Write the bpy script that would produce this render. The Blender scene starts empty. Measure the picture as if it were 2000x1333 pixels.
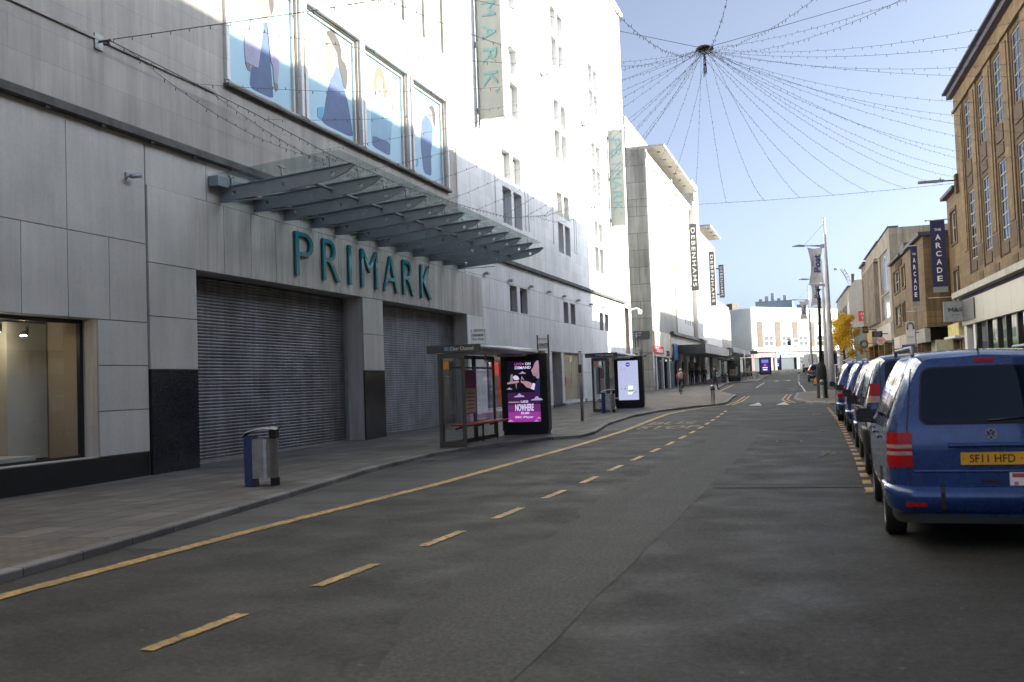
# A shuttered shopping street: procedural bpy scene (Blender 4.5)
import bpy, math, random
from mathutils import Vector, Matrix
from mathutils.geometry import tessellate_polygon
from math import radians, sin, cos, pi, atan
random.seed(7)
scene = bpy.context.scene
C = scene.collection
V3 = Vector

# ------------------------------------------------------------------ camera
FPX = 1944.4
YAW, PITCH, ROLL = atan(609/FPX), atan(84/FPX), .036
fwd = V3((-sin(YAW)*cos(PITCH), cos(YAW)*cos(PITCH), sin(PITCH)))
_r = V3((cos(YAW), sin(YAW), 0)); _u = _r.cross(fwd)
rgt = cos(ROLL)*_r - sin(ROLL)*_u; upv = sin(ROLL)*_r + cos(ROLL)*_u
EYE = V3((0, 0, 1.65))
cam = bpy.data.cameras.new('camera'); camo = bpy.data.objects.new('camera', cam); C.objects.link(camo)
m = Matrix((rgt, upv, -fwd)).transposed().to_4x4(); m.translation = EYE
camo.matrix_world = m
cam.sensor_width = 36; cam.lens = 35; cam.clip_start = .05; cam.clip_end = 3000
cam.dof.use_dof = True; cam.dof.focus_distance = 32; cam.dof.aperture_fstop = 2.8
scene.camera = camo

def _ray(x, y): return fwd*FPX + rgt*(x-1000) - upv*(y-666.5)
def onY(x, y, Y):                     # surveyed photo point -> place on the upright plane at distance Y
    d = _ray(x, y); return EYE + d*((Y-EYE.y)/d.y)
def onX(x, y, X):
    d = _ray(x, y); return EYE + d*((X-EYE.x)/d.x)

GP = [(-400, 0), (0, 0), (16, 0), (24, .044), (110, .99), (150, 2.0), (170, 2.5), (300, 4.0), (1200, 8)]
def gz(Y):                            # the street climbs gently away from the camera
    for (a, za), (b, zb) in zip(GP, GP[1:]):
        if Y <= b: return za + (zb-za)*(Y-a)/(b-a)
    return GP[-1][1]

# ------------------------------------------------------------------ materials
def new_mat(name):
    mt = bpy.data.materials.new(name); mt.use_nodes = True
    return mt, mt.node_tree, mt.node_tree.nodes['Principled BSDF']
def L(nt, a, b): nt.links.new(a, b)
def N(nt, t, **kw):
    n = nt.nodes.new(t)
    for k, v in kw.items(): setattr(n, k, v)
    return n
def mapped(nt, scale=(1, 1, 1), rot=(0, 0, 0)):
    tc = N(nt, 'ShaderNodeTexCoord'); mp = N(nt, 'ShaderNodeMapping')
    mp.inputs['Scale'].default_value = scale; mp.inputs['Rotation'].default_value = rot
    L(nt, tc.outputs['Object'], mp.inputs[0]); return mp.outputs[0]
def noise(nt, vec, scale, detail=4, rough=.55):
    n = N(nt, 'ShaderNodeTexNoise'); n.inputs['Scale'].default_value = scale
    n.inputs['Detail'].default_value = detail; n.inputs['Roughness'].default_value = rough
    L(nt, vec, n.inputs['Vector']); return n.outputs[0]
def ramp(nt, fac, lo, hi, p0=.3, p1=.7):
    r = N(nt, 'ShaderNodeValToRGB'); e = r.color_ramp.elements
    e[0].position, e[1].position = p0, p1
    e[0].color = (*lo, 1) if not isinstance(lo, (int, float)) else (lo, lo, lo, 1)
    e[1].color = (*hi, 1) if not isinstance(hi, (int, float)) else (hi, hi, hi, 1)
    L(nt, fac, r.inputs[0]); return r.outputs[0]
def mixc(nt, a, b, fac, mode='MULTIPLY'):
    mx = N(nt, 'ShaderNodeMix', data_type='RGBA', blend_type=mode)
    for sock, v in ((mx.inputs[0], fac), (mx.inputs[6], a), (mx.inputs[7], b)):
        if hasattr(v, 'links'): L(nt, v, sock)
        elif isinstance(v, (int, float)): sock.default_value = v
        else: sock.default_value = (*v, 1)
    return mx.outputs[2]
def flat(name, col, rough=.6, metal=0, var=.12, scale=3, coat=0, bump=0, bscale=40, spec=None):
    mt, nt, b = new_mat(name)
    v = mapped(nt)
    n = noise(nt, v, scale)
    c = ramp(nt, n, tuple(x*(1-var) for x in col), tuple(min(1, x*(1+var)) for x in col))
    L(nt, c, b.inputs['Base Color'])
    b.inputs['Roughness'].default_value = rough; b.inputs['Metallic'].default_value = metal
    if coat: b.inputs['Coat Weight'].default_value = coat; b.inputs['Coat Roughness'].default_value = .04
    if spec is not None: b.inputs['Specular IOR Level'].default_value = spec
    if bump:
        bp = N(nt, 'ShaderNodeBump'); bp.inputs['Strength'].default_value = bump; bp.inputs['Distance'].default_value = .01
        L(nt, noise(nt, v, bscale, 3), bp.inputs['Height']); L(nt, bp.outputs[0], b.inputs['Normal'])
    return mt
def stone(name, col, blk=(1.2, .6), joint=.006, var=.1, streak=.25, wall='X', tint=.08, rough=.75, mortar=.62):
    """masonry: blocks with their own tint, joints, weather streaks and blotches. wall X: faces +-X, Y: faces +-Y"""
    mt, nt, b = new_mat(name)
    tc = N(nt, 'ShaderNodeTexCoord'); sp = N(nt, 'ShaderNodeSeparateXYZ'); L(nt, tc.outputs['Object'], sp.inputs[0])
    cb = N(nt, 'ShaderNodeCombineXYZ')
    L(nt, sp.outputs[1 if wall == 'X' else 0], cb.inputs[0]); L(nt, sp.outputs[2], cb.inputs[1])
    br = N(nt, 'ShaderNodeTexBrick'); L(nt, cb.outputs[0], br.inputs['Vector'])
    br.inputs['Scale'].default_value = 1; br.inputs['Brick Width'].default_value = blk[0]; br.inputs['Row Height'].default_value = blk[1]
    br.inputs['Mortar Size'].default_value = joint; br.inputs['Mortar Smooth'].default_value = .2
    br.inputs['Color1'].default_value = (*(x*(1-tint) for x in col), 1); br.inputs['Color2'].default_value = (*(x*(1+tint*.6) for x in col), 1)
    br.inputs['Mortar'].default_value = (*(x*mortar for x in col), 1)
    sm = N(nt, 'ShaderNodeMapping'); sm.inputs['Scale'].default_value = (2.2, 2.2, .12); L(nt, tc.outputs['Object'], sm.inputs[0])
    st = ramp(nt, noise(nt, sm.outputs[0], 1.6, 6, .65), 1-streak, 1, .34, .62)
    bl = ramp(nt, noise(nt, tc.outputs['Object'], .55, 6, .6), 1-var, 1+var*.3, .3, .7)
    c = mixc(nt, br.outputs[0], st, 1); c = mixc(nt, c, bl, 1)
    fi = ramp(nt, noise(nt, tc.outputs['Object'], 28, 3), .93, 1.03, .3, .7)
    c = mixc(nt, c, fi, 1); L(nt, c, b.inputs['Base Color'])
    b.inputs['Roughness'].default_value = rough
    bp = N(nt, 'ShaderNodeBump'); bp.inputs['Strength'].default_value = .25; bp.inputs['Distance'].default_value = .01
    L(nt, br.outputs[1], bp.inputs['Height']); bp.invert = True; L(nt, bp.outputs[0], b.inputs['Normal'])
    return mt
def island(name, col, tint=.12, streak=.2, rough=.6, spec=.5):
    """cladding panels built as separate slabs: every slab takes its own tint"""
    mt, nt, b = new_mat(name)
    g = N(nt, 'ShaderNodeNewGeometry'); tc = N(nt, 'ShaderNodeTexCoord')
    c0 = ramp(nt, g.outputs['Random Per Island'], tuple(x*(1-tint) for x in col), tuple(x*(1+tint*.5) for x in col), 0, 1)
    sm = N(nt, 'ShaderNodeMapping'); sm.inputs['Scale'].default_value = (3, 3, .22); L(nt, tc.outputs['Object'], sm.inputs[0])
    st = ramp(nt, noise(nt, sm.outputs[0], 1.3, 7, .7), 1-streak, 1.02, .36, .6)
    fi = ramp(nt, noise(nt, tc.outputs['Object'], 18, 4), .94, 1.03, .3, .7)
    bl = ramp(nt, noise(nt, tc.outputs['Object'], .7, 4), .88, 1.03, .35, .65)
    c = mixc(nt, mixc(nt, mixc(nt, c0, st, 1), fi, 1), bl, 1); L(nt, c, b.inputs['Base Color'])
    b.inputs['Roughness'].default_value = rough; b.inputs['Specular IOR Level'].default_value = spec
    return mt
def glass(name, tint=(1, 1, 1), f=1.5, dark=0.0):
    """clear pane: lets light straight through, mirrors more at a glancing angle"""
    mt, nt, b = new_mat(name); nt.nodes.remove(b); out = nt.nodes['Material Output']
    fr = N(nt, 'ShaderNodeFresnel'); ge = N(nt, 'ShaderNodeNewGeometry')          # same mirror strength from either side of the sheet
    mr = N(nt, 'ShaderNodeMapRange'); mr.inputs[3].default_value = f; mr.inputs[4].default_value = 1/f
    L(nt, ge.outputs['Backfacing'], mr.inputs[0]); L(nt, mr.outputs[0], fr.inputs[0])
    tr = N(nt, 'ShaderNodeBsdfTransparent'); tr.inputs[0].default_value = (*tint, 1)
    gl = N(nt, 'ShaderNodeBsdfGlossy'); gl.inputs['Roughness'].default_value = .01
    mx = N(nt, 'ShaderNodeMixShader'); L(nt, fr.outputs[0], mx.inputs[0]); L(nt, tr.outputs[0], mx.inputs[1]); L(nt, gl.outputs[0], mx.inputs[2])
    L(nt, mx.outputs[0], out.inputs[0]); return mt
def emit(name, col, s):
    mt, nt, b = new_mat(name)
    b.inputs['Base Color'].default_value = (*col, 1)
    b.inputs['Emission Color'].default_value = (*col, 1); b.inputs['Emission Strength'].default_value = s
    b.inputs['Roughness'].default_value = .25
    return mt

M = {}
M['asphalt'] = None
M['upperdim'] = stone('portland_stone_weathered_dim', (.42, .39, .355), (1.25, .62), .004, .2, .25, 'X', .09)  # dirty beige stone, darkened further to paint in the lens's edge fall-off
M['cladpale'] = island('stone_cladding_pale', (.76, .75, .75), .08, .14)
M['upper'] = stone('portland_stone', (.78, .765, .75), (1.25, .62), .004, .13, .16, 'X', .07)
M['clad'] = island('stone_cladding', (.53, .515, .48), .10, .10)  # left-hand slabs, lens fall-off darkening put into their colour
M['lintel'] = island('shopfront_stone', (.58, .545, .51), .05, .30)
M['joint'] = flat('joint_mortar', (.24, .23, .22), .9)
M['granite'] = flat('polished_granite', (.020, .022, .028), .14, 0, .3, 30, spec=.45)
M['black'] = flat('black_paint', (.012, .012, .013), .35)
M['blackmatt'] = flat('black_matt', (.015, .015, .016), .7)
M['ledge'] = flat('weathered_lead', (.09, .085, .08), .8, 0, .4, 2)
M['ledge2'] = flat('stained_stone', (.30, .28, .25), .85, 0, .5, 1.2)
M['dglass'] = flat('window_glass', (.02, .03, .045), .04, 0, .2, .3, spec=.55)
M['sglass'] = flat('window_glass_pale', (.30, .32, .34), .12, 0, .25, .4, spec=.8)
M['frame'] = flat('window_frame_white', (.62, .60, .57), .5)
M['framed'] = flat('window_frame_grey', (.30, .31, .32), .45)
M['steel'] = flat('painted_steel_grey', (.235, .26, .295), .42, 0, .08, 5)
M['stain'] = flat('stainless_steel', (.42, .41, .39), .32, .85, .2, 6)
M['galv'] = flat('galvanised_steel', (.33, .34, .35), .45, .6, .15, 4)
M['canopyglass'] = glass('canopy_glass', (.90, .95, .93), 1.2)
M['pane'] = glass('shop_pane', (.86, .89, .88), 1.62)
M['clear'] = glass('clear_pane', (.90, .93, .92), 1.4)
M['film'] = glass('poster_pane', (.93, .95, .95), 1.16)
M['teal'] = flat('teal_letter', (.01, .235, .29), .25, .1, .1, 3, coat=.4)
M['tealside'] = flat('teal_letter_return', (.03, .085, .10), .35)
M['cyan'] = flat('cyan_letter', (.10, .25, .265), .4)
M['signgrey'] = flat('sign_panel_grey', (.26, .275, .262), .5, 0, .08, 2)
M['white'] = flat('white_paint', (.80, .80, .79), .5, 0, .05)
M['offwhite'] = flat('off_white', (.60, .585, .56), .6, 0, .1)
M['red'] = flat('red_paint', (.50, .035, .03), .4)
M['redbench'] = flat('red_bench', (.36, .045, .035), .45, 0, .2, 8)
M['bluebin'] = flat('blue_bin', (.016, .035, .13), .4)
M['navy'] = flat('navy_banner', (.026, .024, .085), .7, 0, .1)
M['shelter'] = flat('shelter_brown', (.085, .08, .072), .4, .3, .1)
M['alu'] = flat('aluminium_roof', (.50, .51, .52), .3, .8, .1)
M['dgrey'] = flat('dark_grey_panel', (.07, .07, .078), .5)
M['tan'] = stone('bath_stone', (.225, .145, .065), (.9, .42), .016, .3, .4, 'X', .22)
M['tanY'] = stone('bath_stone_side', (.29, .205, .115), (.9, .42), .014, .22, .35, 'Y', .12)
M['tandark'] = stone('brown_stone', (.115, .068, .034), (.8, .4), .008, .2, .3, 'X', .15)
M['grtan'] = stone('weathered_stone', (.40, .345, .28), (1.2, .6), .005, .25, .4, 'X', .12)
M['grtanY'] = stone('weathered_side', (.37, .33, .26), (1.2, .6), .005, .3, .45, 'Y', .12)
M['conc'] = stone('concrete_panels', (.47, .465, .43), (1.7, 1.45), .03, .22, .4, 'Y', .14, .85, .55)
M['pale'] = stone('pale_render', (.62, .60, .565), (2.5, 1.8), .006, .12, .15, 'X', .04)
M['paleY'] = stone('pale_render_side', (.60, .585, .55), (2.5, 1.8), .006, .12, .15, 'Y', .04)
M['brick'] = stone('orange_brick', (.125, .085, .062), (.3, .12), .015, .2, .3, 'Y', .3)
M['roofing'] = flat('roof_felt', (.16, .16, .165), .85)
M['bluegrey'] = flat('blue_grey_cladding', (.15, .19, .225), .6)
M['shopdark'] = flat('shop_dark', (.02, .02, .022), .3)
M['ledgestone'] = flat('ledge_stone', (.40, .38, .33), .7, 0, .2, 1.5)
M['framestone'] = flat('window_frame_dull', (.36, .34, .30), .5)
M['beige'] = flat('fascia_beige', (.29, .265, .215), .3, .1, .05, 1)
M['cable'] = flat('cable_black', (.02, .02, .025), .6)
M['bulb'] = flat('fairy_bulb', (.05, .05, .055), .3)
M['rubber'] = flat('tyre_rubber', (.014, .014, .015), .75)
M['rim'] = flat('alloy_rim', (.35, .35, .36), .3, .9)
M['chrome'] = flat('chrome', (.65, .65, .66), .12, 1)
M['carglass'] = flat('car_glass', (.004, .009, .022), .03, 0, .1, 1, spec=.32)
M['plastic'] = flat('black_plastic', (.018, .018, .019), .5)
M['plate'] = flat('plate_yellow', (.72, .36, .02), .35, 0, .05)
M['redlens'] = flat('red_lens', (.36, .006, .008), .22, 0, .25, 30, spec=.3)
M['whitelens'] = flat('clear_lens', (.40, .25, .24), .22, 0, .2, 30, spec=.3)
M['orange'] = flat('orange_paint', (.75, .30, .02), .5)
M['skin'] = flat('skin', (.42, .25, .18), .55)
M['hair'] = flat('hair_dark', (.03, .02, .015), .6)
M['clothdark'] = flat('dark_cloth', (.018, .019, .024), .85)
M['clothnavy'] = flat('navy_cloth', (.02, .025, .045), .85)
M['jeans'] = flat('denim', (.10, .13, .19), .9)
M['redjacket'] = flat('red_jacket', (.62, .06, .045), .7)
M['bag'] = flat('grey_rucksack', (.30, .29, .28), .8)
M['shoe'] = flat('shoe', (.06, .055, .05), .6)
M['yline'] = None

def carpaint(name, col):
    mt, nt, b = new_mat(name)
    v = mapped(nt)
    L(nt, ramp(nt, noise(nt, v, 2.5, 5), tuple(x*.9 for x in col), tuple(x*1.1 for x in col)), b.inputs['Base Color'])
    L(nt, ramp(nt, noise(nt, v, 9, 6), .22, .36, .35, .7), b.inputs['Roughness'])
    b.inputs['Metallic'].default_value = .35
    b.inputs['Coat Weight'].default_value = 1; b.inputs['Coat Roughness'].default_value = .06
    return mt
M['carblue'] = carpaint('taxi_blue', (.009, .040, .175)); M['carblue2'] = carpaint('taxi_dark_blue', (.006, .020, .085))
M['carblack'] = carpaint('car_black', (.012, .012, .014))
M['carwhite'] = carpaint('van_white', (.72, .72, .72))

def mk_asphalt():
    mt, nt, b = new_mat('asphalt')
    v = mapped(nt)
    c = ramp(nt, noise(nt, v, 20, 6, .95), (.0060, .0058, .0052), (.050, .048, .0435), .42, .62)
    c = mixc(nt, c, ramp(nt, noise(nt, v, .35, 5, .6), .95, 1.05, .35, .65), 1)
    c = mixc(nt, c, ramp(nt, noise(nt, v, 11, 5, .85), .72, 1.26, .40, .60), 1)
    wv = N(nt, 'ShaderNodeVectorMath', operation='ADD'); L(nt, v, wv.inputs[0]); nz = N(nt, 'ShaderNodeTexNoise'); nz.inputs['Scale'].default_value = 1.3; L(nt, v, nz.inputs['Vector']); L(nt, nz.outputs[1], wv.inputs[1])
    ck = N(nt, 'ShaderNodeTexVoronoi', feature='DISTANCE_TO_EDGE'); ck.inputs['Scale'].default_value = .34; L(nt, wv.outputs[0], ck.inputs['Vector'])
    cr = mixc(nt, ramp(nt, ck.outputs[0], 1, 0, .002, .006), ramp(nt, noise(nt, v, .5, 3), 0, 1, .50, .56), 1)
    c = mixc(nt, c, (.006, .006, .006), cr, 'MIX')
    tm = N(nt, 'ShaderNodeMapping'); tm.inputs['Scale'].default_value = (1.1, .05, 1); tc = N(nt, 'ShaderNodeTexCoord')
    L(nt, tc.outputs['Object'], tm.inputs[0])
    c = mixc(nt, c, ramp(nt, noise(nt, tm.outputs[0], 1.2, 3), .96, 1.04, .35, .65), 1)
    vo = N(nt, 'ShaderNodeTexVoronoi'); vo.inputs['Scale'].default_value = 2.6; L(nt, v, vo.inputs['Vector'])   # flattened gum and chips
    gum = ramp(nt, vo.outputs[0], 1, 0, .035, .055)
    c = mixc(nt, c, (.09, .087, .08), gum, 'MIX')
    L(nt, c, b.inputs['Base Color'])
    L(nt, ramp(nt, noise(nt, v, 1.1, 4), .62, .86), b.inputs['Roughness'])
    bp = N(nt, 'ShaderNodeBump'); bp.inputs['Strength'].default_value = .55; bp.inputs['Distance'].default_value = .006
    L(nt, noise(nt, v, 110, 2), bp.inputs['Height']); L(nt, bp.outputs[0], b.inputs['Normal'])
    return mt
M['asphalt'] = mk_asphalt()
def mk_patch(name, k):
    mt, nt, b = new_mat(name); v = mapped(nt)
    c = ramp(nt, noise(nt, v, 26, 6, .9), (.016*k, .0155*k, .0145*k), (.086*k, .083*k, .077*k), .42, .60)
    c = mixc(nt, c, ramp(nt, noise(nt, v, 1.6, 5), .86, 1.14, .3, .7), 1)
    L(nt, c, b.inputs['Base Color']); b.inputs['Roughness'].default_value = .75
    bp = N(nt, 'ShaderNodeBump'); bp.inputs['Strength'].default_value = .5; bp.inputs['Distance'].default_value = .006
    L(nt, noise(nt, v, 100, 2), bp.inputs['Height']); L(nt, bp.outputs[0], b.inputs['Normal']); return mt
M['patchlight'] = mk_patch('asphalt_worn', .86); M['patchmid'] = mk_patch('asphalt_half_worn', .70); M['tar'] = flat('tar_seam', (.012, .012, .011), .95, spec=.02); M['patchdark'] = mk_patch('asphalt_trench', .46)
M['table'] = mk_patch('asphalt_table', 1.3)
def mk_paving(name, col, blk, joint=.012, grime=.35):
    mt, nt, b = new_mat(name); v = mapped(nt)
    br = N(nt, 'ShaderNodeTexBrick'); L(nt, mapped(nt, (1, 1, 1), (0, 0, pi/2)), br.inputs['Vector'])
    br.inputs['Scale'].default_value = 1; br.inputs['Brick Width'].default_value = blk[0]; br.inputs['Row Height'].default_value = blk[1]
    br.inputs['Mortar Size'].default_value = joint
    br.inputs['Color1'].default_value = (*(x*.76 for x in col), 1); br.inputs['Color2'].default_value = (*(x*1.16 for x in col), 1)
    br.inputs['Mortar'].default_value = (*(x*.38 for x in col), 1)
    c = mixc(nt, br.outputs[0], ramp(nt, noise(nt, v, .9, 6, .65), 1-grime, 1.1, .32, .66), 1)
    c = mixc(nt, c, ramp(nt, noise(nt, v, 40, 3), .88, 1.08, .3, .7), 1)
    vo = N(nt, 'ShaderNodeTexVoronoi'); vo.inputs['Scale'].default_value = 1.7; L(nt, v, vo.inputs['Vector'])
    c = mixc(nt, c, tuple(x*.45 for x in col), ramp(nt, vo.outputs[0], 1, 0, .03, .05), 'MIX')
    L(nt, c, b.inputs['Base Color']); b.inputs['Roughness'].default_value = .7
    bp = N(nt, 'ShaderNodeBump'); bp.inputs['Strength'].default_value = .3; bp.inputs['Distance'].default_value = .008; bp.invert = True
    L(nt, br.outputs[1], bp.inputs['Height']); L(nt, bp.outputs[0], b.inputs['Normal']); return mt
M['paving'] = mk_paving('paving_slabs', (.165, .150, .135), (.9, .6), .022, .45)
M['pavebrick'] = mk_paving('block_paving', (.165, .132, .11), (.2, .1), .008)
M['gutter'] = mk_paving('gutter_slabs', (.072, .070, .068), (1.55, 4), .03, .6)
M['kerbstone'] = mk_paving('kerb_stone', (.22, .21, .20), (.9, 5), .01, .5)
M['groundcol'] = flat('town_ground', (.10, .10, .095), .9)
def mk_paint(name, col, wear=.45):
    mt, nt, b = new_mat(name); v = mapped(nt)
    w = mixc(nt, ramp(nt, noise(nt, v, 11, 8, .9), 0, 1, wear-.03, wear+.03), ramp(nt, noise(nt, v, 2.2, 4), .55, 1, .35, .6), 1)
    c = mixc(nt, (.05, .045, .036), ramp(nt, noise(nt, v, 3, 4), tuple(x*.8 for x in col), tuple(x*1.08 for x in col)), w, 'MIX')
    L(nt, c, b.inputs['Base Color']); b.inputs['Roughness'].default_value = .6; return mt
M['yline'] = mk_paint('yellow_road_paint', (.64, .39, .11), .455)
M['yworn'] = mk_paint('yellow_road_paint_worn', (.46, .31, .11), .52)
M['wline'] = mk_paint('white_road_paint', (.66, .66, .64), .45)

# ------------------------------------------------------------------ mesh builder
_txt = {}
def text_geo(body, bold=0.0, align='CENTER', spacing=1.0, line=1.0, shear=0.0):
    key = (body, bold, align, spacing, line, shear)
    if key not in _txt:
        cu = bpy.data.curves.new('lettering', 'FONT'); cu.body = body; cu.size = 1; cu.extrude = .5; cu.offset = bold
        cu.align_x = align; cu.space_character = spacing; cu.space_line = line; cu.resolution_u = 4; cu.shear = shear
        ob = bpy.data.objects.new('lettering', cu); C.objects.link(ob)
        dg = bpy.context.evaluated_depsgraph_get(); me = ob.evaluated_get(dg).to_mesh()
        vs = [tuple(v.co) for v in me.vertices]; fs = [tuple(p.vertices) for p in me.polygons]
        ob.evaluated_get(dg).to_mesh_clear(); bpy.data.objects.remove(ob); bpy.data.curves.remove(cu)
        xs = [v[0] for v in vs]; ys = [v[1] for v in vs]
        x0, x1, y0, y1 = min(xs), max(xs), min(ys), max(ys)
        vs = [((x-(x0+x1)/2)/(x1-x0), (y-(y0+y1)/2)/(y1-y0), z) for x, y, z in vs]
        _txt[key] = (vs, fs, (x1-x0)/(y1-y0))
    return _txt[key]

class MB:
    def __init__(s): s.v = []; s.f = []; s.m = []; s.sm = []
    def add(s, vs, fs, m=0, sm=False):
        o = len(s.v); s.v += [tuple(v) for v in vs]
        s.f += [tuple(i+o for i in f) for f in fs]; s.m += [m]*len(fs); s.sm += [sm]*len(fs); return s
    def quad(s, a, b, c, d, m=0): return s.add([a, b, c, d], [(0, 1, 2, 3)], m)
    def box(s, a, b, m=0):
        x0, y0, z0 = a; x1, y1, z1 = b
        return s.add([(x0,y0,z0),(x1,y0,z0),(x1,y1,z0),(x0,y1,z0),(x0,y0,z1),(x1,y0,z1),(x1,y1,z1),(x0,y1,z1)],
              [(0,3,2,1),(4,5,6,7),(0,1,5,4),(1,2,6,5),(2,3,7,6),(3,0,4,7)], m)
    def obox(s, fr, a, b, m=0):                 # box in a frame (O,U,V,N)
        t = MB().box(a, b); return s.add([fr(*p) for p in t.v], t.f, m)
    def prism(s, fr, pts, d0, d1, m=0, holes=(), ms=None):
        """polygon in the frame's U,V pushed from N=d0 to d1, with optional holes"""
        ms = m if ms is None else ms
        loops = [list(pts)]+[list(h) for h in holes]
        flatp = [p for l in loops for p in l]; n = len(flatp)
        tri = tessellate_polygon([[V3((p[0], p[1], 0)) for p in l] for l in loops])
        vs = [fr(p[0], p[1], d1) for p in flatp]+[fr(p[0], p[1], d0) for p in flatp]
        s.add(vs, [tuple(t) for t in tri], m); o = len(s.v)-2*n
        fs = [tuple(n+i for i in t) for t in tri]; k = 0; sd = []
        for l in loops:
            for i in range(len(l)):
                a, b = k+i, k+(i+1) % len(l); sd.append((a, b, n+b, n+a))
            k += len(l)
        s.f += [tuple(i+o for i in f) for f in fs]; s.m += [m]*len(fs); s.sm += [False]*len(fs)
        s.f += [tuple(i+o for i in f) for f in sd]; s.m += [ms]*len(sd); s.sm += [False]*len(sd)
        return s
    def tube(s, pts, r, n=8, m=0, cap=True, sm=True):
        pts = [V3(p) for p in pts]; rs = r if isinstance(r, (list, tuple)) else [r]*len(pts)
        vs = []; t0 = None
        for i, p in enumerate(pts):
            t = (pts[min(i+1, len(pts)-1)]-pts[max(i-1, 0)]).normalized()
            if t0 is None:
                a = t.orthogonal().normalized()
            else:
                a = (a - t*a.dot(t)); a = a.normalized() if a.length > 1e-6 else t.orthogonal().normalized()
            t0 = t; b = t.cross(a)
            vs += [p+(a*cos(2*pi*k/n)+b*sin(2*pi*k/n))*rs[i] for k in range(n)]
        fs = [(i*n+k, i*n+(k+1) % n, (i+1)*n+(k+1) % n, (i+1)*n+k) for i in range(len(pts)-1) for k in range(n)]
        if cap: fs += [tuple(range(n))[::-1], tuple((len(pts)-1)*n+k for k in range(n))]
        return s.add(vs, fs, m, sm)
    def lathe(s, c, prof, n=20, m=0, sm=True):
        vs = [(c[0]+r*cos(2*pi*k/n), c[1]+r*sin(2*pi*k/n), c[2]+z) for r, z in prof for k in range(n)]
        fs = [(i*n+k, i*n+(k+1) % n, (i+1)*n+(k+1) % n, (i+1)*n+k) for i in range(len(prof)-1) for k in range(n)]
        fs += [tuple(range(n))[::-1], tuple((len(prof)-1)*n+k for k in range(n))]
        return s.add(vs, fs, m, sm)
    def grid(s, P, m=0, sm=True, flip=False):
        nu, nv = len(P), len(P[0]); vs = [p for r in P for p in r]
        fs = [(i*nv+j, i*nv+j+1, (i+1)*nv+j+1, (i+1)*nv+j) for i in range(nu-1) for j in range(nv-1)]
        if flip: fs = [f[::-1] for f in fs]
        return s.add(vs, fs, m, sm)
    def text(s, fr, body, cu, cv, w=None, h=None, d0=0, d1=.004, m=0, bold=0, rot=0, **kw):
        """lettering fitted to w x h, centred on (cu,cv) of the frame"""
        vs, fs, asp = text_geo(body, bold, **kw)
        if w is None: w = h*asp
        if h is None: h = w/asp
        c_, s_ = cos(rot), sin(rot)
        return s.add([fr(cu+c_*x*w-s_*y*h, cv+s_*x*w+c_*y*h, d0+(z+.5)*(d1-d0)) for x, y, z in vs], fs, m)
    def disc(s, fr, cu, cv, r, d0, d1, m=0, n=20, ry=None):
        ry = ry or r
        return s.prism(fr, [(cu+r*cos(2*pi*k/n), cv+ry*sin(2*pi*k/n)) for k in range(n)], d0, d1, m)
    def build(s, name, mats, parent=None):
        me = bpy.data.meshes.new(name); o_ = wloc(parent)
        me.from_pydata([(a-o_.x, b-o_.y, c-o_.z) for a, b, c in s.v], [], s.f)
        mats = mats if isinstance(mats, (list, tuple)) else [mats]
        for mt in mats: me.materials.append(mt if not isinstance(mt, str) else M[mt])
        me.polygons.foreach_set('material_index', s.m); me.polygons.foreach_set('use_smooth', s.sm)
        me.update(); ob = bpy.data.objects.new(name, me); C.objects.link(ob)
        if parent: ob.parent = parent
        return ob
def wloc(o):
    p = V3((0, 0, 0))
    while o is not None: p += o.location; o = o.parent
    return p
class Fr:
    """a frame: origin, U and V directions, N = U x V"""
    def __init__(s, O, U, V_): s.O = V3(O); s.U = V3(U).normalized(); s.V = V3(V_).normalized(); s.N = s.U.cross(s.V)
    def __call__(s, u, v, n=0): return s.O+s.U*u+s.V*v+s.N*n
X_, Y_, Z_ = (1, 0, 0), (0, 1, 0), (0, 0, 1)
def facing_cam(x, y, z): return Fr((x, y, z), X_, Z_)          # faces -Y
def facing_east(x, y, z): return Fr((x, y, z), Y_, Z_)         # faces +X (left side of the street)
def tag(o, label=None, cat=None, group=None, kind=None):
    if label: o['label'] = label
    if cat: o['category'] = cat
    if group: o['group'] = group
    if kind: o['kind'] = kind
    return o
def thing(name, label, cat, loc, group=None):
    o = bpy.data.objects.new(name, None); C.objects.link(o); o.location = loc; o.empty_display_size = .3
    return tag(o, label, cat, group)
def struct(name, mb, mats): return tag(mb.build(name, mats), kind='structure')
def copy_tree(o, parent=None):
    c = o.copy(); C.objects.link(c); c.parent = parent
    for ch in list(o.children): copy_tree(ch, c)
    return c

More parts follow.
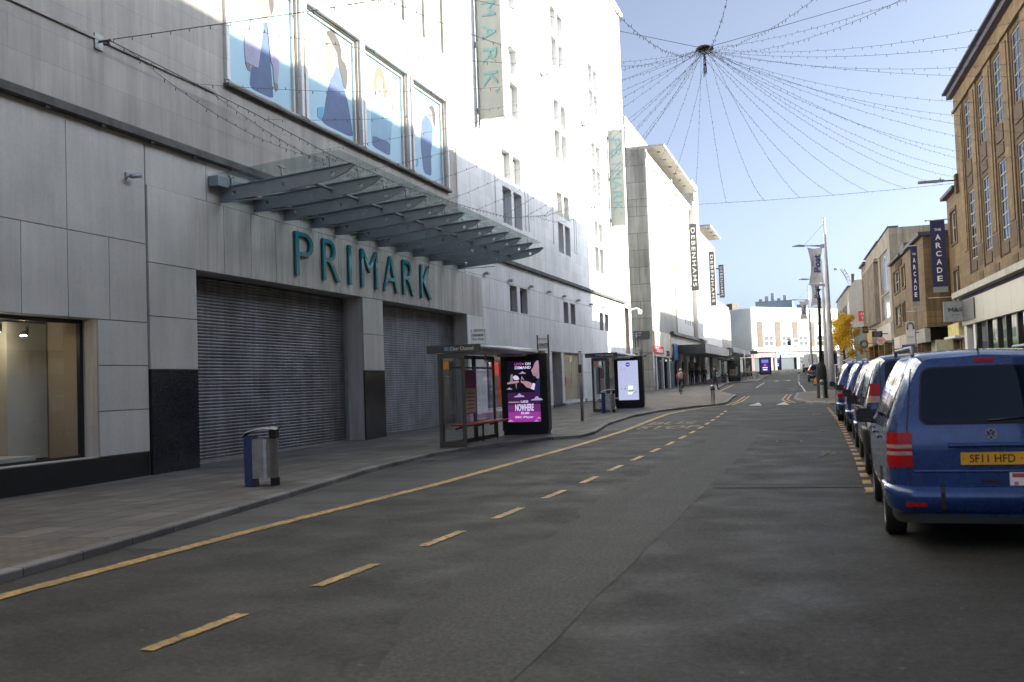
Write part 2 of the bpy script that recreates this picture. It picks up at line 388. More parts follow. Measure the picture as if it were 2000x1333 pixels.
def wall(mb, fr, u0, u1, v0, v1, holes=(), depth=.2, m=0, mr=None):
    """a wall sheet in the frame with real openings; each opening gets its reveals"""
    mr = m if mr is None else mr
    us = sorted({u0, u1, *(h[0] for h in holes), *(h[1] for h in holes)}); vs = sorted({v0, v1, *(h[2] for h in holes), *(h[3] for h in holes)})
    us = [u for u in us if u0 <= u <= u1]; vs = [v for v in vs if v0 <= v <= v1]
    for a, b in zip(us, us[1:]):
        run = None
        for c, d in zip(vs, vs[1:]):
            mu, mv = (a+b)/2, (c+d)/2
            if any(h[0] < mu < h[1] and h[2] < mv < h[3] for h in holes):
                if run: mb.quad(fr(a, run[0]), fr(b, run[0]), fr(b, run[1]), fr(a, run[1]), m); run = None
            else: run = (run[0], d) if run else (c, d)
        if run: mb.quad(fr(a, run[0]), fr(b, run[0]), fr(b, run[1]), fr(a, run[1]), m)
    for h in holes:
        a, b, c, d = h[:4]; dp = -(h[4] if len(h) > 4 else depth)
        mb.quad(fr(a, c), fr(a, d), fr(a, d, dp), fr(a, c, dp), mr); mb.quad(fr(b, d), fr(b, c), fr(b, c, dp), fr(b, d, dp), mr)
        mb.quad(fr(a, d), fr(b, d), fr(b, d, dp), fr(a, d, dp), mr); mb.quad(fr(b, c), fr(a, c), fr(a, c, dp), fr(b, c, dp), mr)
def window(parent, fr, a, b, c, d, n, frame_m='frame', pane_m='dglass', nx=1, ny=1, fw=.06, bw=.035, th=.06):
    """a window part: frame with glazing bars, its pane a sub-part; n = depth of the frame's front"""
    mb = MB()
    mb.obox(fr, (a, c, n-th), (a+fw, d, n)); mb.obox(fr, (b-fw, c, n-th), (b, d, n))
    mb.obox(fr, (a+fw, c, n-th), (b-fw, c+fw, n)); mb.obox(fr, (a+fw, d-fw, n-th), (b-fw, d, n))
    for i in range(1, nx):
        u = a+(b-a)*i/nx; mb.obox(fr, (u-bw/2, c+fw, n-th+.004), (u+bw/2, d-fw, n-.004))
    for j in range(1, ny):
        v = c+(d-c)*j/ny; mb.obox(fr, (a+fw, v-bw/2, n-th+.008), (b-fw, v+bw/2, n-.008))
    o = mb.build('window', frame_m, parent)
    p = MB(); p.quad(fr(a+.01, c+.01, n-th*.5), fr(b-.01, c+.01, n-th*.5), fr(b-.01, d-.01, n-th*.5), fr(a+.01, d-.01, n-th*.5))
    p.build('pane', pane_m, o)
    return o
# ------------------------------------------------------------------ ground, road, pavements, markings
def interp(tab, t):
    if t <= tab[0][0]: return tab[0][1]
    for (a, va), (b, vb) in zip(tab, tab[1:]):
        if t <= b: return va+(vb-va)*(t-a)/(b-a)
    return tab[-1][1]
KL = [(-40, -7.2), (7.3, -7.28), (9, -7.45), (12.7, -7.93), (18, -8.65), (21.9, -8.8), (24.5, -8.4), (26.4, -7.4), (27.2, -6.6), (28.8, -6.55), (31, -6.8), (33, -7.05),
      (38, -7.15), (41.8, -6.8), (44, -6.2), (45.4, -5.8), (47, -5.0), (48.5, -4.65), (50, -4.65), (58, -5.05), (60.5, -5.1), (66, -6.2), (72, -7.3), (78.3, -8.07),
      (98, -9.3), (104, -9.5), (105.5, -8.2), (107, -6.95), (135, -6.95), (142, -7.6), (150, -9), (176, -14)]
KR = [(-40, 2.65), (42.5, 2.65), (43.6, 1.4), (44.4, .1), (46, -.6), (48, -1.08), (52, -1.6), (60.7, -1.67), (62.1, -1.3), (64.5, .2), (67, 1.3), (110, 1.2), (150, 1.6), (176, 3)]
def ysteps(a, b, tabs, st=1.5):
    ys = {a, b, *[y for y, _ in GP if a < y < b]}
    for t in tabs: ys |= {y for y, _ in t if a < y < b}
    k = a
    while k < b: ys.add(round(k, 3)); k += st
    return sorted(ys)
g = MB()
xs = [-400, -120, -60, -30, -15, -5, 5, 15, 30, 60, 120, 400]
yy = [-400, -200, -100, -60, -30]+[float(k) for k in range(-20, 310, 10)]+[24, 16, 400, 700, 1200]; yy = sorted(set(yy))
g.grid([[(x, y, gz(y)-.06) for x in xs] for y in yy], 0, False, flip=True)
struct('ground', g, 'groundcol')
g = MB(); ys = ysteps(-40, 176, [KL, KR], 2)
g.grid([[(interp(KL, y)-.3, y, gz(y)), (-4, y, gz(y)), (-1.2, y, gz(y)), (interp(KR, y)+.3, y, gz(y))] for y in ys], 0, False, flip=True)
struct('road', g, 'asphalt')
def strip(mb, yt, xl, xr, dz, m=0):
    """sheet between two edges given as functions of Y, following the fall of the road"""
    mb.grid([[(xl(y), y, gz(y)+dz), (xr(y), y, gz(y)+dz)] for y in yt], m, False, flip=True)
FXL, FXR = -15.4, 13.0
def pavL(x, y):
    k = interp(KL, y); t = min(1, max(0, (k-x)/(k+13.8))); return gz(y)+.085-.11*t
def pavR(x, y): return gz(y)+.10
g = MB(); kb = MB()
yl = ysteps(-40, 176, [KL], 1.2)
g.grid([[(k-(k-FXL)*i/6, y, pavL(k-(k-FXL)*i/6, y)) for i in range(7)] for y in yl for k in [interp(KL, y)-.15]], 0, False)
struct('pavement', g, 'paving')
yr = ysteps(-40, 176, [KR], 1.2)
g = MB()
g.grid([[(k+(FXR-k)*i/4, y, gz(y)+.10) for i in range(5)] for y in yr for k in [interp(KR, y)+.15]], 0, False, flip=True)
struct('pavement', g, 'paving')
for T, s, hh, nm in ((KL, -1, .085, yl), (KR, 1, .10, yr)):
    P = [[(interp(T, y), y, gz(y)-.02), (interp(T, y), y, gz(y)+hh-.015), (interp(T, y)+s*.012, y, gz(y)+hh), (interp(T, y)+s*.16, y, gz(y)+hh+.002)] for y in nm]
    kb.grid(P, 0, False, flip=(s > 0))
struct('kerb', kb, 'kerbstone')
# block-paved areas on the build-outs, a hand's breadth proud of nothing: thin sheets on the slabs
g = MB()
g.grid([[(interp(KL, y)-.17, y, pavL(interp(KL, y)-.17, y)+.004), (interp(KL, y)-1.6, y, pavL(interp(KL, y)-1.6, y)+.004)] for y in ysteps(-40, 9.3, [KL], .5)], 0, False)
g.grid([[(interp(KL, y)-.17-(interp(KL, y)+10.6)*i/3, y, pavL(interp(KL, y)-.17-(interp(KL, y)+10.6)*i/3, y)+.004) for i in range(4)] for y in ysteps(45.5, 60.5, [KL], .8)], 0, False)
g.grid([[(interp(KR, y)+.17, y, gz(y)+.104), (interp(KR, y)+2.6, y, gz(y)+.104)] for y in ysteps(48, 62, [KR], .8)], 0, False, flip=True)
struct('block_paving', g, 'pavebrick')
YL = [(-8, -6.79), (6.8, -6.76), (10.6, -6.66), (15.5, -6.36), (20, -6.2), (25, -6.0), (30, -5.9), (36, -6.05), (40, -6.1), (43, -5.75), (45.8, -5.2), (47.3, -4.45), (51.6, -4.35), (59.7, -4.55)]
g = MB(); yt = ysteps(9.2, 43, [KL, YL], 1)
strip(g, [y for y in yt if y <= 27], lambda y: interp(KL, y)-.01, lambda y: interp(YL, y)-.1, .004)
strip(g, [y for y in yt if y >= 29.5], lambda y: interp(KL, y)-.01, lambda y: interp(YL, y)-.1, .004)
struct('gutter', g, 'gutter')
g = MB()
strip(g, ysteps(4.4, 29, [], .3), lambda y: -2.35+.07*sin(y*1.7)+.05*sin(y*5.1)-.012*(29-y), lambda y: -1.74+.012*sin(y*2.3), .0035)
struct('road_patch', g, 'patchlight')
g = MB(); strip(g, ysteps(6, 29, [], .3), lambda y: -3.0+.10*sin(y*1.3)+.06*sin(y*4.4), lambda y: -2.345+.07*sin(y*1.7)+.05*sin(y*5.1)-.012*(29-y), .003)
struct('road_patch', g, 'patchmid')
g = MB()
for ya, yb, xa, xb in ((15.02, 15.05, -1.68, .46), (15.45, 15.475, -1.68, .46), (30.17, 30.2, -2.3, .16), (33.3, 33.34, -2.2, .16)): strip(g, [ya, yb], lambda t: xa, lambda t: xb, .0055)
struct('tar_seam', g, 'tar')
g = MB()
strip(g, ysteps(15.05, 15.45, [], 1), lambda y: -1.68, lambda y: .46, .004); strip(g, ysteps(30.2, 33.3, [], 1), lambda y: -2.4+(y-30)*.04, lambda y: .16, .004)
struct('road_patch', g, 'patchdark')
g = MB()
strip(g, ysteps(49.6, 61, [], 1), lambda y: -4.1, lambda y: -1.95, .004)
strip(g, ysteps(107, 113, [], 1), lambda y: -6.3, lambda y: -1.9, .004)
struct('road_patch', g, 'table')
ym = MB(); yw = MB(); wm = MB(); W8 = .008
strip(ym, ysteps(-8, 47.3, [YL], .21), lambda y: interp(YL, y)-.09+.008*sin(y*17)+.006*sin(y*41), lambda y: interp(YL, y)+.09+.010*sin(y*13+1)+.006*sin(y*37), W8)
for o in (0, .24): strip(ym, ysteps(47.3, 60, [YL], 1), lambda y: interp(YL, y)-.05+o, lambda y: interp(YL, y)+.05+o, W8)
for o in (0, .24): strip(ym, ysteps(48, 61, [KR], 1), lambda y: interp(KR, y)-.35-o, lambda y: interp(KR, y)-.26-o, W8)
for o in (0, ): ym.grid([[(x, 47.9-(x+1.1)*2.6*(1 if x < .2 else 0)-(3.4 if x >= .2 else 0)-w, gz(46)+W8) for w in (.12, 0)] for x in (-1.4, -1.0, -.5, 0, .19)], 0, False, flip=True)
DX_ = [(5.5, -4.30), (7.6, -4.18), (9.7, -4.06), (12, -3.95), (16, -3.85), (20, -3.79), (24, -3.72), (28, -3.68), (32, -3.71), (36.5, -3.8), (42, -3.95)]
y = 5.52
while y < 42.5:
    ph = y; strip(ym, [y+.104*k for k in range(11)], lambda t: interp(DX_, t)-.055+.007*sin(t*37+ph), lambda t: interp(DX_, t)+.055+.007*sin(t*29+2*ph), W8); y += 2.055
RX = [(14.4, .51), (20, .50), (27, .42), (32.5, .33), (42, .03)]
y = 14.5
while y < 42.3:
    strip(ym, [y, y+.55], lambda t: interp(RX, t)-.06, lambda t: interp(RX, t)+.06, W8); y += 1.0
strip(ym, [14.35, 14.42], lambda t: .42, lambda t: .95, W8+.004); strip(ym, [18.45, 18.95], lambda t: .57, lambda t: 1.05, W8)
strip(ym, ysteps(72.6, 96, [], 2), lambda y: -7.4-.04*(y-72.6), lambda y: -7.28-.04*(y-72.6), W8)
def gfr(x, y): return Fr((x, y, gz(y)), X_, (0, 1, (gz(y+1)-gz(y))))
f = gfr(-4.95, 33.4); yw.text(f, 'BUS', 0, 0, 1.5, 1.6, W8, W8+.002, bold=.02)
f = gfr(-4.72, 31.1); yw.text(f, 'STOP', 0, 0, 1.85, 1.6, W8, W8+.002, bold=.02)
for x, y in ((-.01, 20.95), (-.12, 28.2), (-.36, 36.9)):
    f = Fr((x, y, gz(y)), Y_, (-1, 0, 0)); yw.text(f, 'TAXIS', 0, 0, 1.15, .3, W8, W8+.002, bold=.02)
for pts in ([(-3.38, 46.0), (-2.78, 45.8), (-3.12, 49.3)], [(-2.17, 46.1), (-1.6, 45.9), (-1.94, 49.4)], [(-5.2, 106.2), (-4.6, 106.1), (-4.9, 110)], [(-4.0, 106.1), (-3.4, 106), (-3.75, 110)]):
    wm.add([(x, y, gz(y)+W8+.004) for x, y in pts], [(0, 1, 2)])
strip(wm, ysteps(80.3, 100.4, [], 2), lambda y: -5.28-.025*(y-80), lambda y: -5.17-.025*(y-80), W8)
strip(wm, ysteps(65, 85, [], 2), lambda y: -1.3-.036*(y-65), lambda y: -1.2-.036*(y-65), W8)
strip(wm, ysteps(85, 104, [], 2), lambda y: -2.1-.03*(y-85), lambda y: -2.0-.03*(y-85), W8)
for y in (70, 75, 83, 93, 100):
    strip(wm, [y, y+.35], lambda t: -2.55, lambda t: -1.95, W8)
struct('road_markings', ym, 'yline'); struct('road_markings', yw, 'yworn'); struct('road_markings', wm, 'wline')
# iron covers let into the carriageway
def cover(x, y, w, h, label):
    mb = MB(); f = gfr(x, y)
    mb.prism(f, [(-w/2, -h/2), (w/2, -h/2), (w/2, h/2), (-w/2, h/2)], 0, .006)
    for i in range(5): mb.obox(f, (-w*.42, -h*.4+i*h*.2-.012, .006), (w*.42, -h*.4+i*h*.2+.012, .010))
    tag(mb.build('drain_cover', 'ledge'), label, 'drain cover')
cover(-8.45, 20.4, .42, .42, 'iron gully grating in the sunken gutter beside the nearer bus shelter')
cover(-.9, 24.6, .6, .6, 'square iron cover in the carriageway between the two dashed yellow lines')
def mk_shutter():
    mt, nt, b = new_mat('perforated_shutter'); v = mapped(nt)
    c = ramp(nt, noise(nt, v, 1.3, 5), (.14, .14, .148), (.26, .26, .275), .3, .7)
    sm = mapped(nt, (1, 4, .25)); c = mixc(nt, c, ramp(nt, noise(nt, sm, 1.5, 4), .7, 1.1, .35, .65), 1)
    L(nt, c, b.inputs['Base Color']); b.inputs['Metallic'].default_value = .55; b.inputs['Roughness'].default_value = .42
    return mt
M['shutter'] = mk_shutter(); M['beigeslab'] = flat('concrete_soffit', (.43, .41, .37), .8, 0, .12, .6)
# ------------------------------------------------------------------ left: the big stone store
FX = -13.8
LF = facing_east(FX, 0, 0)                     # u = Y, v = Z, n = outwards
store = thing('department_store', 'tall pale stone department store with roller shutters and glass canopy', 'building', (FX, 28, 0))
ROOF = 29.4
PW = [(21.3, 24.75), (25.25, 28.6), (29.05, 32.4), (33.0, 36.2)]
holes = [(a, b, 9.42, 12.78, .22) for a, b in PW]
UW = [(21.35+1.93*k, 21.35+1.93*k+1.55) for k in range(8)]
for k in range(3):
    holes += [(a, b, 14.78+4.6*k, 17.7+4.6*k, .18) for a, b in UW]
cols = []
for (a, b, c_, d_, top, p) in ((43.43, 44.77, 45.15, 46.45, 12.6, 1.8), (53.38, 54.55, 54.91, 56.08, 12.33, 1.768), (62.68, 63.85, 64.1, 65.22, 12.08, 1.725)):
    for k in range(3 if p > 1.79 else 3):
        t = top+3*p*k
        for lo, hi in ((t-p*.76, t), (t-1.94*p, t-p*.985)):
            for u0, u1 in ((a, b), (c_, d_)): cols.append((u0, u1, lo, hi)); holes.append((u0, u1, lo, hi, .36))
w = MB()
wall(w, LF, 37.41, 74.3, 7.34, ROOF, [h for h in holes if h[0] > 37.4], .2)
w2_ = MB(); wall(w2_, LF, -25, 37.41, 7.34, ROOF, [h for h in holes if h[1] < 37.4], .2); w2_.build('upper_wall', 'upperdim', store)
w.quad((FX, 74.3, 0), (FX-30, 74.3, 0), (FX-30, 74.3, ROOF), (FX, 74.3, ROOF))           # far end wall
w.quad((FX, -25, ROOF), (FX, 74.3, ROOF), (FX-30, 74.3, ROOF), (FX-30, -25, ROOF)); w.quad((FX-30, -25, -.2), (FX, -25, -.2), (FX, -25, ROOF), (FX-30, -25, ROOF))
w.quad((FX-30, 74.3, 0), (FX-30, -25, 0), (FX-30, -25, ROOF), (FX-30, 74.3, ROOF))
for a, b in ((37.36, 37.46), (47.0, 47.06), (47.55, 47.61), (57.1, 57.16), (57.6, 57.66), (66.2, 66.26), (66.7, 66.76), (42.3, 42.36), (52.3, 52.36)):
    w.obox(LF, (a, 9.2, 0), (b, ROOF-.2, .035))
for k in range(4):
    a, b = PW[k]
    for z0, z1 in ((13.0, 13.7), (13.85, 14.5)):
        for q in range(2): w2_ = w.obox(LF, (a+q*1.7+.1, z0, 0), (a+q*1.7+1.5, z1, .03))
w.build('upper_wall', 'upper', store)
# copings, ledges and sills
s = MB()
s.obox(LF, (-25, ROOF, -.3), (74.45, ROOF+.25, .25)); s.build('coping', 'upper', store)
s = MB(); s.obox(LF, (-25, 7.18, 0), (71.6, 7.34, .22))
for k in range(60): s.obox(LF, (-20+k*1.52, 7.12, .12), (-19.9+k*1.52, 7.18, .18))
s.build('ledge', 'ledge', store)
s = MB(); s.obox(LF, (21.05, 9.24, 0), (36.4, 9.31, .16)); s.build('window_ledge', 'ledge', store)
s = MB(); s.obox(LF, (21.08, 9.31, 0), (36.35, 9.418, .055))
s.obox(LF, (-25, 8.93, 0), (20.7, 8.985, .05)); s.build('sill_band', 'ledge2', store)
fr_ = MB()
for a, b in PW:
    fr_.obox(LF, (a-.2, 9.42, 0), (a-.06, 12.86, .09)); fr_.obox(LF, (b+.06, 9.42, 0), (b+.2, 12.86, .09)); fr_.obox(LF, (a-.06, 12.82, 0), (b+.06, 12.95, .13))
fr_.build('window_surround', 'upper', store)
# the four picture windows with their printed fashion posters
pal = [flat('poster_sky', (.36, .53, .63), .5, 0, .06, .4), flat('poster_pink', (.34, .31, .44), .6), flat('poster_navy', (.065, .10, .22), .6),
       flat('poster_skin', (.20, .155, .14), .6), flat('poster_hair', (.055, .043, .038), .6), flat('poster_pale', (.22, .36, .48), .6, 0, .05), flat('poster_blue', (.12, .36, .55), .6), flat('poster_fair', (.17, .125, .07), .6)]
def chaikin(p, n=2):
    for _ in range(n):
        o = []
        for (a, b), (c_, d) in zip(p, p[1:]+p[:1]): o += [(a*.86+c_*.14, b*.86+d*.14), (a*.14+c_*.86, b*.14+d*.86)]
        p = o
    return p
M['mglass'] = flat('window_glass_grey', (.16, .19, .22), .06, 0, .2, .4, spec=.8)
def figures(k):
    """outlines of the printed figures (measured on the photo, placed on the poster plane) with a colour index"""
    F = [[([(372,150),(405,145),(418,280),(428,420),(440,560),(446,648),(290,575),(300,430),(345,445),(358,350)],2),
      ([(333,-70),(440,-70),(446,40),(430,95),(400,128),(370,124),(345,92),(332,40)],3),([(405,-70),(446,-70),(450,60),(432,104),(420,50)],4),([(334,-70),(360,-70),(345,-40),(336,0)],4),
      ([(258,398),(296,418),(294,470),(276,455)],3),([(446,533),(471,543),(476,580),(462,602),(452,570)],3),
      ([(348,92),(300,100),(268,150),(253,260),(255,330),(262,402),(300,425),(345,446),(353,380),(376,200),(374,140)],1),([(400,124),(440,158),(466,240),(475,330),(481,440),(471,546),(445,536),(440,430),(425,400),(412,250)],1)],
     [([(850,425),(885,460),(905,560),(918,620),(930,660),(950,780),(968,903),(756,800),(780,700),(795,600),(815,520),(832,480)],2),
      ([(775,375),(820,410),(852,400),(852,440),(832,500),(815,512),(808,470),(788,440)],3),([(785,213),(812,248),(838,300),(862,330),(864,372),(846,402),(820,412),(800,402),(775,376),(770,350),(778,326),(767,315),(782,282),(778,250)],3),
      ([(788,206),(815,197),(845,220),(870,265),(886,320),(889,385),(916,420),(929,480),(921,592),(900,562),(885,480),(868,430),(862,350),(836,300),(812,255)],4),([(786,284),(798,286),(800,294),(788,296)],4),([(730,702),(765,694),(776,730),(756,782),(732,762)],6)],
     [([(1085,700),(1110,640),(1175,650),(1216,662),(1230,720),(1216,830),(1206,1008),(1086,950),(1080,800)],5),([(1090,880),(1206,930),(1206,1020),(1090,952)],2),([(1112,500),(1140,488),(1160,520),(1160,580),(1137,612),(1115,575)],3),
      ([(1104,462),(1130,434),(1160,468),(1176,540),(1188,600),(1176,652),(1160,620),(1162,530),(1140,490),(1114,505),(1116,600),(1108,640),(1099,560)],7),([(1214,650),(1230,660),(1236,700),(1220,722)],3)],
     [([(1408,790),(1438,745),(1470,788),(1486,830),(1478,930),(1471,1000),(1476,1150),(1425,1128),(1404,950)],2),([(1453,703),(1475,712),(1484,770),(1470,792),(1454,760)],3),([(1455,700),(1471,684),(1491,700),(1502,760),(1499,832),(1484,800),(1480,730),(1466,712)],4),([(1364,1040),(1385,1029),(1391,1070),(1375,1092)],6)]]
    return F[k]
for k, (a, b) in enumerate(PW):
    mb = MB(); n0 = -.14
    for (u0, u1, v0, v1) in ((a, a+.09, 9.42, 12.78), (b-.09, b, 9.42, 12.78), (a+.09, b-.09, 9.42, 9.50), (a+.09, b-.09, 12.70, 12.78)): mb.obox(LF, (u0, v0, n0-.05), (u1, v1, n0+.05))
    wnd = mb.build('window', 'frame', store)
    pm = MB(); P0 = n0-.03; a1, b1, c1, d1 = a+.05, b-.05, 9.46, 12.74
    pm.prism(LF, [(a1, c1), (b1, c1), (b1, d1), (a1, d1)], P0-.02, P0, 0)
    for q, (pts, ci) in enumerate(figures(k)):
        uv = [(min(b1-.02, max(a1+.02, q_.y)), min(d1-.02, max(c1+.02, q_.z))) for q_ in (onX(400+x/3.332, y/3.332, FX+P0) for x, y in pts)]
        pm.prism(LF, chaikin(uv), P0, P0+.003*(q+1), ci)
    pm.build('poster', pal, wnd)
    gp = MB(); gp.quad(LF(a1, c1, n0+.035), LF(b1, c1, n0+.035), LF(b1, d1, n0+.035), LF(a1, d1, n0+.035)); gp.build('pane', 'film', wnd)
for k in range(3):
    for a, b in UW: window(store, LF, a, b, 14.78+4.6*k, 17.7+4.6*k, -.10, 'frame', 'sglass', 2, 1)
for a, b, c_, d_ in cols: window(store, LF, a, b, c_, d_, -.27, 'frame', 'sglass' if d_ > 11 else 'mglass', 2, 1, fw=.07)  # paler panes high up, greyer low down: sun and shade put into the glass
# lower storey: stone slabs hung on a backing
mez = [(43.95, 45.0, 5.04, 6.24), (45.52, 46.72, 5.04, 6.24), (53.8, 54.85, 4.98, 6.15), (55.4, 56.5, 4.98, 6.15), (63.1, 64.2, 4.94, 6.08), (64.7, 65.85, 4.94, 6.08)]
shop = [(10.9, 16.42, .50, 3.24, .42), (19.66, 28.35, -.12, 4.55, .75), (29.85, 37.95, -.12, 4.55, .75), (40.2, 49.6, .55, 3.30, .35), (50.95, 52.9, .05, 3.30, .9), (53.45, 57.95, .62, 3.28, .35), (60.7, 62.3, .2, 3.3, .8), (64, 70.5, .7, 3.3, .35)]
back = MB()
wall(back, LF, -25, 71.7, -.2, 7.18, [(a, b, c_, d_, .30) for a, b, c_, d_ in mez]+shop, .3, 0, 1)
back.build('lower_wall', ['joint', 'lintel'], store)
openings = mez+[h[:4] for h in shop]
def panels(mb, u0, u1, rows, pitch, n0=.004, n1=.035, gap=.018, m=0):
    for v0, v1 in rows:
        n = max(1, round((u1-u0)/pitch))
        ed = [u0+(u1-u0)*i/n for i in range(n+1)]
        for a, b in zip(ed, ed[1:]):
            segs = [(a, b, v0, v1)]
            for h in openings:
                out = []
                for (p, q, r, t) in segs:
                    if h[0] >= q or h[1] <= p or h[2] >= t or h[3] <= r: out.append((p, q, r, t)); continue
                    if h[0] > p: out.append((p, h[0], r, t))
                    if h[1] < q: out.append((h[1], q, r, t))
                    pp, qq = max(p, h[0]), min(q, h[1])
                    if h[2] > r: out.append((pp, qq, r, h[2]))
                    if h[3] < t: out.append((pp, qq, h[3], t))
                segs = out
            for (p, q, r, t) in segs:
                if q-p > .05 and t-r > .05: mb.obox(LF, (p+gap/2, r+gap/2, n0), (q-gap/2, t-gap/2, n1), m)
pn = MB()
panels(pn, -10, 17.94, [(4.93, 7.18)], 2.3)
panels(pn, -10, 17.94, [(3.24, 4.93)], 1.16); panels(pn, -10, 17.94, [(.5, 1.4), (1.4, 2.32), (2.32, 3.24)], 1.55)
panels(pn, 17.96, 19.66, [(2.24, 3.39), (3.39, 4.55)], 1.7, .004, .075); panels(pn, 17.96, 19.66, [(4.55, 6.22)], 1.7, .004, .075)
panels(pn, 28.35, 29.85, [(2.24, 3.39), (3.39, 4.55)], 1.5, .004, .05)
panels(pn, 17.96, 37.95, [(6.22, 7.18)], 2.2)
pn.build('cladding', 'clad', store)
pn = MB(); panels(pn, 37.95, 71.7, [(.45, 2.2), (2.2, 3.3), (3.3, 4.97), (4.97, 6.3)], 1.0); panels(pn, 37.95, 71.7, [(6.3, 7.18)], 2.0); pn.build('cladding', 'cladpale', store)
pn = MB(); panels(pn, 19.66, 39.9, [(4.55, 6.22)], 1.215, .004, .05); pn.build('lintel_cladding', 'lintel', store)
pl = MB()
pl.obox(LF, (17.98, -.15, .004), (19.64, 2.235, .08)); pl.build('granite_plinth', 'granite', store)
pl = MB(); pl.obox(LF, (28.355, -.15, .004), (29.845, 2.235, .055)); gp_ = pl.build('granite_plinth', 'granite', store)
for a_, b_ in (((-25, -.15, .004), (17.94, .48, .02)), ((51.0, -.1, .004), (53.3, .5, .06)), ((58.3, .1, .004), (58.6, .62, .05))): pl = MB(); pl.obox(LF, a_, b_); pl.build('plinth', 'black', store)
for a_, b_ in (((38, -.15, .004), (50.9, .44, .02)), ((53.4, -.15, .004), (71.6, .6, .02))): pl = MB(); pl.obox(LF, a_, b_); pl.build('plinth', 'ledge2', store)
# roller shutters
for a, b in ((19.68, 28.33), (29.87, 37.93)):
    mb = MB(); n0 = -.62; prof = []
    z = .10
    while z < 4.5:
        prof += [(n0, z), (n0+.022, z+.018), (n0+.026, z+.045), (n0+.018, z+.070)]; z += .082
    for (p0, z0), (p1, z1) in zip(prof, prof[1:]):
        mb.quad(LF(a, z0, p0), LF(b, z0, p0), LF(b, z1, p1), LF(a, z1, p1))
    sh = mb.build('roller_shutter', 'shutter', store)
    mb = MB(); mb.obox(LF, (a, -.02, n0-.03), (b, .10, n0+.05))
    for k in range(1, 3): mb.disc(LF, a+(b-a)*k/3, .04, .03, n0+.05, n0+.06)
    mb.build('bottom_rail', 'galv', sh)
    for u in (a, b-.1): mb = MB(); mb.obox(LF, (u, -.02, n0+.03), (u+.1, 4.5, n0+.10)); mb.build('guide_rail', 'galv', sh)
# shop windows: frame, glass, lit interior behind
def shopfront(a, b, c_, d_, n, divs, fm, back_col, room=2.2, mull=.05):
    mb = MB()
    mb.obox(LF, (a, c_, n-.06), (a+.09, d_, n+.02)); mb.obox(LF, (b-.09, c_, n-.06), (b, d_, n+.02)); mb.obox(LF, (a+.09, d_-.08, n-.06), (b-.09, d_, n+.02)); mb.obox(LF, (a+.09, c_, n-.06), (b-.09, c_+.05, n+.02))
    for u in divs: mb.obox(LF, (u-mull/2, c_+.05, n-.05), (u+mull/2, d_-.08, n+.01))
    wd = mb.build('shop_window', fm, store)
    mb = MB(); mb.quad(LF(a+.02, c_+.02, n-.03), LF(b-.02, c_+.02, n-.03), LF(b-.02, d_-.02, n-.03), LF(a+.02, d_-.02, n-.03)); mb.build('pane', 'pane', wd)
    mb = MB(); q = n-.07-room
    A = [(a, c_-.02), (b, c_-.02), (b, d_+.02), (a, d_+.02)]
    mb.quad(*[LF(u, v, q) for u, v in A])
    for (p, r) in ((0, 1), (1, 2), (2, 3), (3, 0)):
        u0, v0 = A[p]; u1, v1 = A[r]; mb.quad(LF(u0, v0, n-.07), LF(u1, v1, n-.07), LF(u1, v1, q), LF(u0, v0, q))
    mb.build('display_room', back_col, wd)
    return wd
M['room'] = flat('display_wall', (.33, .28, .22), .85, 0, .08, 1)
M['roomw'] = flat('display_wall_white', (.45, .44, .42), .85, 0, .1, 1)
wd = shopfront(10.9, 16.42, .50, 3.24, -.36, (13.98,), 'black', 'room', 1.6, .10)
mb = MB(); mb.obox(LF, (15.35, .52, -1.95), (16.38, 3.2, -1.2)); mb.obox(LF, (14.05, .52, -2.0), (15.3, .62, -.5)); mb.build('display_panel', 'roomw', wd)
for u, v in ((14.85, 3.02), (15.5, 2.98), (13.2, 3.02)):
    mb = MB(); f = LF; p = f(u, v, -.85); mb.tube([p+V3((0, 0, .12)), p], .03, 8, 0); mb.tube([p, p+V3((-.03, -.08, -.05))], [.05, .06], 10, 0)
    lp = mb.build('spot_lamp', 'black', wd)
    mb = MB(); mb.lathe((p.x, p.y-.09, p.z-.07), [(.062, 0), (.06, .012)], 12, 0); mb.build('lamp_face', emit('lit_spot', (1, .86, .62), 14), lp)
def inner_light(y, z, x, e, col=(1, .82, .58)):
    l = bpy.data.lights.new('display_lamp', 'POINT'); l.energy = e; l.color = col; l.shadow_soft_size = .1
    o = bpy.data.objects.new('display_lamp', l); C.objects.link(o); o.location = (x, y, z)
inner_light(14.9, 2.85, FX-1.05, 5); inner_light(12.6, 2.85, FX-1.05, 4)
wd = shopfront(40.2, 49.6, .55, 3.30, -.28, (43.3, 46.4), 'framed', 'roomw', 2.4)
mb = MB()
cols_ = [flat('display_red', (.55, .05, .05), .5), flat('display_orange', (.60, .34, .12), .5), flat('display_green', (.10, .16, .13), .5), flat('display_blue', (.13, .17, .30), .5)]
rnd = random.Random(3)
for k in range(16):
    u = 40.5+k*.56; h = rnd.uniform(.6, 2.2); mb.obox(LF, (u, .57, -1.9-rnd.uniform(0, .4)), (u+rnd.uniform(.2, .45), .57+h, -1.3-rnd.uniform(0, .3)), rnd.choice((0, 1, 2, 3)))
mb.build('display_stand', cols_, wd)
wd = shopfront(53.45, 57.95, .62, 3.28, -.28, (), 'framed', 'roomw', 1.8)
mb = MB(); mb.obox(LF, (56.6, 1.7, -1.75), (57.6, 2.7, -1.7), 3); mb.obox(LF, (53.7, .64, -1.8), (55, 1.0, -1.2), 0); mb.build('display_stand', cols_, wd)
shopfront(64, 70.5, .7, 3.3, -.28, (66.2, 68.4), 'framed', 'roomw', 1.8)
inner_light(45, 2.9, FX-1.2, 30, (1, .9, .75)); inner_light(55.8, 2.9, FX-1.2, 16, (1, .9, .75))
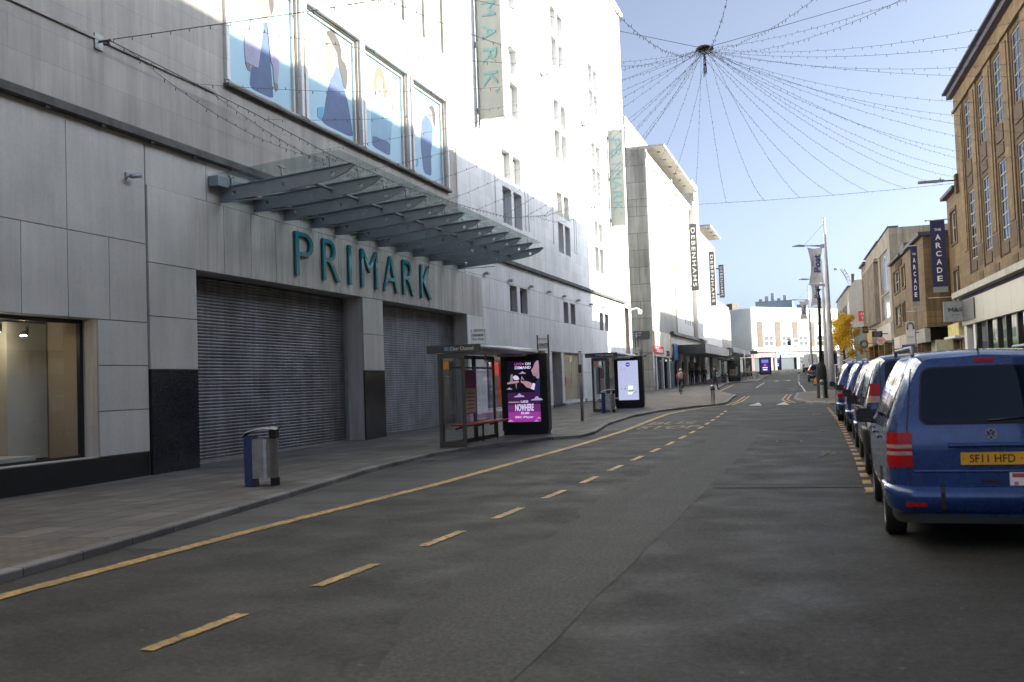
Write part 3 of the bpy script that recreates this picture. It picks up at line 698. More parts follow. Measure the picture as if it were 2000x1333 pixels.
# side door with its little shutter, and the dark doorway further along
d = MB(); d.obox(LF, (50.97, .05, -.86), (52.88, 2.55, -.8)); d.obox(LF, (51.9, .05, -.8), (51.95, 2.55, -.78)); dr = d.build('door', 'stain', store)
d = MB()
for k in range(8): d.obox(LF, (50.97, 2.56+k*.09, -.84), (52.88, 2.635+k*.09, -.75))
d.build('shutter_box', 'galv', dr)
d = MB(); d.obox(LF, (60.72, .2, -.78), (62.28, 3.28, -.7)); d.build('door', 'shopdark', store)
for a, b, c_, d_ in mez: window(store, LF, a, b, c_, d_, -.22, 'framed', 'dglass', 1, 1, .05)
# corner: a recessed brown bay behind the last pier
cb = MB(); cb.obox(LF, (73.35, -.1, -1.2), (74.3, 7.34, .02)); cb.build('corner_pier', 'upper', store)
cb = MB(); cb.quad(LF(71.7, -.1, -.9), LF(73.35, -.1, -.9), LF(73.35, 6.95, -.9), LF(71.7, 6.95, -.9)); cb.quad(LF(71.7, -.1, 0), LF(71.7, -.1, -.9), LF(71.7, 6.95, -.9), LF(71.7, 6.95, 0)); cb.quad(LF(71.7, 6.95, 0), LF(73.35, 6.95, 0), LF(73.35, 6.95, -.9), LF(71.7, 6.95, -.9)); cb.build('corner_recess', 'tandark', store)
cb = MB(); cb.obox(LF, (71.6, 6.95, -.5), (73.36, 7.34, .02)); cb.build('corner_lintel', 'upper', store)
# glass canopy on tapering steel brackets
cz = MB(); NB = 12; YB = [20.75+1.477*i for i in range(NB)]
slope = (7.13-6.87)/(13.9-10.36)
def gzc(x): return 6.87+slope*(x+13.9)
cz.obox(LF, (20.25, 6.60, .06), (37.4, 6.84, .32))
canopy = cz.build('canopy', 'steel', store)
for i, yb in enumerate(YB):
    f = Fr((FX, yb+.04, 0), X_, Z_)               # N = X x Z = -Y
    hl = [[(hx+.055*cos(2*pi*k/12), hz+.055*sin(2*pi*k/12)) for k in range(12)] for hx, hz in ((.42, 6.50), (1.75, 6.575), (3.08, 6.69))]
    b_ = MB(); b_.prism(f, [(.06, 6.30), (1.6, 6.40), (2.6, 6.50), (3.1, 6.58), (3.45, 6.72), (3.64, 6.87), (3.60, 6.88), (.06, 6.62)], 0, .05, 0, hl)
    b_.obox(f, (.06, 6.28, -.02), (1.6, 6.30, .07)); b_.add([f(.06, 6.62, -.05), f(3.58, 6.885, -.05), f(3.58, 6.885, .10), f(.06, 6.62, .10), f(.06, 6.635, -.05), f(3.58, 6.90, -.05), f(3.58, 6.90, .10), f(.06, 6.635, .10)], [(0,3,2,1),(4,5,6,7),(0,1,5,4),(1,2,6,5),(2,3,7,6),(3,0,4,7)])
    bm = b_.build('beam', 'steel', canopy)
    q = MB()
    for sx in (.35, 1.72, 3.0):
        zb = 6.635+(sx-.06)*.0753; zt = gzc(FX+sx)
        q.tube([f(sx, zb, .025), f(sx, zt-.06, .025)], .022, 6)
        for dy in (-.1, .1): q.tube([f(sx, zt-.06, .025), f(sx, zt-.015, .025+dy)], .016, 5); q.lathe(tuple(f(sx, zt-.03, .025+dy)), [(.035, 0), (.035, .026)], 8)
    q.build('glass_fixing', 'galv', canopy)
mb = MB(); mb.tube([(FX+2.25, YB[0]+.02, 6.66), (FX+2.25, YB[-1]+.02, 6.66)], .045, 10); mb.build('tie_tube', 'steel', canopy)
for i in range(NB):
    y0 = YB[i]-.62 if i else 20.3; y1 = min(YB[i]+.845, 37.4) if i < NB-1 else 37.45
    if i: y0 = YB[i]-1.477+.855
    x0, x1 = FX+.02, -10.36
    g_ = MB(); t = .012
    g_.add([(x0, y0, gzc(x0)), (x1, y0, gzc(x1)), (x1, y1, gzc(x1)), (x0, y1, gzc(x0)), (x0, y0, gzc(x0)+t), (x1, y0, gzc(x1)+t), (x1, y1, gzc(x1)+t), (x0, y1, gzc(x0)+t)], [(0,3,2,1),(4,5,6,7),(0,1,5,4),(1,2,6,5),(2,3,7,6),(3,0,4,7)])
    g_.build('glass_panel', 'canopyglass', canopy)
# small things on the wall
def wall_lamp(y, z, label):
    t = thing('wall_lamp', label, 'lamp', (FX, y, z), 'small floodlights along the store wall')
    b_ = MB(); b_.obox(LF, (y-.03, z-.03, 0), (y+.03, z+.03, .10)); b_.build('arm', 'galv', t)
    b_ = MB(); b_.obox(LF, (y-.13, z-.05, .10), (y+.13, z+.06, .26)); b_.obox(LF, (y-.11, z-.055, .12), (y+.11, z-.05, .24)); b_.build('lamp_head', 'galv', t)
for i, y in enumerate((40.3, 43.72, 47.1, 50.47, 53.6, 57.0, 60.4, 63.8)):
    wall_lamp(y, 6.42, 'small grey floodlight on a row along the white wall above the bus shelters')
for y, z in ((51.03, 18.2), (60.4, 17.7)):
    t = thing('wall_lamp', 'boxy floodlight high on the sunlit wall, '+('between first and second window columns' if y < 55 else 'between second and third window columns'), 'lamp', (FX, y, z))
    b_ = MB(); b_.obox(LF, (y-.05, z-.1, 0), (y+.05, z, .35)); b_.build('arm', 'galv', t)
    b_ = MB(); b_.obox(LF, (y-.25, z-.02, .3), (y+.25, z+.42, .55)); b_.build('lamp_head', 'offwhite', t)
t = thing('security_camera', 'grey security camera on the bare stone wall left of the canopy', 'camera', (FX, 17.37, 6.29))
b_ = MB(); b_.obox(LF, (17.30, 6.24, .036), (17.38, 6.36, .08)); b_.tube([LF(17.34, 6.28, .08), LF(17.34, 6.26, .2)], .018, 6); b_.build('bracket', 'galv', t)
b_ = MB(); b_.tube([LF(17.28, 6.26, .2), LF(17.52, 6.31, .26)], .05, 8); b_.build('camera_body', 'galv', t)
t = thing('security_camera', 'white dome camera on a bracket at the far corner of the store', 'camera', (FX, 74.0, 6.9))
b_ = MB(); b_.tube([LF(74, 6.9, 0), LF(74, 7.0, .5), LF(74, 6.85, .75)], .06, 8); b_.build('bracket', 'white', t)
b_ = MB(); b_.lathe(tuple(LF(74, 6.5, .75)), [(.02, 0), (.13, .06), (.16, .2), (.14, .34), (.05, .38)], 12); b_.build('camera_body', 'white', t)
# raised letters over the shutters
sign = thing('shop_sign', 'large teal metal letters reading PRIMARK over the two roller shutters', 'shop sign', (FX, 29, 4.84))
for ch, a, b in (('P', 24.14, 25.12), ('R', 25.70, 26.72), ('I', 27.33, 27.50), ('M', 28.20, 29.37), ('A', 29.82, 30.97), ('R', 31.42, 32.40), ('K', 33.0, 33.98)):
    mb = MB(); mb.text(LF, ch, (a+b)/2, 5.455, b-a, 1.22, .10, .145, 0, bold=-.012)
    mb.text(LF, ch, (a+b)/2, 5.455, b-a-.02, 1.20, .06, .10, 1, bold=-.012)
    for z in (5.1, 5.8): mb.tube([LF(a+.09, z, .05), LF(a+.09, z, .08)], .02, 6, 1)
    mb.build('letter', ['teal', 'tealside'], sign)
def blade(Y, x0, x1, z0, z1, label, lets, lz0, dz):
    t = thing('hanging_sign', label, 'hanging sign', (FX, Y, z0))
    b_ = MB(); b_.box((x0, Y, z0), (x1-.06, Y+.24, z1)); b_.build('panel', 'signgrey', t)
    b_ = MB(); b_.box((x1-.06, Y-.01, z0-.02), (x1, Y+.25, z1+.02)); b_.box((x0, Y+.002, z0-.03), (x1-.06, Y+.23, z0-.001)); b_.build('edge_trim', 'white', t)
    f = facing_cam(0, Y, 0); b_ = MB(); cx = (x0+x1-.06)/2
    for i, ch in enumerate(lets):
        b_.text(f, ch, cx, lz0+dz*(len(lets)-1-i), (.11 if ch == 'I' else .62), .62, .004, .03, 0, rot=-pi/2)
    b_.disc(f, cx+.25, lz0-.55, .07, .004, .02, 0)
    b_.build('lettering', 'cyan', t)
    b_ = MB(); k = z0+.4; b_.tube([(FX+.09, Y+.12, z0-.35), (FX+.09, Y+.12, z1+.2)], .05, 8)
    while k < z1: b_.box((FX, Y+.06, k-.12), (x0, Y+.18, k+.12)); k += 2.9
    b_.build('bracket', 'framed', t)
blade(40.1, -13.62, -12.50, 13.06, 22.6, 'big grey vertical sign with turquoise letters above the canopy end', 'PRIMARK', 14.75, 1.02)
blade(68.0, -13.70, -12.66, 12.40, 19.15, 'grey vertical sign with faint turquoise letters at the far corner of the store', 'PRIMARK', 13.75, .74)
# ------------------------------------------------------------------ left, further on: ribbed white store with roof slabs
def debenhams():
    Y0 = 83.5; dz = .6
    deb = thing('department_store', 'white ribbed department store with flat roof slabs and grey concrete end wall', 'building', (FX, 110, 1))
    f = LF
    slits = [(105.3+1.95*k, 105.3+1.95*k+.55, 7.3, 9.6, .35) for k in range(5)]+[(123.5+2.2*k, 123.5+2.2*k+.5, 7.0, 10.2, .35) for k in range(5)]
    w = MB()
    wall(w, f, Y0, 117, 5.75, 21.2, [h for h in slits if h[1] < 117], .3)
    wall(w, f, 117, 139, 5.75, 19.4, [h for h in slits if h[0] > 117], .3)
    w.quad(f(139, 5.2), f(157, 5.2), f(157, 12.2), f(139, 12.2)); w.quad((FX, 157, 0), (FX-12, 157, 0), (FX-12, 157, 12.2), (FX, 157, 12.2))
    w.quad((FX, 139, 12.2), (FX-20, 139, 12.2), (FX-20, 139, 19.4), (FX, 139, 19.4))
    for y0, y1, z in ((Y0, 117, 21.2), (117, 139, 19.4), (139, 157, 12.2)):
        w.quad((FX-25, y0, z), (FX, y0, z), (FX, y1, z), (FX-25, y1, z))
    # ribs
    y = Y0+1.1
    while y < 97.3: w.obox(f, (y, 5.8, 0), (y+.14, 20.9, .16)); y += .62
    w.obox(f, (97.6, 5.8, 0), (97.9, 21.2, .26)); w.obox(f, (Y0, 5.75, 0), (Y0+.7, 21.2, .12))
    y = 118.2
    while y < 138: w.obox(f, (y, 10.6, 0), (y+.18, 19.2, .16)); y += 1.25
    y = 144.5
    while y < 157: w.obox(f, (y, 5.4, 0), (y+.3, 11.4, .16)); y += 1.2
    w.build('front_wall', 'pale', deb)
    for h in slits:
        mb = MB(); mb.quad(f(h[0], h[2], -.3), f(h[1], h[2], -.3), f(h[1], h[3], -.3), f(h[0], h[3], -.3)); mb.build('window', 'dglass', deb)
    w = MB(); ff = facing_cam(FX, Y0, 0)
    wall(w, ff, -16, 0, -.3, 21.2); w.build('end_wall', 'conc', deb)
    w = MB(); w.box((FX-10, 86, 21.2), (FX-2.15, 99, 25.0)); w.build('stair_tower', 'conc', deb)
    w = MB(); w.box((FX-2.15, 86, 21.2), (FX-2.0, 99, 24.9)); w.box((FX-.5, Y0+.02, 20.4), (FX+.19, 117, 20.95)); w.build('parapet', 'pale', deb)
    w = MB(); w.obox(f, (112.2, 5.8, 0), (117.2, 23.9, .5)); w.box((FX-4, 112.2, 19.5), (FX, 117.2, 23.9)); w.build('fin_tower', 'pale', deb)
    w = MB(); w.quad(f(117.205, 18, -3), f(117.205, 18, .5), f(117.205, 23, .5), f(117.205, 23, -3)); 
    w.obox(f, (112, 21.5, .551), (113.2, 23.2, .56)); w.build('fin_opening', 'tandark', deb)
    for y0, y1, z, tip in ((86, 109.5, 21.85, 1.35), (125, 138.2, 20.4, 1.0)):
        s = MB(); s.box((FX-3, y0, z), (FX+tip, y1, z+.22))
        s.build('roof_slab', 'beigeslab', deb)
        s = MB()
        for k in range(int((y1-y0)/3.4)): s.lathe((FX+.55, y0+2+k*3.4, z-.05), [(.16, 0), (.16, .05)], 10)
        s.build('soffit_light', 'tandark', deb)
        s = MB(); s.box((FX-2.2, y0+.8, z-.9 if z > 21 else z-1.05), (FX-1.6, y1-.8, z)); s.build('clerestory', 'sglass', deb)
    # street level: shop bay, strip, entrance canopy, dark shopfronts
    w = MB(); w.obox(f, (Y0, 3.55, 0), (92.2, 5.72, .25)); w.build('marble_panel', stone('marble_panel', (.62, .56, .48), (1.6, 2.4), .01, .25, .1, 'X', .06), deb)
    w = MB(); w.obox(f, (92.2, 3.5, .0), (92.6, 5.7, .28)); w.box((FX+.25, Y0+.1, 3.55), (FX+.27, Y0+.15, 5.7)); w.build('orange_panel', flat('orange_panel', (.55, .30, .14), .6), deb)
    w = MB(); w.obox(f, (92.6, 4.85, 0), (117, 5.74, .06)); w.build('upper_band', 'pale', deb)
    w = MB(); w.obox(f, (93, 5.76, 0), (121, 6.02, .5)); w.build('strip_canopy', 'dgrey', deb)
    w = MB()
    for a in (84.0, 87.6, 91.4): w.obox(f, (a, .3, 0), (a+.45, 3.5, .2))
    for a in (99.5, 104.5, 109.5, 115.0, 120.2): w.obox(f, (a, .6, -.3), (a+.9, 4.2, .1))
    w.obox(f, (122, .8, -.1), (126.5, 4.3, .02)); w.obox(f, (130, .9, -.1), (139, 5, .02)); w.build('shop_pier', 'pale', deb)
    w = MB(); w.quad(f(Y0, .2, -.5), f(157, .2, -.5), f(157, 5.75, -.5), f(Y0, 5.75, -.5)); w.build('shop_recess', 'shopdark', deb)
    w = MB()
    for a, b in ((84.5, 85.9), (88.1, 89.4), (89.6, 91.3), (92.6, 95.2), (95.4, 98), (100.5, 104.3), (105.5, 109.3), (110.5, 114.8), (116, 120)):
        w.quad(f(a, .7, -.35), f(b, .7, -.35), f(b, 3.4, -.35), f(a, 3.4, -.35))
    w.build('shop_glass', 'dglass', deb)
    w = MB(); w.obox(f, (92.4, .4, -.3), (95.6, 3.2, .02)); 
    for k in range(9): w.obox(f, (92.5+k*.34, .5, .02), (92.6+k*.34, 3.1, .05))
    w.build('folding_shutter', 'bluegrey', deb)
    w = MB(); w.obox(f, (93.2, 3.4, .30), (95.8, 4.9, .42)); w.build('blue_sign_box', flat('sign_blue', (.04, .11, .26), .5), deb)
    w = MB(); w.box((FX, 97.5, 4.02), (FX+2.85, 122.4, 4.14)); w.box((FX, 97.55, 4.14), (FX+2.8, 122.3, 4.2)); 
    cn = w.build('entrance_canopy', 'beigeslab', deb)
    w = MB(); w.box((FX+.02, 97.4, 4.0), (FX+2.85, 97.5, 4.86)); w.box((FX+2.6, 122.4, 4.1), (FX+2.95, 124.6, 5.1)); w.build('fascia', 'dgrey', cn)
    w = MB(); w.box((FX+2.76, 97.52, 4.0), (FX+2.86, 101.4, 4.86)); w.box((FX+2.76, 101.6, 4.0), (FX+2.86, 122.3, 4.86)); w.build('fascia', 'offwhite', cn)
    w = MB(); w.obox(f, (124.6, 4.6, 0), (157, 5.2, 3.2)); w.obox(f, (124.6, 4.45, .1), (157, 4.6, 3.0)); w.build('street_canopy', 'pale', deb)
    # signs: each hangs on the wall and is a thing of its own
    for Y, x1, z0, z1, lab in ((111, -12.89, 11.28, 18.7, 'nearest of the three tall dark vertical signs reading DEBENHAMS'), (130.5, -13.04, 10.86, 17.88, 'middle one of the three dark vertical signs reading DEBENHAMS'), (142.5, -13.0, 12.75, 17.4, 'farthest and smallest of the three dark vertical signs reading DEBENHAMS')):
        t = thing('hanging_sign', lab, 'hanging sign', (FX, Y, z0), 'dark vertical store signs')
        b_ = MB(); b_.box((FX+.1, Y, z0), (x1, Y+.22, z1)); b_.build('panel', 'dgrey', t)
        b_ = MB(); fr = facing_cam(0, Y, 0); b_.text(fr, 'DEBENHAMS', (FX+.1+x1)/2, (z0+z1)/2, (z1-z0)*.88, (x1-FX-.1)*.52, .002, .03, 0, bold=.006, rot=-pi/2, spacing=1.25); b_.build('lettering', 'white', t)
        b_ = MB()
        for k in (z0+.5, z1-.5): b_.box((FX-.4 if Y > 120 else FX+.02, Y+.06, k-.08), (FX+.1, Y+.16, k+.08))
        b_.build('bracket', 'dgrey', t)
    fr = facing_cam(0, Y0, 0)
    t = thing('wall_sign', 'dark sign with three lines of white lettering on the grey concrete end wall', 'wall sign', (-15, Y0, 3.9))
    b_ = MB(); a = onY(1236, 648, Y0); b = onY(1269, 662, Y0); b_.box((a.x-1.0, Y0-.08, b.z), (b.x, Y0-.003, a.z)); b_.build('panel', 'dgrey', t)
    b_ = MB(); fr2 = facing_cam(0, Y0-.08, 0)
    b_.text(fr2, 'DEBENHAMS', a.x-.02, a.z-.16, 1.5, .14, .002, .02, 0, spacing=1.3); b_.text(fr2, 'Department store', a.x-.05, a.z-.36, 1.4, .13, .002, .02, 0); b_.text(fr2, 'Open today', a.x-.15, a.z-.55, 1.0, .12, .002, .02, 0); b_.build('lettering', 'white', t)
    t = thing('wall_sign', 'small red sign with white script on the marble panel by the corner', 'wall sign', (FX, 86, 4.3))
    b_ = MB(); a = onX(1277, 676, FX+.3); b = onX(1296, 687, FX+.3); b_.obox(f, (a.y, min(a.z, b.z)-.25, .26), (b.y, max(a.z, b.z)+.05, .34)); b_.build('panel', flat('sign_red', (.55, .03, .05), .45), t)
    b_ = MB(); b_.text(f, 'Tobacco', (a.y+b.y)/2, (a.z+b.z)/2-.1, (b.y-a.y)*.72, .42, .34, .36, 0, bold=.03, shear=.3); b_.text(f, 'ZYGO', 90.4, 3.9, 2.0, .5, .26, .28, 1, bold=.02); b_.build('lettering', ['white', 'blackmatt'], t)
    t = thing('utility_box', 'grey cabinet with dark slot fixed low on the concrete end wall', 'wall box', (-14.6, Y0, 3))
    a = onY(1239, 683, Y0); b = onY(1251, 700, Y0); b_ = MB(); b_.box((a.x, Y0-.3, b.z), (b.x, Y0-.003, a.z)); b_.build('cabinet', 'galv', t)
    b_ = MB(); b_.box((a.x+.1, Y0-.32, (a.z+b.z)/2-.06), (b.x-.15, Y0-.3, (a.z+b.z)/2+.04)); b_.box((a.x, Y0-.31, b.z-.14), (b.x, Y0-.003, b.z-.005)); b_.build('slot', 'dgrey', t)
    t = thing('lamp_post', 'slim pale pole with a short bracket in front of the concrete end wall', 'lamp post', (-13.1, 82.0, gz(82)))
    b_ = MB(); b_.tube([(-13.55, 82.4, gz(82)), (-13.55, 82.4, 3.85)], .06, 8); b_.build('pole', 'offwhite', t)
    b_ = MB(); b_.tube([(-13.55, 82.4, 3.8), (-13.9, 82.4, 3.8), (-14.2, 82.4, 3.65)], .03, 6); b_.lathe((-14.25, 82.4, 3.5), [(.1, 0), (.1, .15)], 8); b_.build('bracket', 'dgrey', t)
M['shopglass'] = flat('shop_glass_dark', (.02, .03, .032), .25, 0, .3, .5, spec=.25); 

# ------------------------------------------------------------------ the building that closes the street
def closing():
    Yc = 160.0; O = V3((-10.75, Yc, 0)); U = V3((.6, .8, 0))
    f = Fr(O, U, Z_)                                   # N = U x Z = (.8,-.6,0)
    zt, zb, zg = 12.25, 5.55, 2.2
    t = thing('corner_building', 'low white building with orange brick piers closing the street', 'building', (O.x, Yc, zg))
    W_ = 34
    bays = [(1.3+4.3*k, 1.3+4.3*k+1.35) for k in range(8)]
    wins = []
    for k in range(8):
        a = bays[k][1]+.25; b = a+2.35
        wins.append((a, b, 6.15, 7.95, .15))
    w = MB(); wall(w, f, 0, W_, zb, zt, wins, .15)
    w.quad(f(0, zb), f(0, zt), f(0, zt, -20), f(0, zb, -20)); w.quad(f(0, zt), f(W_, zt), f(W_, zt, -20), f(0, zt, -20))
    w.obox(f, (-.1, zt-.25, 0), (W_, zt+.12, .18)); w.obox(f, (-.1, zb-.2, 0), (W_, zb+.28, .5)); w.obox(f, (0, zb+.28, 0), (.7, zt-.25, .12))
    w.build('wall', 'white', t)
    b_ = MB()
    for a, b in bays: b_.obox(f, (a, 6.0, .003), (b, 10.15, .06))
    b_.build('brick_pier', 'brick', t)
    b_ = MB()
    for a, b, *_ in wins:
        for k in range(5): b_.obox(f, (a+k*.5, 9.75, .003), (a+k*.5+.28, 10.05, .02))
    b_.build('louvre', 'dgrey', t)
    for a, b, c_, d_, _ in wins: window(t, f, a, b, c_, d_, -.05, 'frame', 'shopglass', 2, 2, .14, .16, .08)
    b_ = MB(); b_.quad(f(0, zb+.3, .004-.01), f(0, zt-.3, -.006), f(0, zt-.3, -15), f(0, zb+.3, -15))
    # shopfronts under, colours darkened to stand for the overhang's shade
    shops = [(-8, 0, flat('shop_maroon', (.05, .012, .016), .5)), (0, 5.4, flat('shop_red', (.09, .012, .013), .5)), (5.4, 10.9, flat('shop_pale_blue', (.13, .18, .26), .5)), (10.9, 15.2, flat('shop_pale', (.13, .17, .18), .5)), (15.2, 19.6, flat('shop_grey', (.07, .07, .065), .5)), (19.6, 26, flat('shop_navy', (.02, .035, .06), .5)), (26, W_, M['bluegrey'])]
    for a, b, mt in shops:
        q = MB(); q.obox(f, (a+.05, 4.35, -.2), (b-.05, zb-.2, .12)); fa = q.build('fascia', mt, t)
        q = MB(); q.obox(f, (a+.02, zg-.4, -.3), (a+.3, 4.35, .05)); q.obox(f, (b-.3, zg-.4, -.3), (b-.02, 4.35, .05)); q.build('pilaster', mt if a != 10.9 else M['white'], t)
        q = MB(); q.quad(f(a+.3, zg-.3, -.25), f(b-.3, zg-.3, -.25), f(b-.3, 4.35, -.25), f(a+.3, 4.35, -.25)); q.build('shop_glass', 'shopglass', t)
        if a == 5.4:
            q = MB(); q.text(f, 'Bonn Plumbs', 8.1, 4.85, 3.9, .42, .12, .15, 0, bold=.02); q.build('lettering', flat('blue_letters', (.03, .05, .22), .5), fa)
        if a == 0:
            q = MB(); q.text(f, 'Post', 1.2, 4.6, 1.0, .3, .12, .15, 0, bold=.02); q.obox(f, (3.9, 4.55, .12), (5.0, 5.05, .14)); q.build('lettering', 'white', fa)
    q = MB(); q.obox(f, (3.6, zg, -.2), (5.1, 4.3, -.1), 0)
    for k in range(3): q.obox(f, (3.62, zg+.3+k*.65, -.1), (5.08, zg+.62+k*.65, -.08), 1)
    q.build('window_poster', [flat('poster_blue_pale', (.12, .18, .22), .5), flat('poster_stripe', (.18, .05, .045), .5)], t)
    b_ = MB(); b_.obox(f, (-15, zt+.12, -14), (-.4+6, zt+.5, -13)); b_.obox(f, (1.2, zt, -6), (2.6, zt+1.1, -4.8)); b_.build('chimney', 'brick', t)
    s = MB(); s.box((O.x-9, Yc+.5, 2), (O.x-.02, Yc+14, zb-.1)); s.build('ground_floor_return', 'shopdark', t)
    s = MB(); s.quad((O.x-16, Yc+4, zb), (O.x-.02, Yc+.06, zb), (O.x-.02, Yc+.06, zt-.2), (O.x-16, Yc+4, zt-.2)); s.quad((O.x-16, Yc+4, zb), (O.x-16, Yc+30, zb), (O.x-16, Yc+30, zt), (O.x-16, Yc+4, zt)); s.build('return_wall', flat('grey_render', (.42, .46, .50), .8, 0, .08, .3), t)
    sg = thing('estate_board', 'small white and navy letting board fixed to the brick pier of the white building', 'board', tuple(f(9.9, 6.4, .3)))
    q = MB(); q.obox(f, (9.2, 6.3, .3), (10.9, 7.4, .34)); q.build('panel', 'white', sg)
    q = MB(); q.obox(f, (9.7, 6.75, .34), (10.9, 7.35, .36)); q.text(f, 'TO LET', 10.0, 6.5, 1.3, .25, .34, .36, 0); q.build('lettering', 'navy', sg)
    # blocks standing behind
    for (x0, x1, y0, y1, zz, mt, lab) in ((onY(1475, 590, 190).x, onY(1547, 590, 190).x, 190, 204, onY(1475, 590, 190).z, 'bluegrey', 'long blue-grey plant block rising behind the white corner building'), (onY(1556, 596, 195).x, onY(1574, 596, 195).x, 195, 200, onY(1556, 595.5, 195).z, 'bluegrey', 'smaller blue-grey rooftop box right of the long plant block')):
        b_ = thing('rooftop_block', lab, 'building', (x0, y0, 3))
        q = MB(); q.box((x0, y0, 2), (x1, y1, zz)); q.build('wall', mt, b_)
        q = MB()
        for k in range(5): q.box((x0+.6+k*1.1, y0+1, zz), (x0+1.2+k*1.1, y0+2, zz+.5+.5*(k % 3)))
        q.build('roof_plant', 'galv', b_)
    q = thing('corner_building', 'pale low block seen between the lamp columns and the yellow tree', 'building', (9, 205, 3))
    b_ = MB(); b_.box((3.5, 186, 2), (30, 200, 15.0)); b_.build('wall', 'pale', q); b_ = MB(); b_.box((3.3, 185.8, 15.0), (30.2, 200, 15.5)); b_.build('roof_edge', 'bluegrey', q)
    b_ = MB()
    for k in range(5): b_.box((4.5+k*2.5, 185.9, 9), (6.2+k*2.5, 185.99, 11))
    b_.build('window', 'dglass', q)
# ------------------------------------------------------------------ right side of the street
S = 1.0375
def zr(z): return 1.65+(z-1.65)*S
UR = V3((.038, -1, 0)).normalized()
def right_plane(const, Yfar):
    Yf = Yfar*S; return Fr((const*S-.038*Yf, Yf, 0), UR, Z_)          # u runs towards the camera, N towards the street
def right_store():
    f = right_plane(10.43, 64)
    t = thing('stone_store', 'tall honey stone store with two rows of narrow vertical windows', 'building', tuple(f(20, .4)))
    UE = 100; zt = zr(18.0); zl = zr(6.1)
    bays = [2.75+4.2*k for k in range(12)]
    hol = [(u-.05, u+2.35, zr(6.9), zr(16.75), .075) for u in bays]
    w = MB(); wall(w, f, 0, UE, zl, zt, hol, .3)
    d = 26
    w.quad(f(0, -.5, -d), f(0, -.5, 0), f(0, zt, 0), f(0, zt, -d)); w.quad(f(UE, -.5), f(UE, -.5, -d), f(UE, zt, -d), f(UE, zt))
    w.quad(f(0, zt), f(UE, zt), f(UE, zt, -d), f(0, zt, -d)); w.quad(f(UE, -.5, -d), f(0, -.5, -d), f(0, zt, -d), f(UE, zt, -d))
    w.build('wall', 'tan', t)
    w = MB(); w.obox(f, (-.5, zt, -1), (UE, zt+.12, .55)); w.obox(f, (-.4, zt-.3, 0), (UE, zt, .32)); w.build('cornice', 'corn', t)
    w = MB()
    for u in bays:                                                   # brown bay backs with moulded panels between the storeys
        z0, z1, z2, z3 = zr(7.7), zr(11.5), zr(13.3), zr(16.5)
        wall(w, f, u-.05, u+2.35, zr(6.9), zr(16.75), [(u+.28, u+2.02, z0, z1), (u+.28, u+2.02, z2, z3)], .16, 0)
    w.v = [tuple(V3(p)-f.N*.07) for p in w.v]                        # the bay backs sit behind the wall plane
    for u in bays:
        for za, zb in ((zr(11.75), zr(12.25)), (zr(12.4), zr(13.1)), (zr(7.0), zr(7.5))): w.obox(f, (u+.35, za, -.069), (u+1.95, zb, -.02))
        w.obox(f, (u+2.7, zr(6.35), 0), (u+3.9, zr(6.75), .03)); w.obox(f, (u+2.55, zr(7.1), 0), (u+3.95, zr(8.2), .02))
    w.build('brown_bay', 'tandark', t)
    w = MB()
    for u in [b+2.35 for b in bays]+[1.0]:
        w.obox(f, (u+.35, zr(8.3), 0), (u+1.45, zr(16.5), .05))
    w.obox(f, (-.05, zr(16.75), 0), (UE, zr(16.9), .12)); w.build('pilaster', 'tan', t)
    for k, u in enumerate(bays):
        window(t, f, u+.28, u+2.02, zr(7.7), zr(11.5), -.12, 'framestone', 'dglass', 2, 6, .07, .05)
        window(t, f, u+.28, u+2.02, zr(13.3), zr(16.5), -.12, 'framestone', 'dglass', 2, 5, .07, .05)
    w = MB(); w.obox(f, (-.9, zr(5.78), 0), (UE, zl, .55)); w.build('ledge', 'ledgestone', t)
    w = MB(); w.obox(f, (-.05, zr(5.55), -.1), (UE, zr(5.78), .12)); w.build('shadow_gap', 'navy', t)
    w = MB()
    u = .1
    while u < UE: w.obox(f, (u, zr(4.1), -.1), (min(UE, u+3.45), zr(5.55), .2)); u += 3.47
    w.build('fascia', 'beige', t)
    w = MB(); w.quad(f(0, -.2, -.6), f(UE, -.2, -.6), f(UE, zr(4.1), -.6), f(0, zr(4.1), -.6)); w.quad(f(0, zr(4.1), 0), f(UE, zr(4.1), 0), f(UE, zr(4.1), -.6), f(0, zr(4.1), -.6)); w.build('shop_recess', 'shopdark', t)
    eds = [3.9, 7.0, 9.6, 11.7, 14.2, 16.0, 19.4, 22.8, 26.2, 30, 34, 38, 42, 46, 50, 55, 60]
    w = MB()
    for u in eds: w.obox(f, (u-.09, .3, -.2), (u+.09, zr(4.1), .05))
    w.build('mullion', 'shopdark', t)
    w = MB(); w.obox(f, (3.15, .3, -.2), (3.75, zr(4.1), .1)); w.obox(f, (0, .3, -.5), (.9, zr(4.1), .08)); w.build('shop_pier', 'offwhite', t)
    gm = [flat('display_dark_green', (.03, .16, .055), .5), flat('display_bright_green', (.17, .34, .035), .5), flat('display_cream', (.50, .47, .38), .6), flat('display_grey', (.10, .11, .13), .5)]
    w = MB(); rr = random.Random(5)
    for a, b in zip(eds, eds[1:]):
        if a > 34: break
        g_ = 0 if a < 9 else 1 if a < 14 else 3
        w.obox(f, (a+.1, 3.0, -.58), (b-.1, zr(4.05), -.55), 2); w.obox(f, (a+.1, .5, -.58), (b-.1, 3.0, -.55), g_)
        if g_ < 2:
            w.obox(f, (a+.15, 1.9, -.55), (b-.15, 2.4, -.50), 1-g_ if a > 7 else 0); w.obox(f, (a+.3, 3.15, -.55), (a+.3+(b-a)*.5, 3.6, -.52), 0)
    w.build('window_display', gm, t)
    w = MB(); w.quad(f(3.9, .3, -.08), f(60, .3, -.08), f(60, zr(4.1), -.08), f(3.9, zr(4.1), -.08)); w.build('shop_glass', 'clear', t)
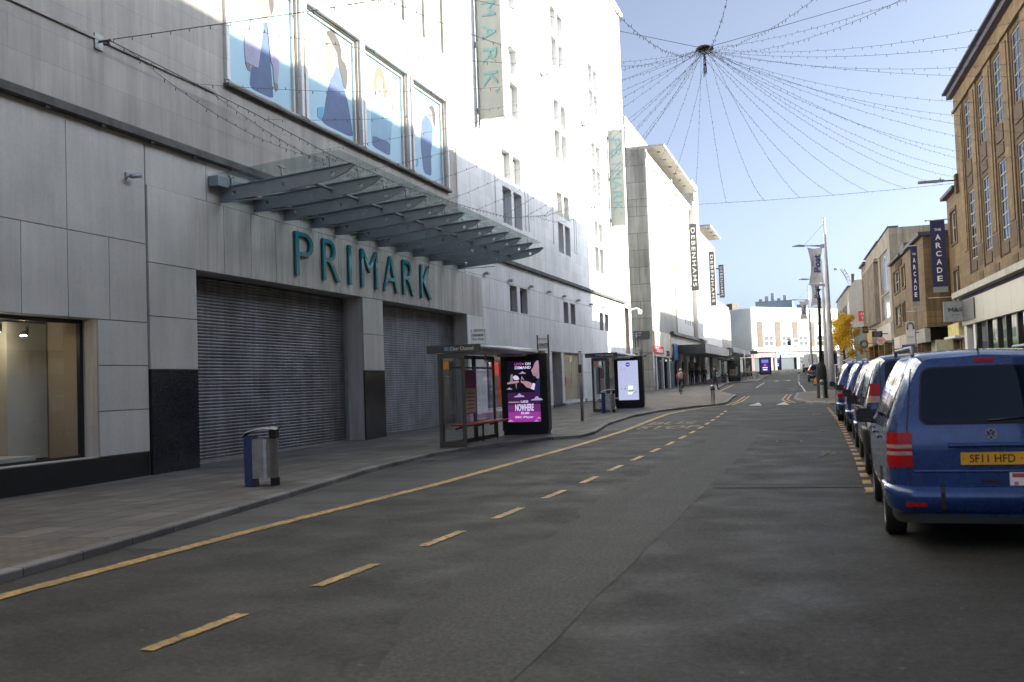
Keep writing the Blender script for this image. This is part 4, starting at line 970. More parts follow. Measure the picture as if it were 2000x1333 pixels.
    # fittings that hang on it
    s = thing('wall_light', 'long street light on an arm at the top corner of the honey stone store', 'street light', tuple(f(.2, zr(12.7))))
    b_ = MB(); b_.obox(f, (-.1, zr(12.0), 0), (.5, zr(13.1), .18)); b_.build('junction_box', 'tandark', s)
    b_ = MB(); b_.tube([f(.2, zr(12.75), .15), f(.2, zr(12.8), 1.6)], .05, 6); b_.build('arm', 'galv', s)
    b_ = MB(); b_.obox(f, (.05, zr(12.72), .8), (.4, zr(12.84), 2.3)); b_.lathe(tuple(f(.2, zr(12.85), 1.0)), [(.05, 0), (.05, .15)], 8); b_.build('lamp_head', 'galv', s)
    Yq = 64.5*S; fr = facing_cam(0, Yq-.9, 0)
    def pz(x, y): return onY(x, y, Yq-.9)
    a, b = pz(1842, 590), pz(1888, 627)
    s = thing('hanging_sign', 'square grey projecting sign reading M&S on the honey stone store', 'hanging sign', (b.x, Yq, b.z))
    b_ = MB(); b_.box((a.x, Yq-.9, b.z), (b.x, Yq-.68, a.z)); b_.build('panel', flat('sign_mid_grey', (.30, .31, .32), .5), s)
    b_ = MB(); b_.text(fr, 'M&S', (a.x+b.x)/2+.03, (a.z+b.z)/2+.1, .78, .26, .002, .02, 0); b_.text(fr, 'EST. 1884', (a.x+b.x)/2+.03, (a.z+b.z)/2-.22, .42, .06, .002, .012, 0); b_.build('lettering', 'blackmatt', s)
    b_ = MB(); b_.box((a.x, Yq-.91, b.z-.03), (b.x, Yq-.67, b.z-.002)); b_.box((b.x+.002, Yq-.85, b.z+.2), (b.x+.4, Yq-.75, b.z+.3)); b_.build('bracket', 'dgrey', s)
    b_ = MB(); s2 = thing('wall_sign', 'dark grey square sign panel flat on the shop fascia behind the M&S sign', 'wall sign', tuple(f(1.6, zr(4.5))))
    b_.obox(f, (.75, zr(4.35), .205), (4.6, zr(5.5), .26)); b_.build('panel', 'dgrey', s2)
    return f
M['corn'] = flat('cornice_lead', (.055, .05, .075), .6)
def right_row():
    # narrow neighbour
    f = right_plane(10.43, 68.3); w_ = 4.3*S
    t = thing('stone_building', 'narrow honey stone building beside the tall store, one window per floor', 'building', tuple(f(2, .4)))
    hol = [(1.3, 3.4, zr(9.35), zr(11.25)), (1.6, 3.2, zr(5.0), zr(7.6))]
    w = MB(); wall(w, f, 0, w_-.01, zr(4.4), zr(12.3), hol, .2)
    w.quad(f(0, zr(4.4), -12), f(0, zr(4.4)), f(0, zr(12.3)), f(0, zr(12.3), -12)); w.quad(f(0, zr(12.3)), f(w_-.01, zr(12.3)), f(w_-.01, zr(12.3), -12), f(0, zr(12.3), -12)); w.build('wall', 'tan', t)
    w = MB(); w.obox(f, (-.35, zr(12.3), -.5), (w_, zr(12.5), .35)); w.build('cornice', 'corn', t)
    for h in hol:
        window(t, f, *h, -.1, 'frame', 'dglass', 2, 2)
        q = MB(); a, b, c_, d_ = h
        for bx in ((a-.18, c_-.2, a, d_+.2), (b, c_-.2, b+.18, d_+.2), (a, d_, b, d_+.2), (a, c_-.2, b, c_)): q.obox(f, (bx[0], bx[1], .002), (bx[2], bx[3], .06))
        q.build('window_surround', 'tandark', t)
    w = MB(); w.quad(f(0, 0, -.8), f(w_-.02, 0, -.8), f(w_-.02, zr(4.4), -.8), f(0, zr(4.4), -.8)); w.quad(f(0, zr(4.4), 0), f(w_, zr(4.4), 0), f(w_, zr(4.4), -.8), f(0, zr(4.4), -.8)); w.build('shop_recess', 'shopdark', t)
    w = MB(); w.obox(f, (.1, zr(3.62), -.1), (w_-.2, zr(4.35), .35)); w.build('fascia', flat('cream_yellow_fascia', (.55, .47, .18), .6, 0, .15, 2), t)
    w = MB(); w.obox(f, (.0, zr(3.45), -.2), (w_-.1, zr(3.6), .6)); w.build('awning_box', 'offwhite', t)
    w = MB(); w.obox(f, (.1, .2, -.5), (.6, zr(3.45), .1)); w.obox(f, (w_-.7, .2, -.5), (w_-.2, zr(3.45), .1)); w.obox(f, (2.2, .2, -.4), (2.5, zr(3.4), .0)); w.build('shop_pier', 'tan', t)
    w = MB(); w.obox(f, (2.55, .3, -.55), (3.7, zr(3.2), -.45)); w.build('door', flat('door_blue', (.02, .04, .14), .4), t)
    w = MB(); w.obox(f, (.7, .3, -.55), (2.1, zr(3.3), -.45)); w.build('shop_window', 'sglass', t)
    # arcade building
    f = right_plane(9.0, 88); L_ = 19*S
    t = thing('arcade_building', 'lower honey stone building with arched doorway and blank side wall facing the camera', 'building', tuple(f(9, .5)))
    zt, zs = zr(10.25), zr(4.35)
    hol = [(1.3, 5.4, zr(7.9), zr(9.55)), (1.8, 5.0, zr(5.25), zr(6.7)), (6.7, 8.2, zr(5.3), zr(6.7)), (7.4, 9.2, zr(7.9), zr(9.4))]
    w = MB(); wall(w, f, 0, L_, zs, zt, hol, .2)
    w.quad(f(L_, zs), f(L_, zs, -14), f(L_, zt, -14), f(L_, zt)); w.quad(f(0, zt), f(L_, zt), f(L_, zt, -14), f(0, zt, -14)); w.build('wall', 'tan', t)
    w = MB(); w.obox(f, (-.02, zt, -.6), (L_*.42, zt+.18, .35)); w.obox(f, (L_*.55, zt, -.6), (L_+.25, zt+.25, .3)); w.obox(f, (L_*.42, zt, -.5), (L_*.55, zt+.7, .2)); w.obox(f, (L_+.02, zt, -14), (L_+.25, zt+.25, -.6)); w.build('cornice', 'corn', t)
    for k, h in enumerate(hol): window(t, f, *h, -.1, 'frame', 'sglass' if k % 2 else 'dglass', 2, 2)
    q = MB()
    for a, b, c_, d_ in hol:
        for bx in ((a-.15, c_-.2, a, d_+.15), (b, c_-.2, b+.15, d_+.15), (a, d_, b, d_+.15), (a, c_-.2, b, c_)): q.obox(f, (bx[0], bx[1], .002), (bx[2], bx[3], .07))
    for k in range(5): q.obox(f, (3.5+k*.9, zr(9.65), .002), (3.9+k*.9, zr(10.1), .1))
    q.build('window_surround', 'tandark', t)
    ua = (88-74.6)*S
    q = MB(); q.prism(f, [(ua-1.0, zr(3.2)), (ua+1.0, zr(3.2)), (ua+1.0, zr(5.0))]+[(ua+cos(pi*k/10), zr(5.0)+1.0*sin(pi*k/10)) for k in range(1, 10)]+[(ua-1.0, zr(5.0))], .004, .03); q.build('arched_doorway', 'tandark', t)
    for k, (a, b) in enumerate(((.3, 4.6), (4.9, 9.0), (9.3, ua-1.2), (ua+1.2, L_-.2))):
        q = MB(); q.obox(f, (a, zr(3.4), -.2), (b, zs-.05, .15)); q.build('fascia', flat('arcade_fascia', ((.50, .47, .42), (.42, .36, .30), (.30, .20, .12), (.33, .32, .30))[k], .6), t)
    q = MB(); q.quad(f(0, 0, -.5), f(L_-2.6, 0, -.5), f(L_-2.6, zs, -.5), f(0, zs, -.5)); q.quad(f(0, zs, 0), f(L_, zs, 0), f(L_, zs, -2.6), f(0, zs, -2.6)); q.quad(f(L_-2.6, 0, -.5), f(L_-2.6, 0, -2.6), f(L_-2.6, zs, -2.6), f(L_-2.6, zs, -.5)); q.quad(f(L_-2.6, 0, -2.6), f(L_+.0, 0, -2.6), f(L_, zs, -2.6), f(L_-2.6, zs, -2.6)); q.build('shop_recess', 'shopdark', t)
    q = MB()
    for a in (.05, 4.65, 9.0, ua-1.15, ua+.95, L_-2.9): q.obox(f, (a, .3, -.5), (a+.28, zr(3.4), .1))
    q.build('shop_pier', 'tan', t)
    q = MB(); q.quad(f(.4, .5, -.3), f(L_-3.2, .5, -.3), f(L_-3.2, zr(3.4), -.3), f(.4, zr(3.4), -.3)); q.build('shop_glass', 'dglass', t)
    q = MB(); q.obox(f, (L_-2.4, zr(2.6), -.6), (L_-.1, zr(3.5), -.5)); q.obox(f, (L_-.12, zr(2.6), -2.4), (L_-.02, zr(3.5), -.5)); q.build('boarding', flat('cream_boarding', (.40, .38, .27), .7), t)
    # tall weathered building
    f = right_plane(9.0, 113.7); L_ = 24.65*S
    t = thing('stone_building', 'taller weathered grey stone building with vertical fins and one big window', 'building', tuple(f(12, .9)))
    zt = zr(13.65); zs = zr(5.7)
    bw = [(15.9, 23.5, zr(8.55), zr(12.15)), (15.9, 23.5, zr(6.2), zr(8.4))]
    w = MB(); wall(w, f, 0, L_, zs, zt, bw, .25); w.build('wall', 'grtan', t)
    w = MB(); w.quad(f(L_, 0), f(L_, 0, -16), f(L_, zt, -16), f(L_, zt)); w.build('side_wall', 'grtanY', t)
    w = MB(); w.quad(f(0, zt), f(L_, zt), f(L_, zt, -16), f(0, zt, -16)); w.obox(f, (-.1, zt, -.8), (L_*.62, zt+.1, .2)); w.obox(f, (L_*.62, zt, -.8), (L_+.1, zt+.12, .1)); w.build('parapet', 'corn', t)
    for h in bw: window(t, f, *h, -.15, 'framed', 'sglass', 3, 1, .12, .1)
    w = MB()
    for k in range(9): w.obox(f, (1.2+k*1.45, zr(6.2), 0), (1.75+k*1.45, zr(11.95), .4))
    w.obox(f, (.6, zr(11.95), 0), (14.6, zr(12.25), .42)); w.build('fin', 'grtan', t)
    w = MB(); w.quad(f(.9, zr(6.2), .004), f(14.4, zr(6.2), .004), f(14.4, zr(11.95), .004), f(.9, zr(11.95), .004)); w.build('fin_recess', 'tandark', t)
    for k, (a, b, c_) in enumerate(((0, 6, (.45, .28, .08)), (6.2, 11.5, (.10, .08, .07)), (11.7, 17.3, (.44, .40, .36)), (17.5, L_, (.48, .43, .40)))):
        q = MB(); q.obox(f, (a+.1, zr(4.2), -.2), (b-.1, zs, .2)); q.build('fascia', flat('row_fascia', c_, .6, 0, .15, 1), t)
        q = MB(); q.obox(f, (a+.05, .5, -.4), (a+.4, zr(4.2), .1)); q.obox(f, (b-.4, .5, -.4), (b-.05, zr(4.2), .1)); q.build('shop_pier', 'tan', t)
        q = MB(); q.quad(f(a+.4, .6, -.25), f(b-.4, .6, -.25), f(b-.4, zr(4.2), -.25), f(a+.4, zr(4.2), -.25)); q.build('shop_glass', 'dglass', t)
    # narrow yellow-stone slip
    f = right_plane(9.0, 119.9); L_ = 6.15*S
    t = thing('stone_building', 'slim golden stone building with slit windows next to the white clad block', 'building', tuple(f(3, 1)))
    hol = [(1.5, 2.6, zr(7.0), zr(11.8)), (3.8, 4.9, zr(7.0), zr(11.8))]
    w = MB(); wall(w, f, 0, L_, .5, zr(13.3), hol, .2); w.quad(f(0, zr(13.3)), f(L_, zr(13.3)), f(L_, zr(13.3), -10), f(0, zr(13.3), -10)); w.build('wall', 'tan', t)
    for h in hol: window(t, f, *h, -.1, 'framed', 'dglass', 1, 5)
    w = MB(); w.obox(f, (0, zr(13.3), -.5), (L_, zr(13.5), .3)); w.build('cornice', 'corn', t)
    # white clad block stepping forward
    Yw = 121*S; a = onY(1657, 560, Yw); b = onY(1684, 548, Yw); zb = onY(1662, 640, Yw).z; zt = onY(1670, 547, Yw).z
    t = thing('clad_building', 'plain white clad block with sloping top corner and glass base', 'building', (a.x, Yw, 1.2))
    w = MB(); fr = facing_cam(0, Yw, 0)
    w.prism(fr, [(a.x, zb), (12, zb), (12, zt), (b.x-.9, zt), (a.x, zt-1.2)], -12, 0); w.build('cladding', 'paleY', t)
    w = MB(); w.box((a.x+.3, Yw+.3, 1), (12, Yw+12, zb-.02)); w.build('glass_base', flat('green_glass', (.22, .28, .26), .15, 0, .1, .5), t)
    c = onY(1676, 608, Yw-.5); d = onY(1689, 627, Yw-.5)
    s = thing('hanging_sign', 'square red projecting sign on the white clad block', 'hanging sign', (d.x, Yw, d.z))
    w = MB(); w.box((c.x, Yw-.5, d.z), (d.x, Yw-.3, c.z)); w.build('panel', flat('sign_coral', (.60, .07, .06), .5), s)
    w = MB(); f3 = facing_cam(0, Yw-.5, 0); w.text(f3, 'H\nS', c.x+.65*(d.x-c.x), (c.z+d.z)/2, .3, .8, .002, .02, 0); w.build('lettering', 'white', s)
    # last one before the bend
    f = Fr((8.0*S-.038*155*S, 155*S, 0), UR, Z_); L_ = 28*S
    t = thing('office_building', 'plain tan office block with long window bands beyond the white clad block', 'building', tuple(f(12, 2)))
    zt = zr(11.9)
    hol = [(2+6*k, 6.6+6*k, zr(8.2), zr(10.2)) for k in range(4)]+[(2+6*k, 6.6+6*k, zr(5), zr(6.8)) for k in range(4)]
    w = MB(); wall(w, f, 0, L_, 1, zt, hol, .2); w.quad(f(0, zt), f(L_, zt), f(L_, zt, -12), f(0, zt, -12)); w.quad(f(L_, 1), f(L_, 1, -12), f(L_, zt, -12), f(L_, zt)); w.build('wall', 'grtan', t)
    for h in hol: window(t, f, *h, -.1, 'framed', 'dglass', 4, 1)
    w = MB(); w.obox(f, (-.1, zt, -.6), (L_, zt+.2, .2)); w.tube([f(L_-6, zt, -1), f(L_-6, zt+2.2, -1)], .25, 8); w.build('roof_edge', 'dgrey', t)
    # tower crane jib far behind
    Yk = 420; p = [onY(x, y, Yk) for x, y in ((1668, 570), (1655, 541), (1645, 526), (1640, 530))]
    t = thing('tower_crane', 'pale crane jib rising behind the white clad block', 'crane', (p[0].x, Yk, 3))
    w = MB(); w.tube([p[0]-V3((0, 0, 40)), p[0]], .8, 4); w.build('mast', 'offwhite', t)
    w = MB()
    for o in (-.7, .7): w.tube([p[0]+V3((o, 0, 0)), p[1]+V3((o, 0, 0)), p[2]+V3((o, 0, 0))], .22, 4)
    for k in range(14):
        q0 = p[0].lerp(p[2], k/14); q1 = p[0].lerp(p[2], (k+1)/14); s_ = .7 if k % 2 else -.7; w.tube([q0+V3((s_, 0, 0)), q1-V3((s_, 0, 0))], .14, 4)
    w.tube([p[2]+V3((-1.5, 0, .3)), p[3]+V3((-2.2, 0, .8))], .5, 4); w.build('jib', flat('crane_paint', (.62, .50, .47), .6), t)

def right_signs():
    def panel_sign(Y, x0, y0, x1, y1, lab, mat, name='hanging_sign', th=.15, body=None):
        a, b = onY(x0, y0, Y), onY(x1, y1, Y)
        t = thing(name, lab, 'hanging sign', (b.x, Y, b.z)); q = MB(); q.box((a.x, Y, b.z), (b.x, Y+th, a.z)); q.build('panel', mat, t)
        q = MB(); q.box((b.x-.05, Y+.03, (a.z+b.z)/2-.04), (b.x+.9, Y+.09, (a.z+b.z)/2+.04)); q.build('bracket', 'dgrey', t)
        return t, a, b, facing_cam(0, Y, 0)
    for Y, x0, x1, zt, zb, bl, br_, lab in ((64.5*S+3.6, 1815.5, 1844.5, 432, 571, 1807, 1858, 'larger nearer navy banner reading THE ARCADE beside the tall stone store'), (69*S+1.2, 1777, 1791, 482, 598, 1764, 1800, 'smaller farther navy banner reading THE ARCADE')):
        a = onY(x0, zt, Y); d = onY((x0+x1)/2+8, zb, Y); w2 = (onY(x1, zt, Y).x-a.x)/2
        cx = (a.x+onY(x1, zt, Y).x)/2
        if Y > 71: cx -= .0
        t = thing('street_banner', lab, 'banner', (cx+w2, Y, d.z), 'navy arcade banners')
        q = MB(); fr = facing_cam(cx, Y, 0); hN = a.z-d.z
        q.grid([[fr(-w2+2*w2*i/6, d.z+hN*.075+hN*.925*j/8, .02*sin(j*1.1)*sin(i)) for i in range(7)] for j in range(9)], 0, True)
        q.grid([[fr(-w2+2*w2*i/6, d.z+hN*.075+hN*.925*j/8, .02*sin(j*1.1)*sin(i)-.012) for i in range(7)] for j in range(9)], 0, True, flip=True)
        cl = q.build('cloth', 'navy', t)
        q = MB(); q.obox(fr, (-w2, d.z, -.012), (w2, d.z+hN*.075, .004)); q.build('hem_panel', 'signgrey', cl)
        q = MB(); q.text(fr, 'THE', 0, a.z-hN*.13, w2*.95, hN*.035, .03, .04, 0, bold=.012)
        for i, ch in enumerate('ARCADE'): q.text(fr, ch, 0, a.z-hN*(.235+.115*i), w2*.72, hN*.075, .03, .04, 0, bold=.02)
        q.build('lettering', 'white', cl)
        e0, e1 = onY(bl, zt, Y), onY(br_, zt, Y)
        q = MB()
        for z in (a.z+.03, d.z-.35): q.tube([(e0.x, Y, z), (cx+w2+1.3, Y, z)], .035, 8); q.lathe((e0.x, Y, z-.06), [(.02, 0), (.07, .06), (.02, .12)], 8)
        q.build('banner_pole', 'galv', t)
        q = MB(); q.tube([fr(0, d.z, 0), fr(0, d.z-.35, 0)], .012, 5); q.build('cord', 'cable', t)
    Y = 72*S
    t, a, b, f = panel_sign(Y, 1769, 629, 1788, 671, 'tall white sign with a dark arch emblem below the farther navy banner', 'offwhite')
    q = MB(); cx = (a.x+b.x)/2; w_ = (b.x-a.x)
    for ring, n in ((.42, 15), (.30, 11)):
        for k in range(n):
            an = pi*k/(n-1); q.obox(f, (cx+ring*w_*cos(an)-.025, a.z-.62*w_+ring*w_*sin(an)*1.2-.025, .002), (cx+ring*w_*cos(an)+.025, a.z-.62*w_+ring*w_*sin(an)*1.2+.035, .012))
    for s_ in (-1, 1): q.obox(f, (cx+s_*.36*w_-.06, a.z-1.0*w_, .002), (cx+s_*.36*w_+.06, a.z-.68*w_, .012))
    q.text(f, 'THE ARCADE', cx, b.z+.45, w_*.7, .08, .002, .01, 0); q.build('lettering', 'dgrey', t)
    t, a, b, f = panel_sign(Y-.4, 1761.5, 674, 1786, 686, 'blue horizontal banner with pale writing under the arch emblem sign', flat('sign_royal_blue', (.015, .07, .30), .5))
    q = MB(); q.text(f, 'Wood for', (a.x+b.x)/2, b.z+.66*(a.z-b.z), (b.x-a.x)*.75, .13, .002, .012, 0); q.text(f, 'A Space', (a.x+b.x)/2, b.z+.28*(a.z-b.z), (b.x-a.x)*.6, .13, .002, .012, 0); q.build('lettering', 'signgrey', t)
    t, a, b, f = panel_sign(92*S, 1703, 648, 1724, 658, 'black oblong sign with a grey oval above the round burger sign', 'black')
    q = MB(); q.disc(f, (a.x+b.x)/2, (a.z+b.z)/2, .30, .002, .012, 0, 18, .2); q.build('emblem', 'dgrey', t)
    t, a, b, f = panel_sign(105*S, 1684, 638, 1696, 651, 'small brown square sign with two orange lines', flat('sign_brown', (.05, .018, .012), .5))
    q = MB(); 
    for k in (.4, .6): q.obox(f, (a.x+.05, b.z+(a.z-b.z)*k-.02, .002), (b.x-.05, b.z+(a.z-b.z)*k+.02, .01))
    q.build('lettering', 'orange', t)
    # round signs
    Y = 92*S; c = onY(1720, 667, Y); f = facing_cam(0, Y, 0)
    t = thing('round_sign', 'round burger shop sign, orange bun halves inside a blue ring', 'hanging sign', (c.x, Y, c.z))
    q = MB(); q.disc(f, c.x, c.z, .40, -.2, 0, 0, 28); q.disc(f, c.x, c.z, .35, 0, .01, 1, 28)
    q.prism(f, [(c.x+.27*cos(pi*k/10), c.z+.10+.18*sin(pi*k/10)) for k in range(11)], .01, .02, 2); q.prism(f, [(c.x-.27*cos(pi*k/10), c.z-.12-.14*sin(pi*k/10)) for k in range(11)], .01, .02, 2)
    q.text(f, 'BURGER\nKING', c.x, c.z, .5, .19, .01, .025, 3, bold=.03); q.box((c.x+.4, Y-.15, c.z-.03), (c.x+1.2, Y-.05, c.z+.03), 0)
    q.build('panel', [flat('sign_ring_blue', (.03, .04, .22), .4), M['offwhite'], M['orange'], flat('sign_letter_red', (.55, .03, .05), .4)], t)
    Y = 105*S; c = onY(1688, 672, Y); f = facing_cam(0, Y, 0)
    t = thing('round_sign', 'round dark sign with a pale centre farther along the row', 'hanging sign', (c.x, Y, c.z))
    q = MB(); q.disc(f, c.x, c.z, .42, -.15, 0, 0, 24); q.disc(f, c.x, c.z-.03, .24, 0, .01, 1, 18); q.text(f, 'COFFEE', c.x, c.z+.31, .4, .07, 0, .01, 1); q.box((c.x+.42, Y-.1, c.z-.03), (c.x+1.0, Y-.04, c.z+.03), 0)
    q.build('panel', [M['dgrey'], M['signgrey']], t)
    Y = 110; c = onY(1693, 690, Y)
    t = thing('hanging_sign', 'small red projecting sign low on the row, left of the shop doors', 'hanging sign', (c.x, Y, c.z))
    a, b = onY(1680, 682, Y), onY(1686, 692, Y); q = MB(); q.box((a.x, Y, b.z), (b.x, Y+.15, a.z)); q.box((b.x, Y+.05, b.z+.2), (b.x+1.2, Y+.1, b.z+.3)); q.build('panel', flat('sign_scarlet', (.60, .05, .05), .5), t)
debenhams(); closing(); right_store(); right_row(); right_signs()
# ------------------------------------------------------------------ street furniture
def bus_shelter(x0, Y0, Ln, label, ad_label, flagged):
    z0 = pavL(x0+.4, Y0+2)
    t = thing('bus_shelter', label, 'bus shelter', (x0, Y0, z0), 'glass bus shelters')
    x1 = x0+.66; zt = z0+2.34
    def frame(mb, fr, a, b, c, d, w=.055, n0=-.03, n1=.03):
        mb.obox(fr, (a, c, n0), (a+w, d, n1)); mb.obox(fr, (b-w, c, n0), (b, d, n1)); mb.obox(fr, (a+w, c, n0+.002), (b-w, c+w*1.6, n1-.002)); mb.obox(fr, (a+w, d-w*1.4, n0+.002), (b-w, d, n1-.002))
    fe = facing_cam(0, Y0, 0); fb = facing_east(x0, 0, 0)
    q = MB(); frame(q, fe, x0-.05, x1, z0, zt, .085); ep = q.build('end_frame', 'shelter', t)
    q = MB(); q.quad(fe(x0, z0+.1, 0), fe(x1-.05, z0+.1, 0), fe(x1-.05, zt-.05, 0), fe(x0, zt-.05, 0)); q.build('pane', 'clear', ep)
    q = MB(); q.obox(fe, (x0+.1, z0+1.95, .004), (x0+.24, z0+2.15, .01)); q.build('sticker', 'orange', ep)
    ym = Y0+Ln*.52
    for a, b in ((Y0+.06, ym), (ym+.03, Y0+Ln-.6)):
        q = MB(); frame(q, fb, a, b, z0, zt, .07); bp = q.build('back_frame', 'shelter', t)
        q = MB(); q.quad(fb(a+.05, z0+.1, 0), fb(b-.05, z0+.1, 0), fb(b-.05, zt-.05, 0), fb(a+.05, zt-.05, 0)); q.build('pane', 'clear', bp)
        q = MB(); q.obox(fb, (a+.05, z0+1.98, -.02), (b-.05, z0+2.03, .02)); q.build('transom', 'shelter', bp)
    q = MB(); q.obox(fb, (ym-1.05, z0+.75, .035), (ym-.12, z0+1.95, .09)); tb = q.build('timetable_case', 'shelter', t)
    q = MB(); q.obox(fb, (ym-1.0, z0+.8, .09), (ym-.17, z0+1.9, .095), 0); q.obox(fb, (ym-1.0, z0+1.45, .096), (ym-.17, z0+1.9, .1), 1)
    for k in range(5): q.obox(fb, (ym-.9, z0+.9+k*.1, .096), (ym-.3, z0+.93+k*.1, .1), 2)
    q.build('timetable', [flat('timetable_buff', (.42, .31, .22), .6), flat('timetable_magenta', (.22, .04, .16), .6), M['dgrey']], tb)
    q = MB(); q.box((x0+.12, Y0+.35, z0+.50), (x0+.42, Y0+Ln-.75, z0+.54)); q.tube([(x0+.42, Y0+.35, z0+.51), (x0+.42, Y0+Ln-.75, z0+.51)], .035, 8); bn = q.build('bench_seat', 'redbench', t)
    q = MB()
    for k in (.9, Ln*.5, Ln-1.2): q.tube([(x0+.03, Y0+k, z0+.4), (x0+.28, Y0+k, z0+.48)], .025, 6); q.tube([(x0+.25, Y0+k, z0), (x0+.25, Y0+k, z0+.5)], .03, 6)
    q.build('bench_bracket', 'dgrey', bn)
    # roof: flat tray with a round aluminium nose towards the road
    q = MB(); q.box((x0-.32, Y0-.06, zt+.02), (x1+.44, Y0+.0, zt+.21)); rf = q.build('end_fascia', 'shelter', t)
    q = MB(); fr = facing_cam(0, Y0-.06, 0); q.text(fr, 'Clear Channel', x0+.62, zt+.115, .62, .085, .001, .006, 0); q.obox(fr, (x0+.16, zt+.07, .001), (x0+.28, zt+.16, .006), 1); q.build('lettering', ['white', flat('logo_blue', (.10, .32, .50), .5)], rf)
    q = MB(); q.box((x0-.3, Y0, zt+.04), (x1+.36, Y0+Ln+.15, zt+.14)); q.tube([(x1+.40, Y0, zt+.115), (x1+.40, Y0+Ln+.2, zt+.115)], .085, 12); q.build('roof', 'alu', t)
    q = MB(); q.box((x0+.45, Y0+.6, zt+.142), (x0+.8, Y0+Ln-.1, zt+.20)); q.build('roof_duct', flat('duct_maroon', (.09, .035, .045), .5), t)
    q = MB(); q.box((x0+.2, Y0+Ln-.9, zt-.02), (x0+1.0, Y0+Ln-.5, zt+.03)); q.build('light_unit', 'offwhite', t)
    # stop flag on the roof
    yf = Y0+(1.5 if flagged else .8)
    return t, (x1, Y0+Ln, z0, zt)
def advert(x0, Y, z0, label, kind, w=1.42, h=2.26, th=.34, name='advert_screen'):
    t = thing(name, label, 'advert screen', (x0+w/2, Y, z0))
    q = MB(); q.box((x0, Y, z0), (x0+w, Y+th, z0+h)); q.box((x0+.03, Y+.02, z0-.12), (x0+w-.03, Y+th-.02, z0)); q.build('housing', 'black', t)
    f = facing_cam(x0+w*.135, Y, z0+h*.115); sw, sh = w*.70, h*.80
    sc = MB(); D = Fr(f.O, X_, Z_)
    def P(pts, m, k): sc.prism(D, [(a*sw, b*sh) for a, b in (chaikin(pts, 1) if len(pts) > 6 else pts)], .002+.002*k, .004+.002*k, m)
    def R(a, b, c, d, m, k): P([(a, c), (b, c), (b, d), (a, d)], m, k)
    def cloud(cx, cy, s, m, k): P([(cx-s, cy), (cx+s, cy), (cx+s*.6, cy+s*.18), (cx+s*.35, cy+s*.16), (cx+s*.15, cy+s*.34), (cx-s*.15, cy+s*.30), (cx-s*.35, cy+s*.14), (cx-s*.7, cy+s*.10)], m, k)
    if kind == 'player':
        E_ = lambda n, c, s=1.0: emit(n, c, s*.36)
        mats = [E_('screen_black', (.006, .004, .014), .5), E_('screen_plum', (.035, .010, .055), .8), E_('screen_purple', (.12, .018, .14), .9), E_('screen_magenta', (.26, .03, .25), .9), E_('screen_white', (.62, .55, .82), .8), E_('screen_pink', (.40, .05, .42), .9), E_('screen_skin', (.38, .21, .26), .8), E_('screen_navy', (.014, .018, .075), .8), E_('screen_lilac', (.42, .33, .60), .7), E_('screen_grey', (.25, .20, .30), .7)]
        R(0, 1, 0, 1, 0, 0)
        for i, (a, b, m_) in enumerate(((.36, .48, 1), (.24, .36, 1), (.14, .28, 2), (0, .16, 3))): R(0, 1, a, b, m_, 1+i*.2)
        P([(1, .50), (1, .99), (.93, .99), (.86, .94), (.82, .88), (.79, .86), (.75, .825), (.78, .81), (.79, .775), (.82, .745), (.88, .735), (.93, .70), (.98, .69)], 6, 3)      # a bald man's profile
        P([(.88, .735), (.83, .745), (.80, .775), (.83, .79), (.90, .80), (.97, .80), (.96, .72)], 9, 4); P([(.815, .845), (.835, .85), (.85, .845), (.835, .84)], 1, 5); P([(.96, .82), (.985, .86), (.995, .84), (.985, .80)], 9, 4)
        P([(1, .72), (.96, .69), (.92, .66), (.84, .60), (.84, .53), (.80, .515), (.92, .46), (1, .44)], 7, 4); P([(.80, .63), (.87, .615), (.83, .515), (.72, .535)], 4, 5)
        P([(.44, .665), (.58, .665), (.70, .645), (.78, .62), (.72, .54), (.60, .56), (.53, .60), (.50, .625), (.42, .64)], 6, 4)
        P([(.0, .645), (.10, .665), (.36, .675), (.36, .64), (.10, .625), (0, .62)], 6, 4); P([(.09, .65), (.12, .78), (.18, .78), (.18, .68), (.14, .65)], 9, 5); P([(.18, .74), (.26, .765), (.34, .745), (.38, .70), (.32, .685), (.22, .69)], 4, 5)
        P([(.42, .66), (.46, .75), (.53, .68), (.50, .68), (.46, .72), (.44, .66)], 6, 5); P([(.26, .63), (.29, .63), (.285, .54), (.27, .56)], 6, 5)
        for cx, cy, s in ((.48, .785, .12), (.06, .535, .10), (.36, .405, .18), (.90, .345, .20), (.06, .01, .10), (.94, .05, .08), (.86, .005, .08)): cloud(cx, cy, s, 8, 6)
        R(.02, .36, .315, .335, 6, 6)
        t_ = lambda s, cx, cy, w_, h_, m_=4, **kw: sc.text(D, s, cx*sw, cy*sh, w_*sw, h_*sh, .016, .020, m_, **kw)
        t_('LIVE', .36, .945, .22, .042, 5, bold=.02); t_('-', .51, .945, .035, .012, 4); t_('ON', .66, .945, .17, .042, 4, bold=.03); t_('DEMAND', .50, .885, .49, .045, 4, bold=.03)
        t_('LIKE', .52, .33, .23, .036, 4, bold=.03); t_('NOWHERE', .51, .235, .57, .115, 4, bold=.03); t_('ELSE', .53, .145, .25, .036, 4, bold=.03); t_('BBC iPlayer', .50, .075, .56, .042, 4, bold=.02)
        sc.build('screen', mats, t)
    elif kind == 'cream':
        mats = [emit('screen_pale', (.38, .41, .62), .34), emit('screen_indigo', (.03, .02, .22), .8), emit('screen_text', (.16, .15, .24), .8), emit('screen_leaf', (.10, .13, .10), .8), emit('screen_bright', (.62, .64, .78), .45)]
        R(0, 1, 0, 1, 0, 0); sc.disc(D, .5*sw, .90*sh, .11*sw, .004, .006, 1, 20)
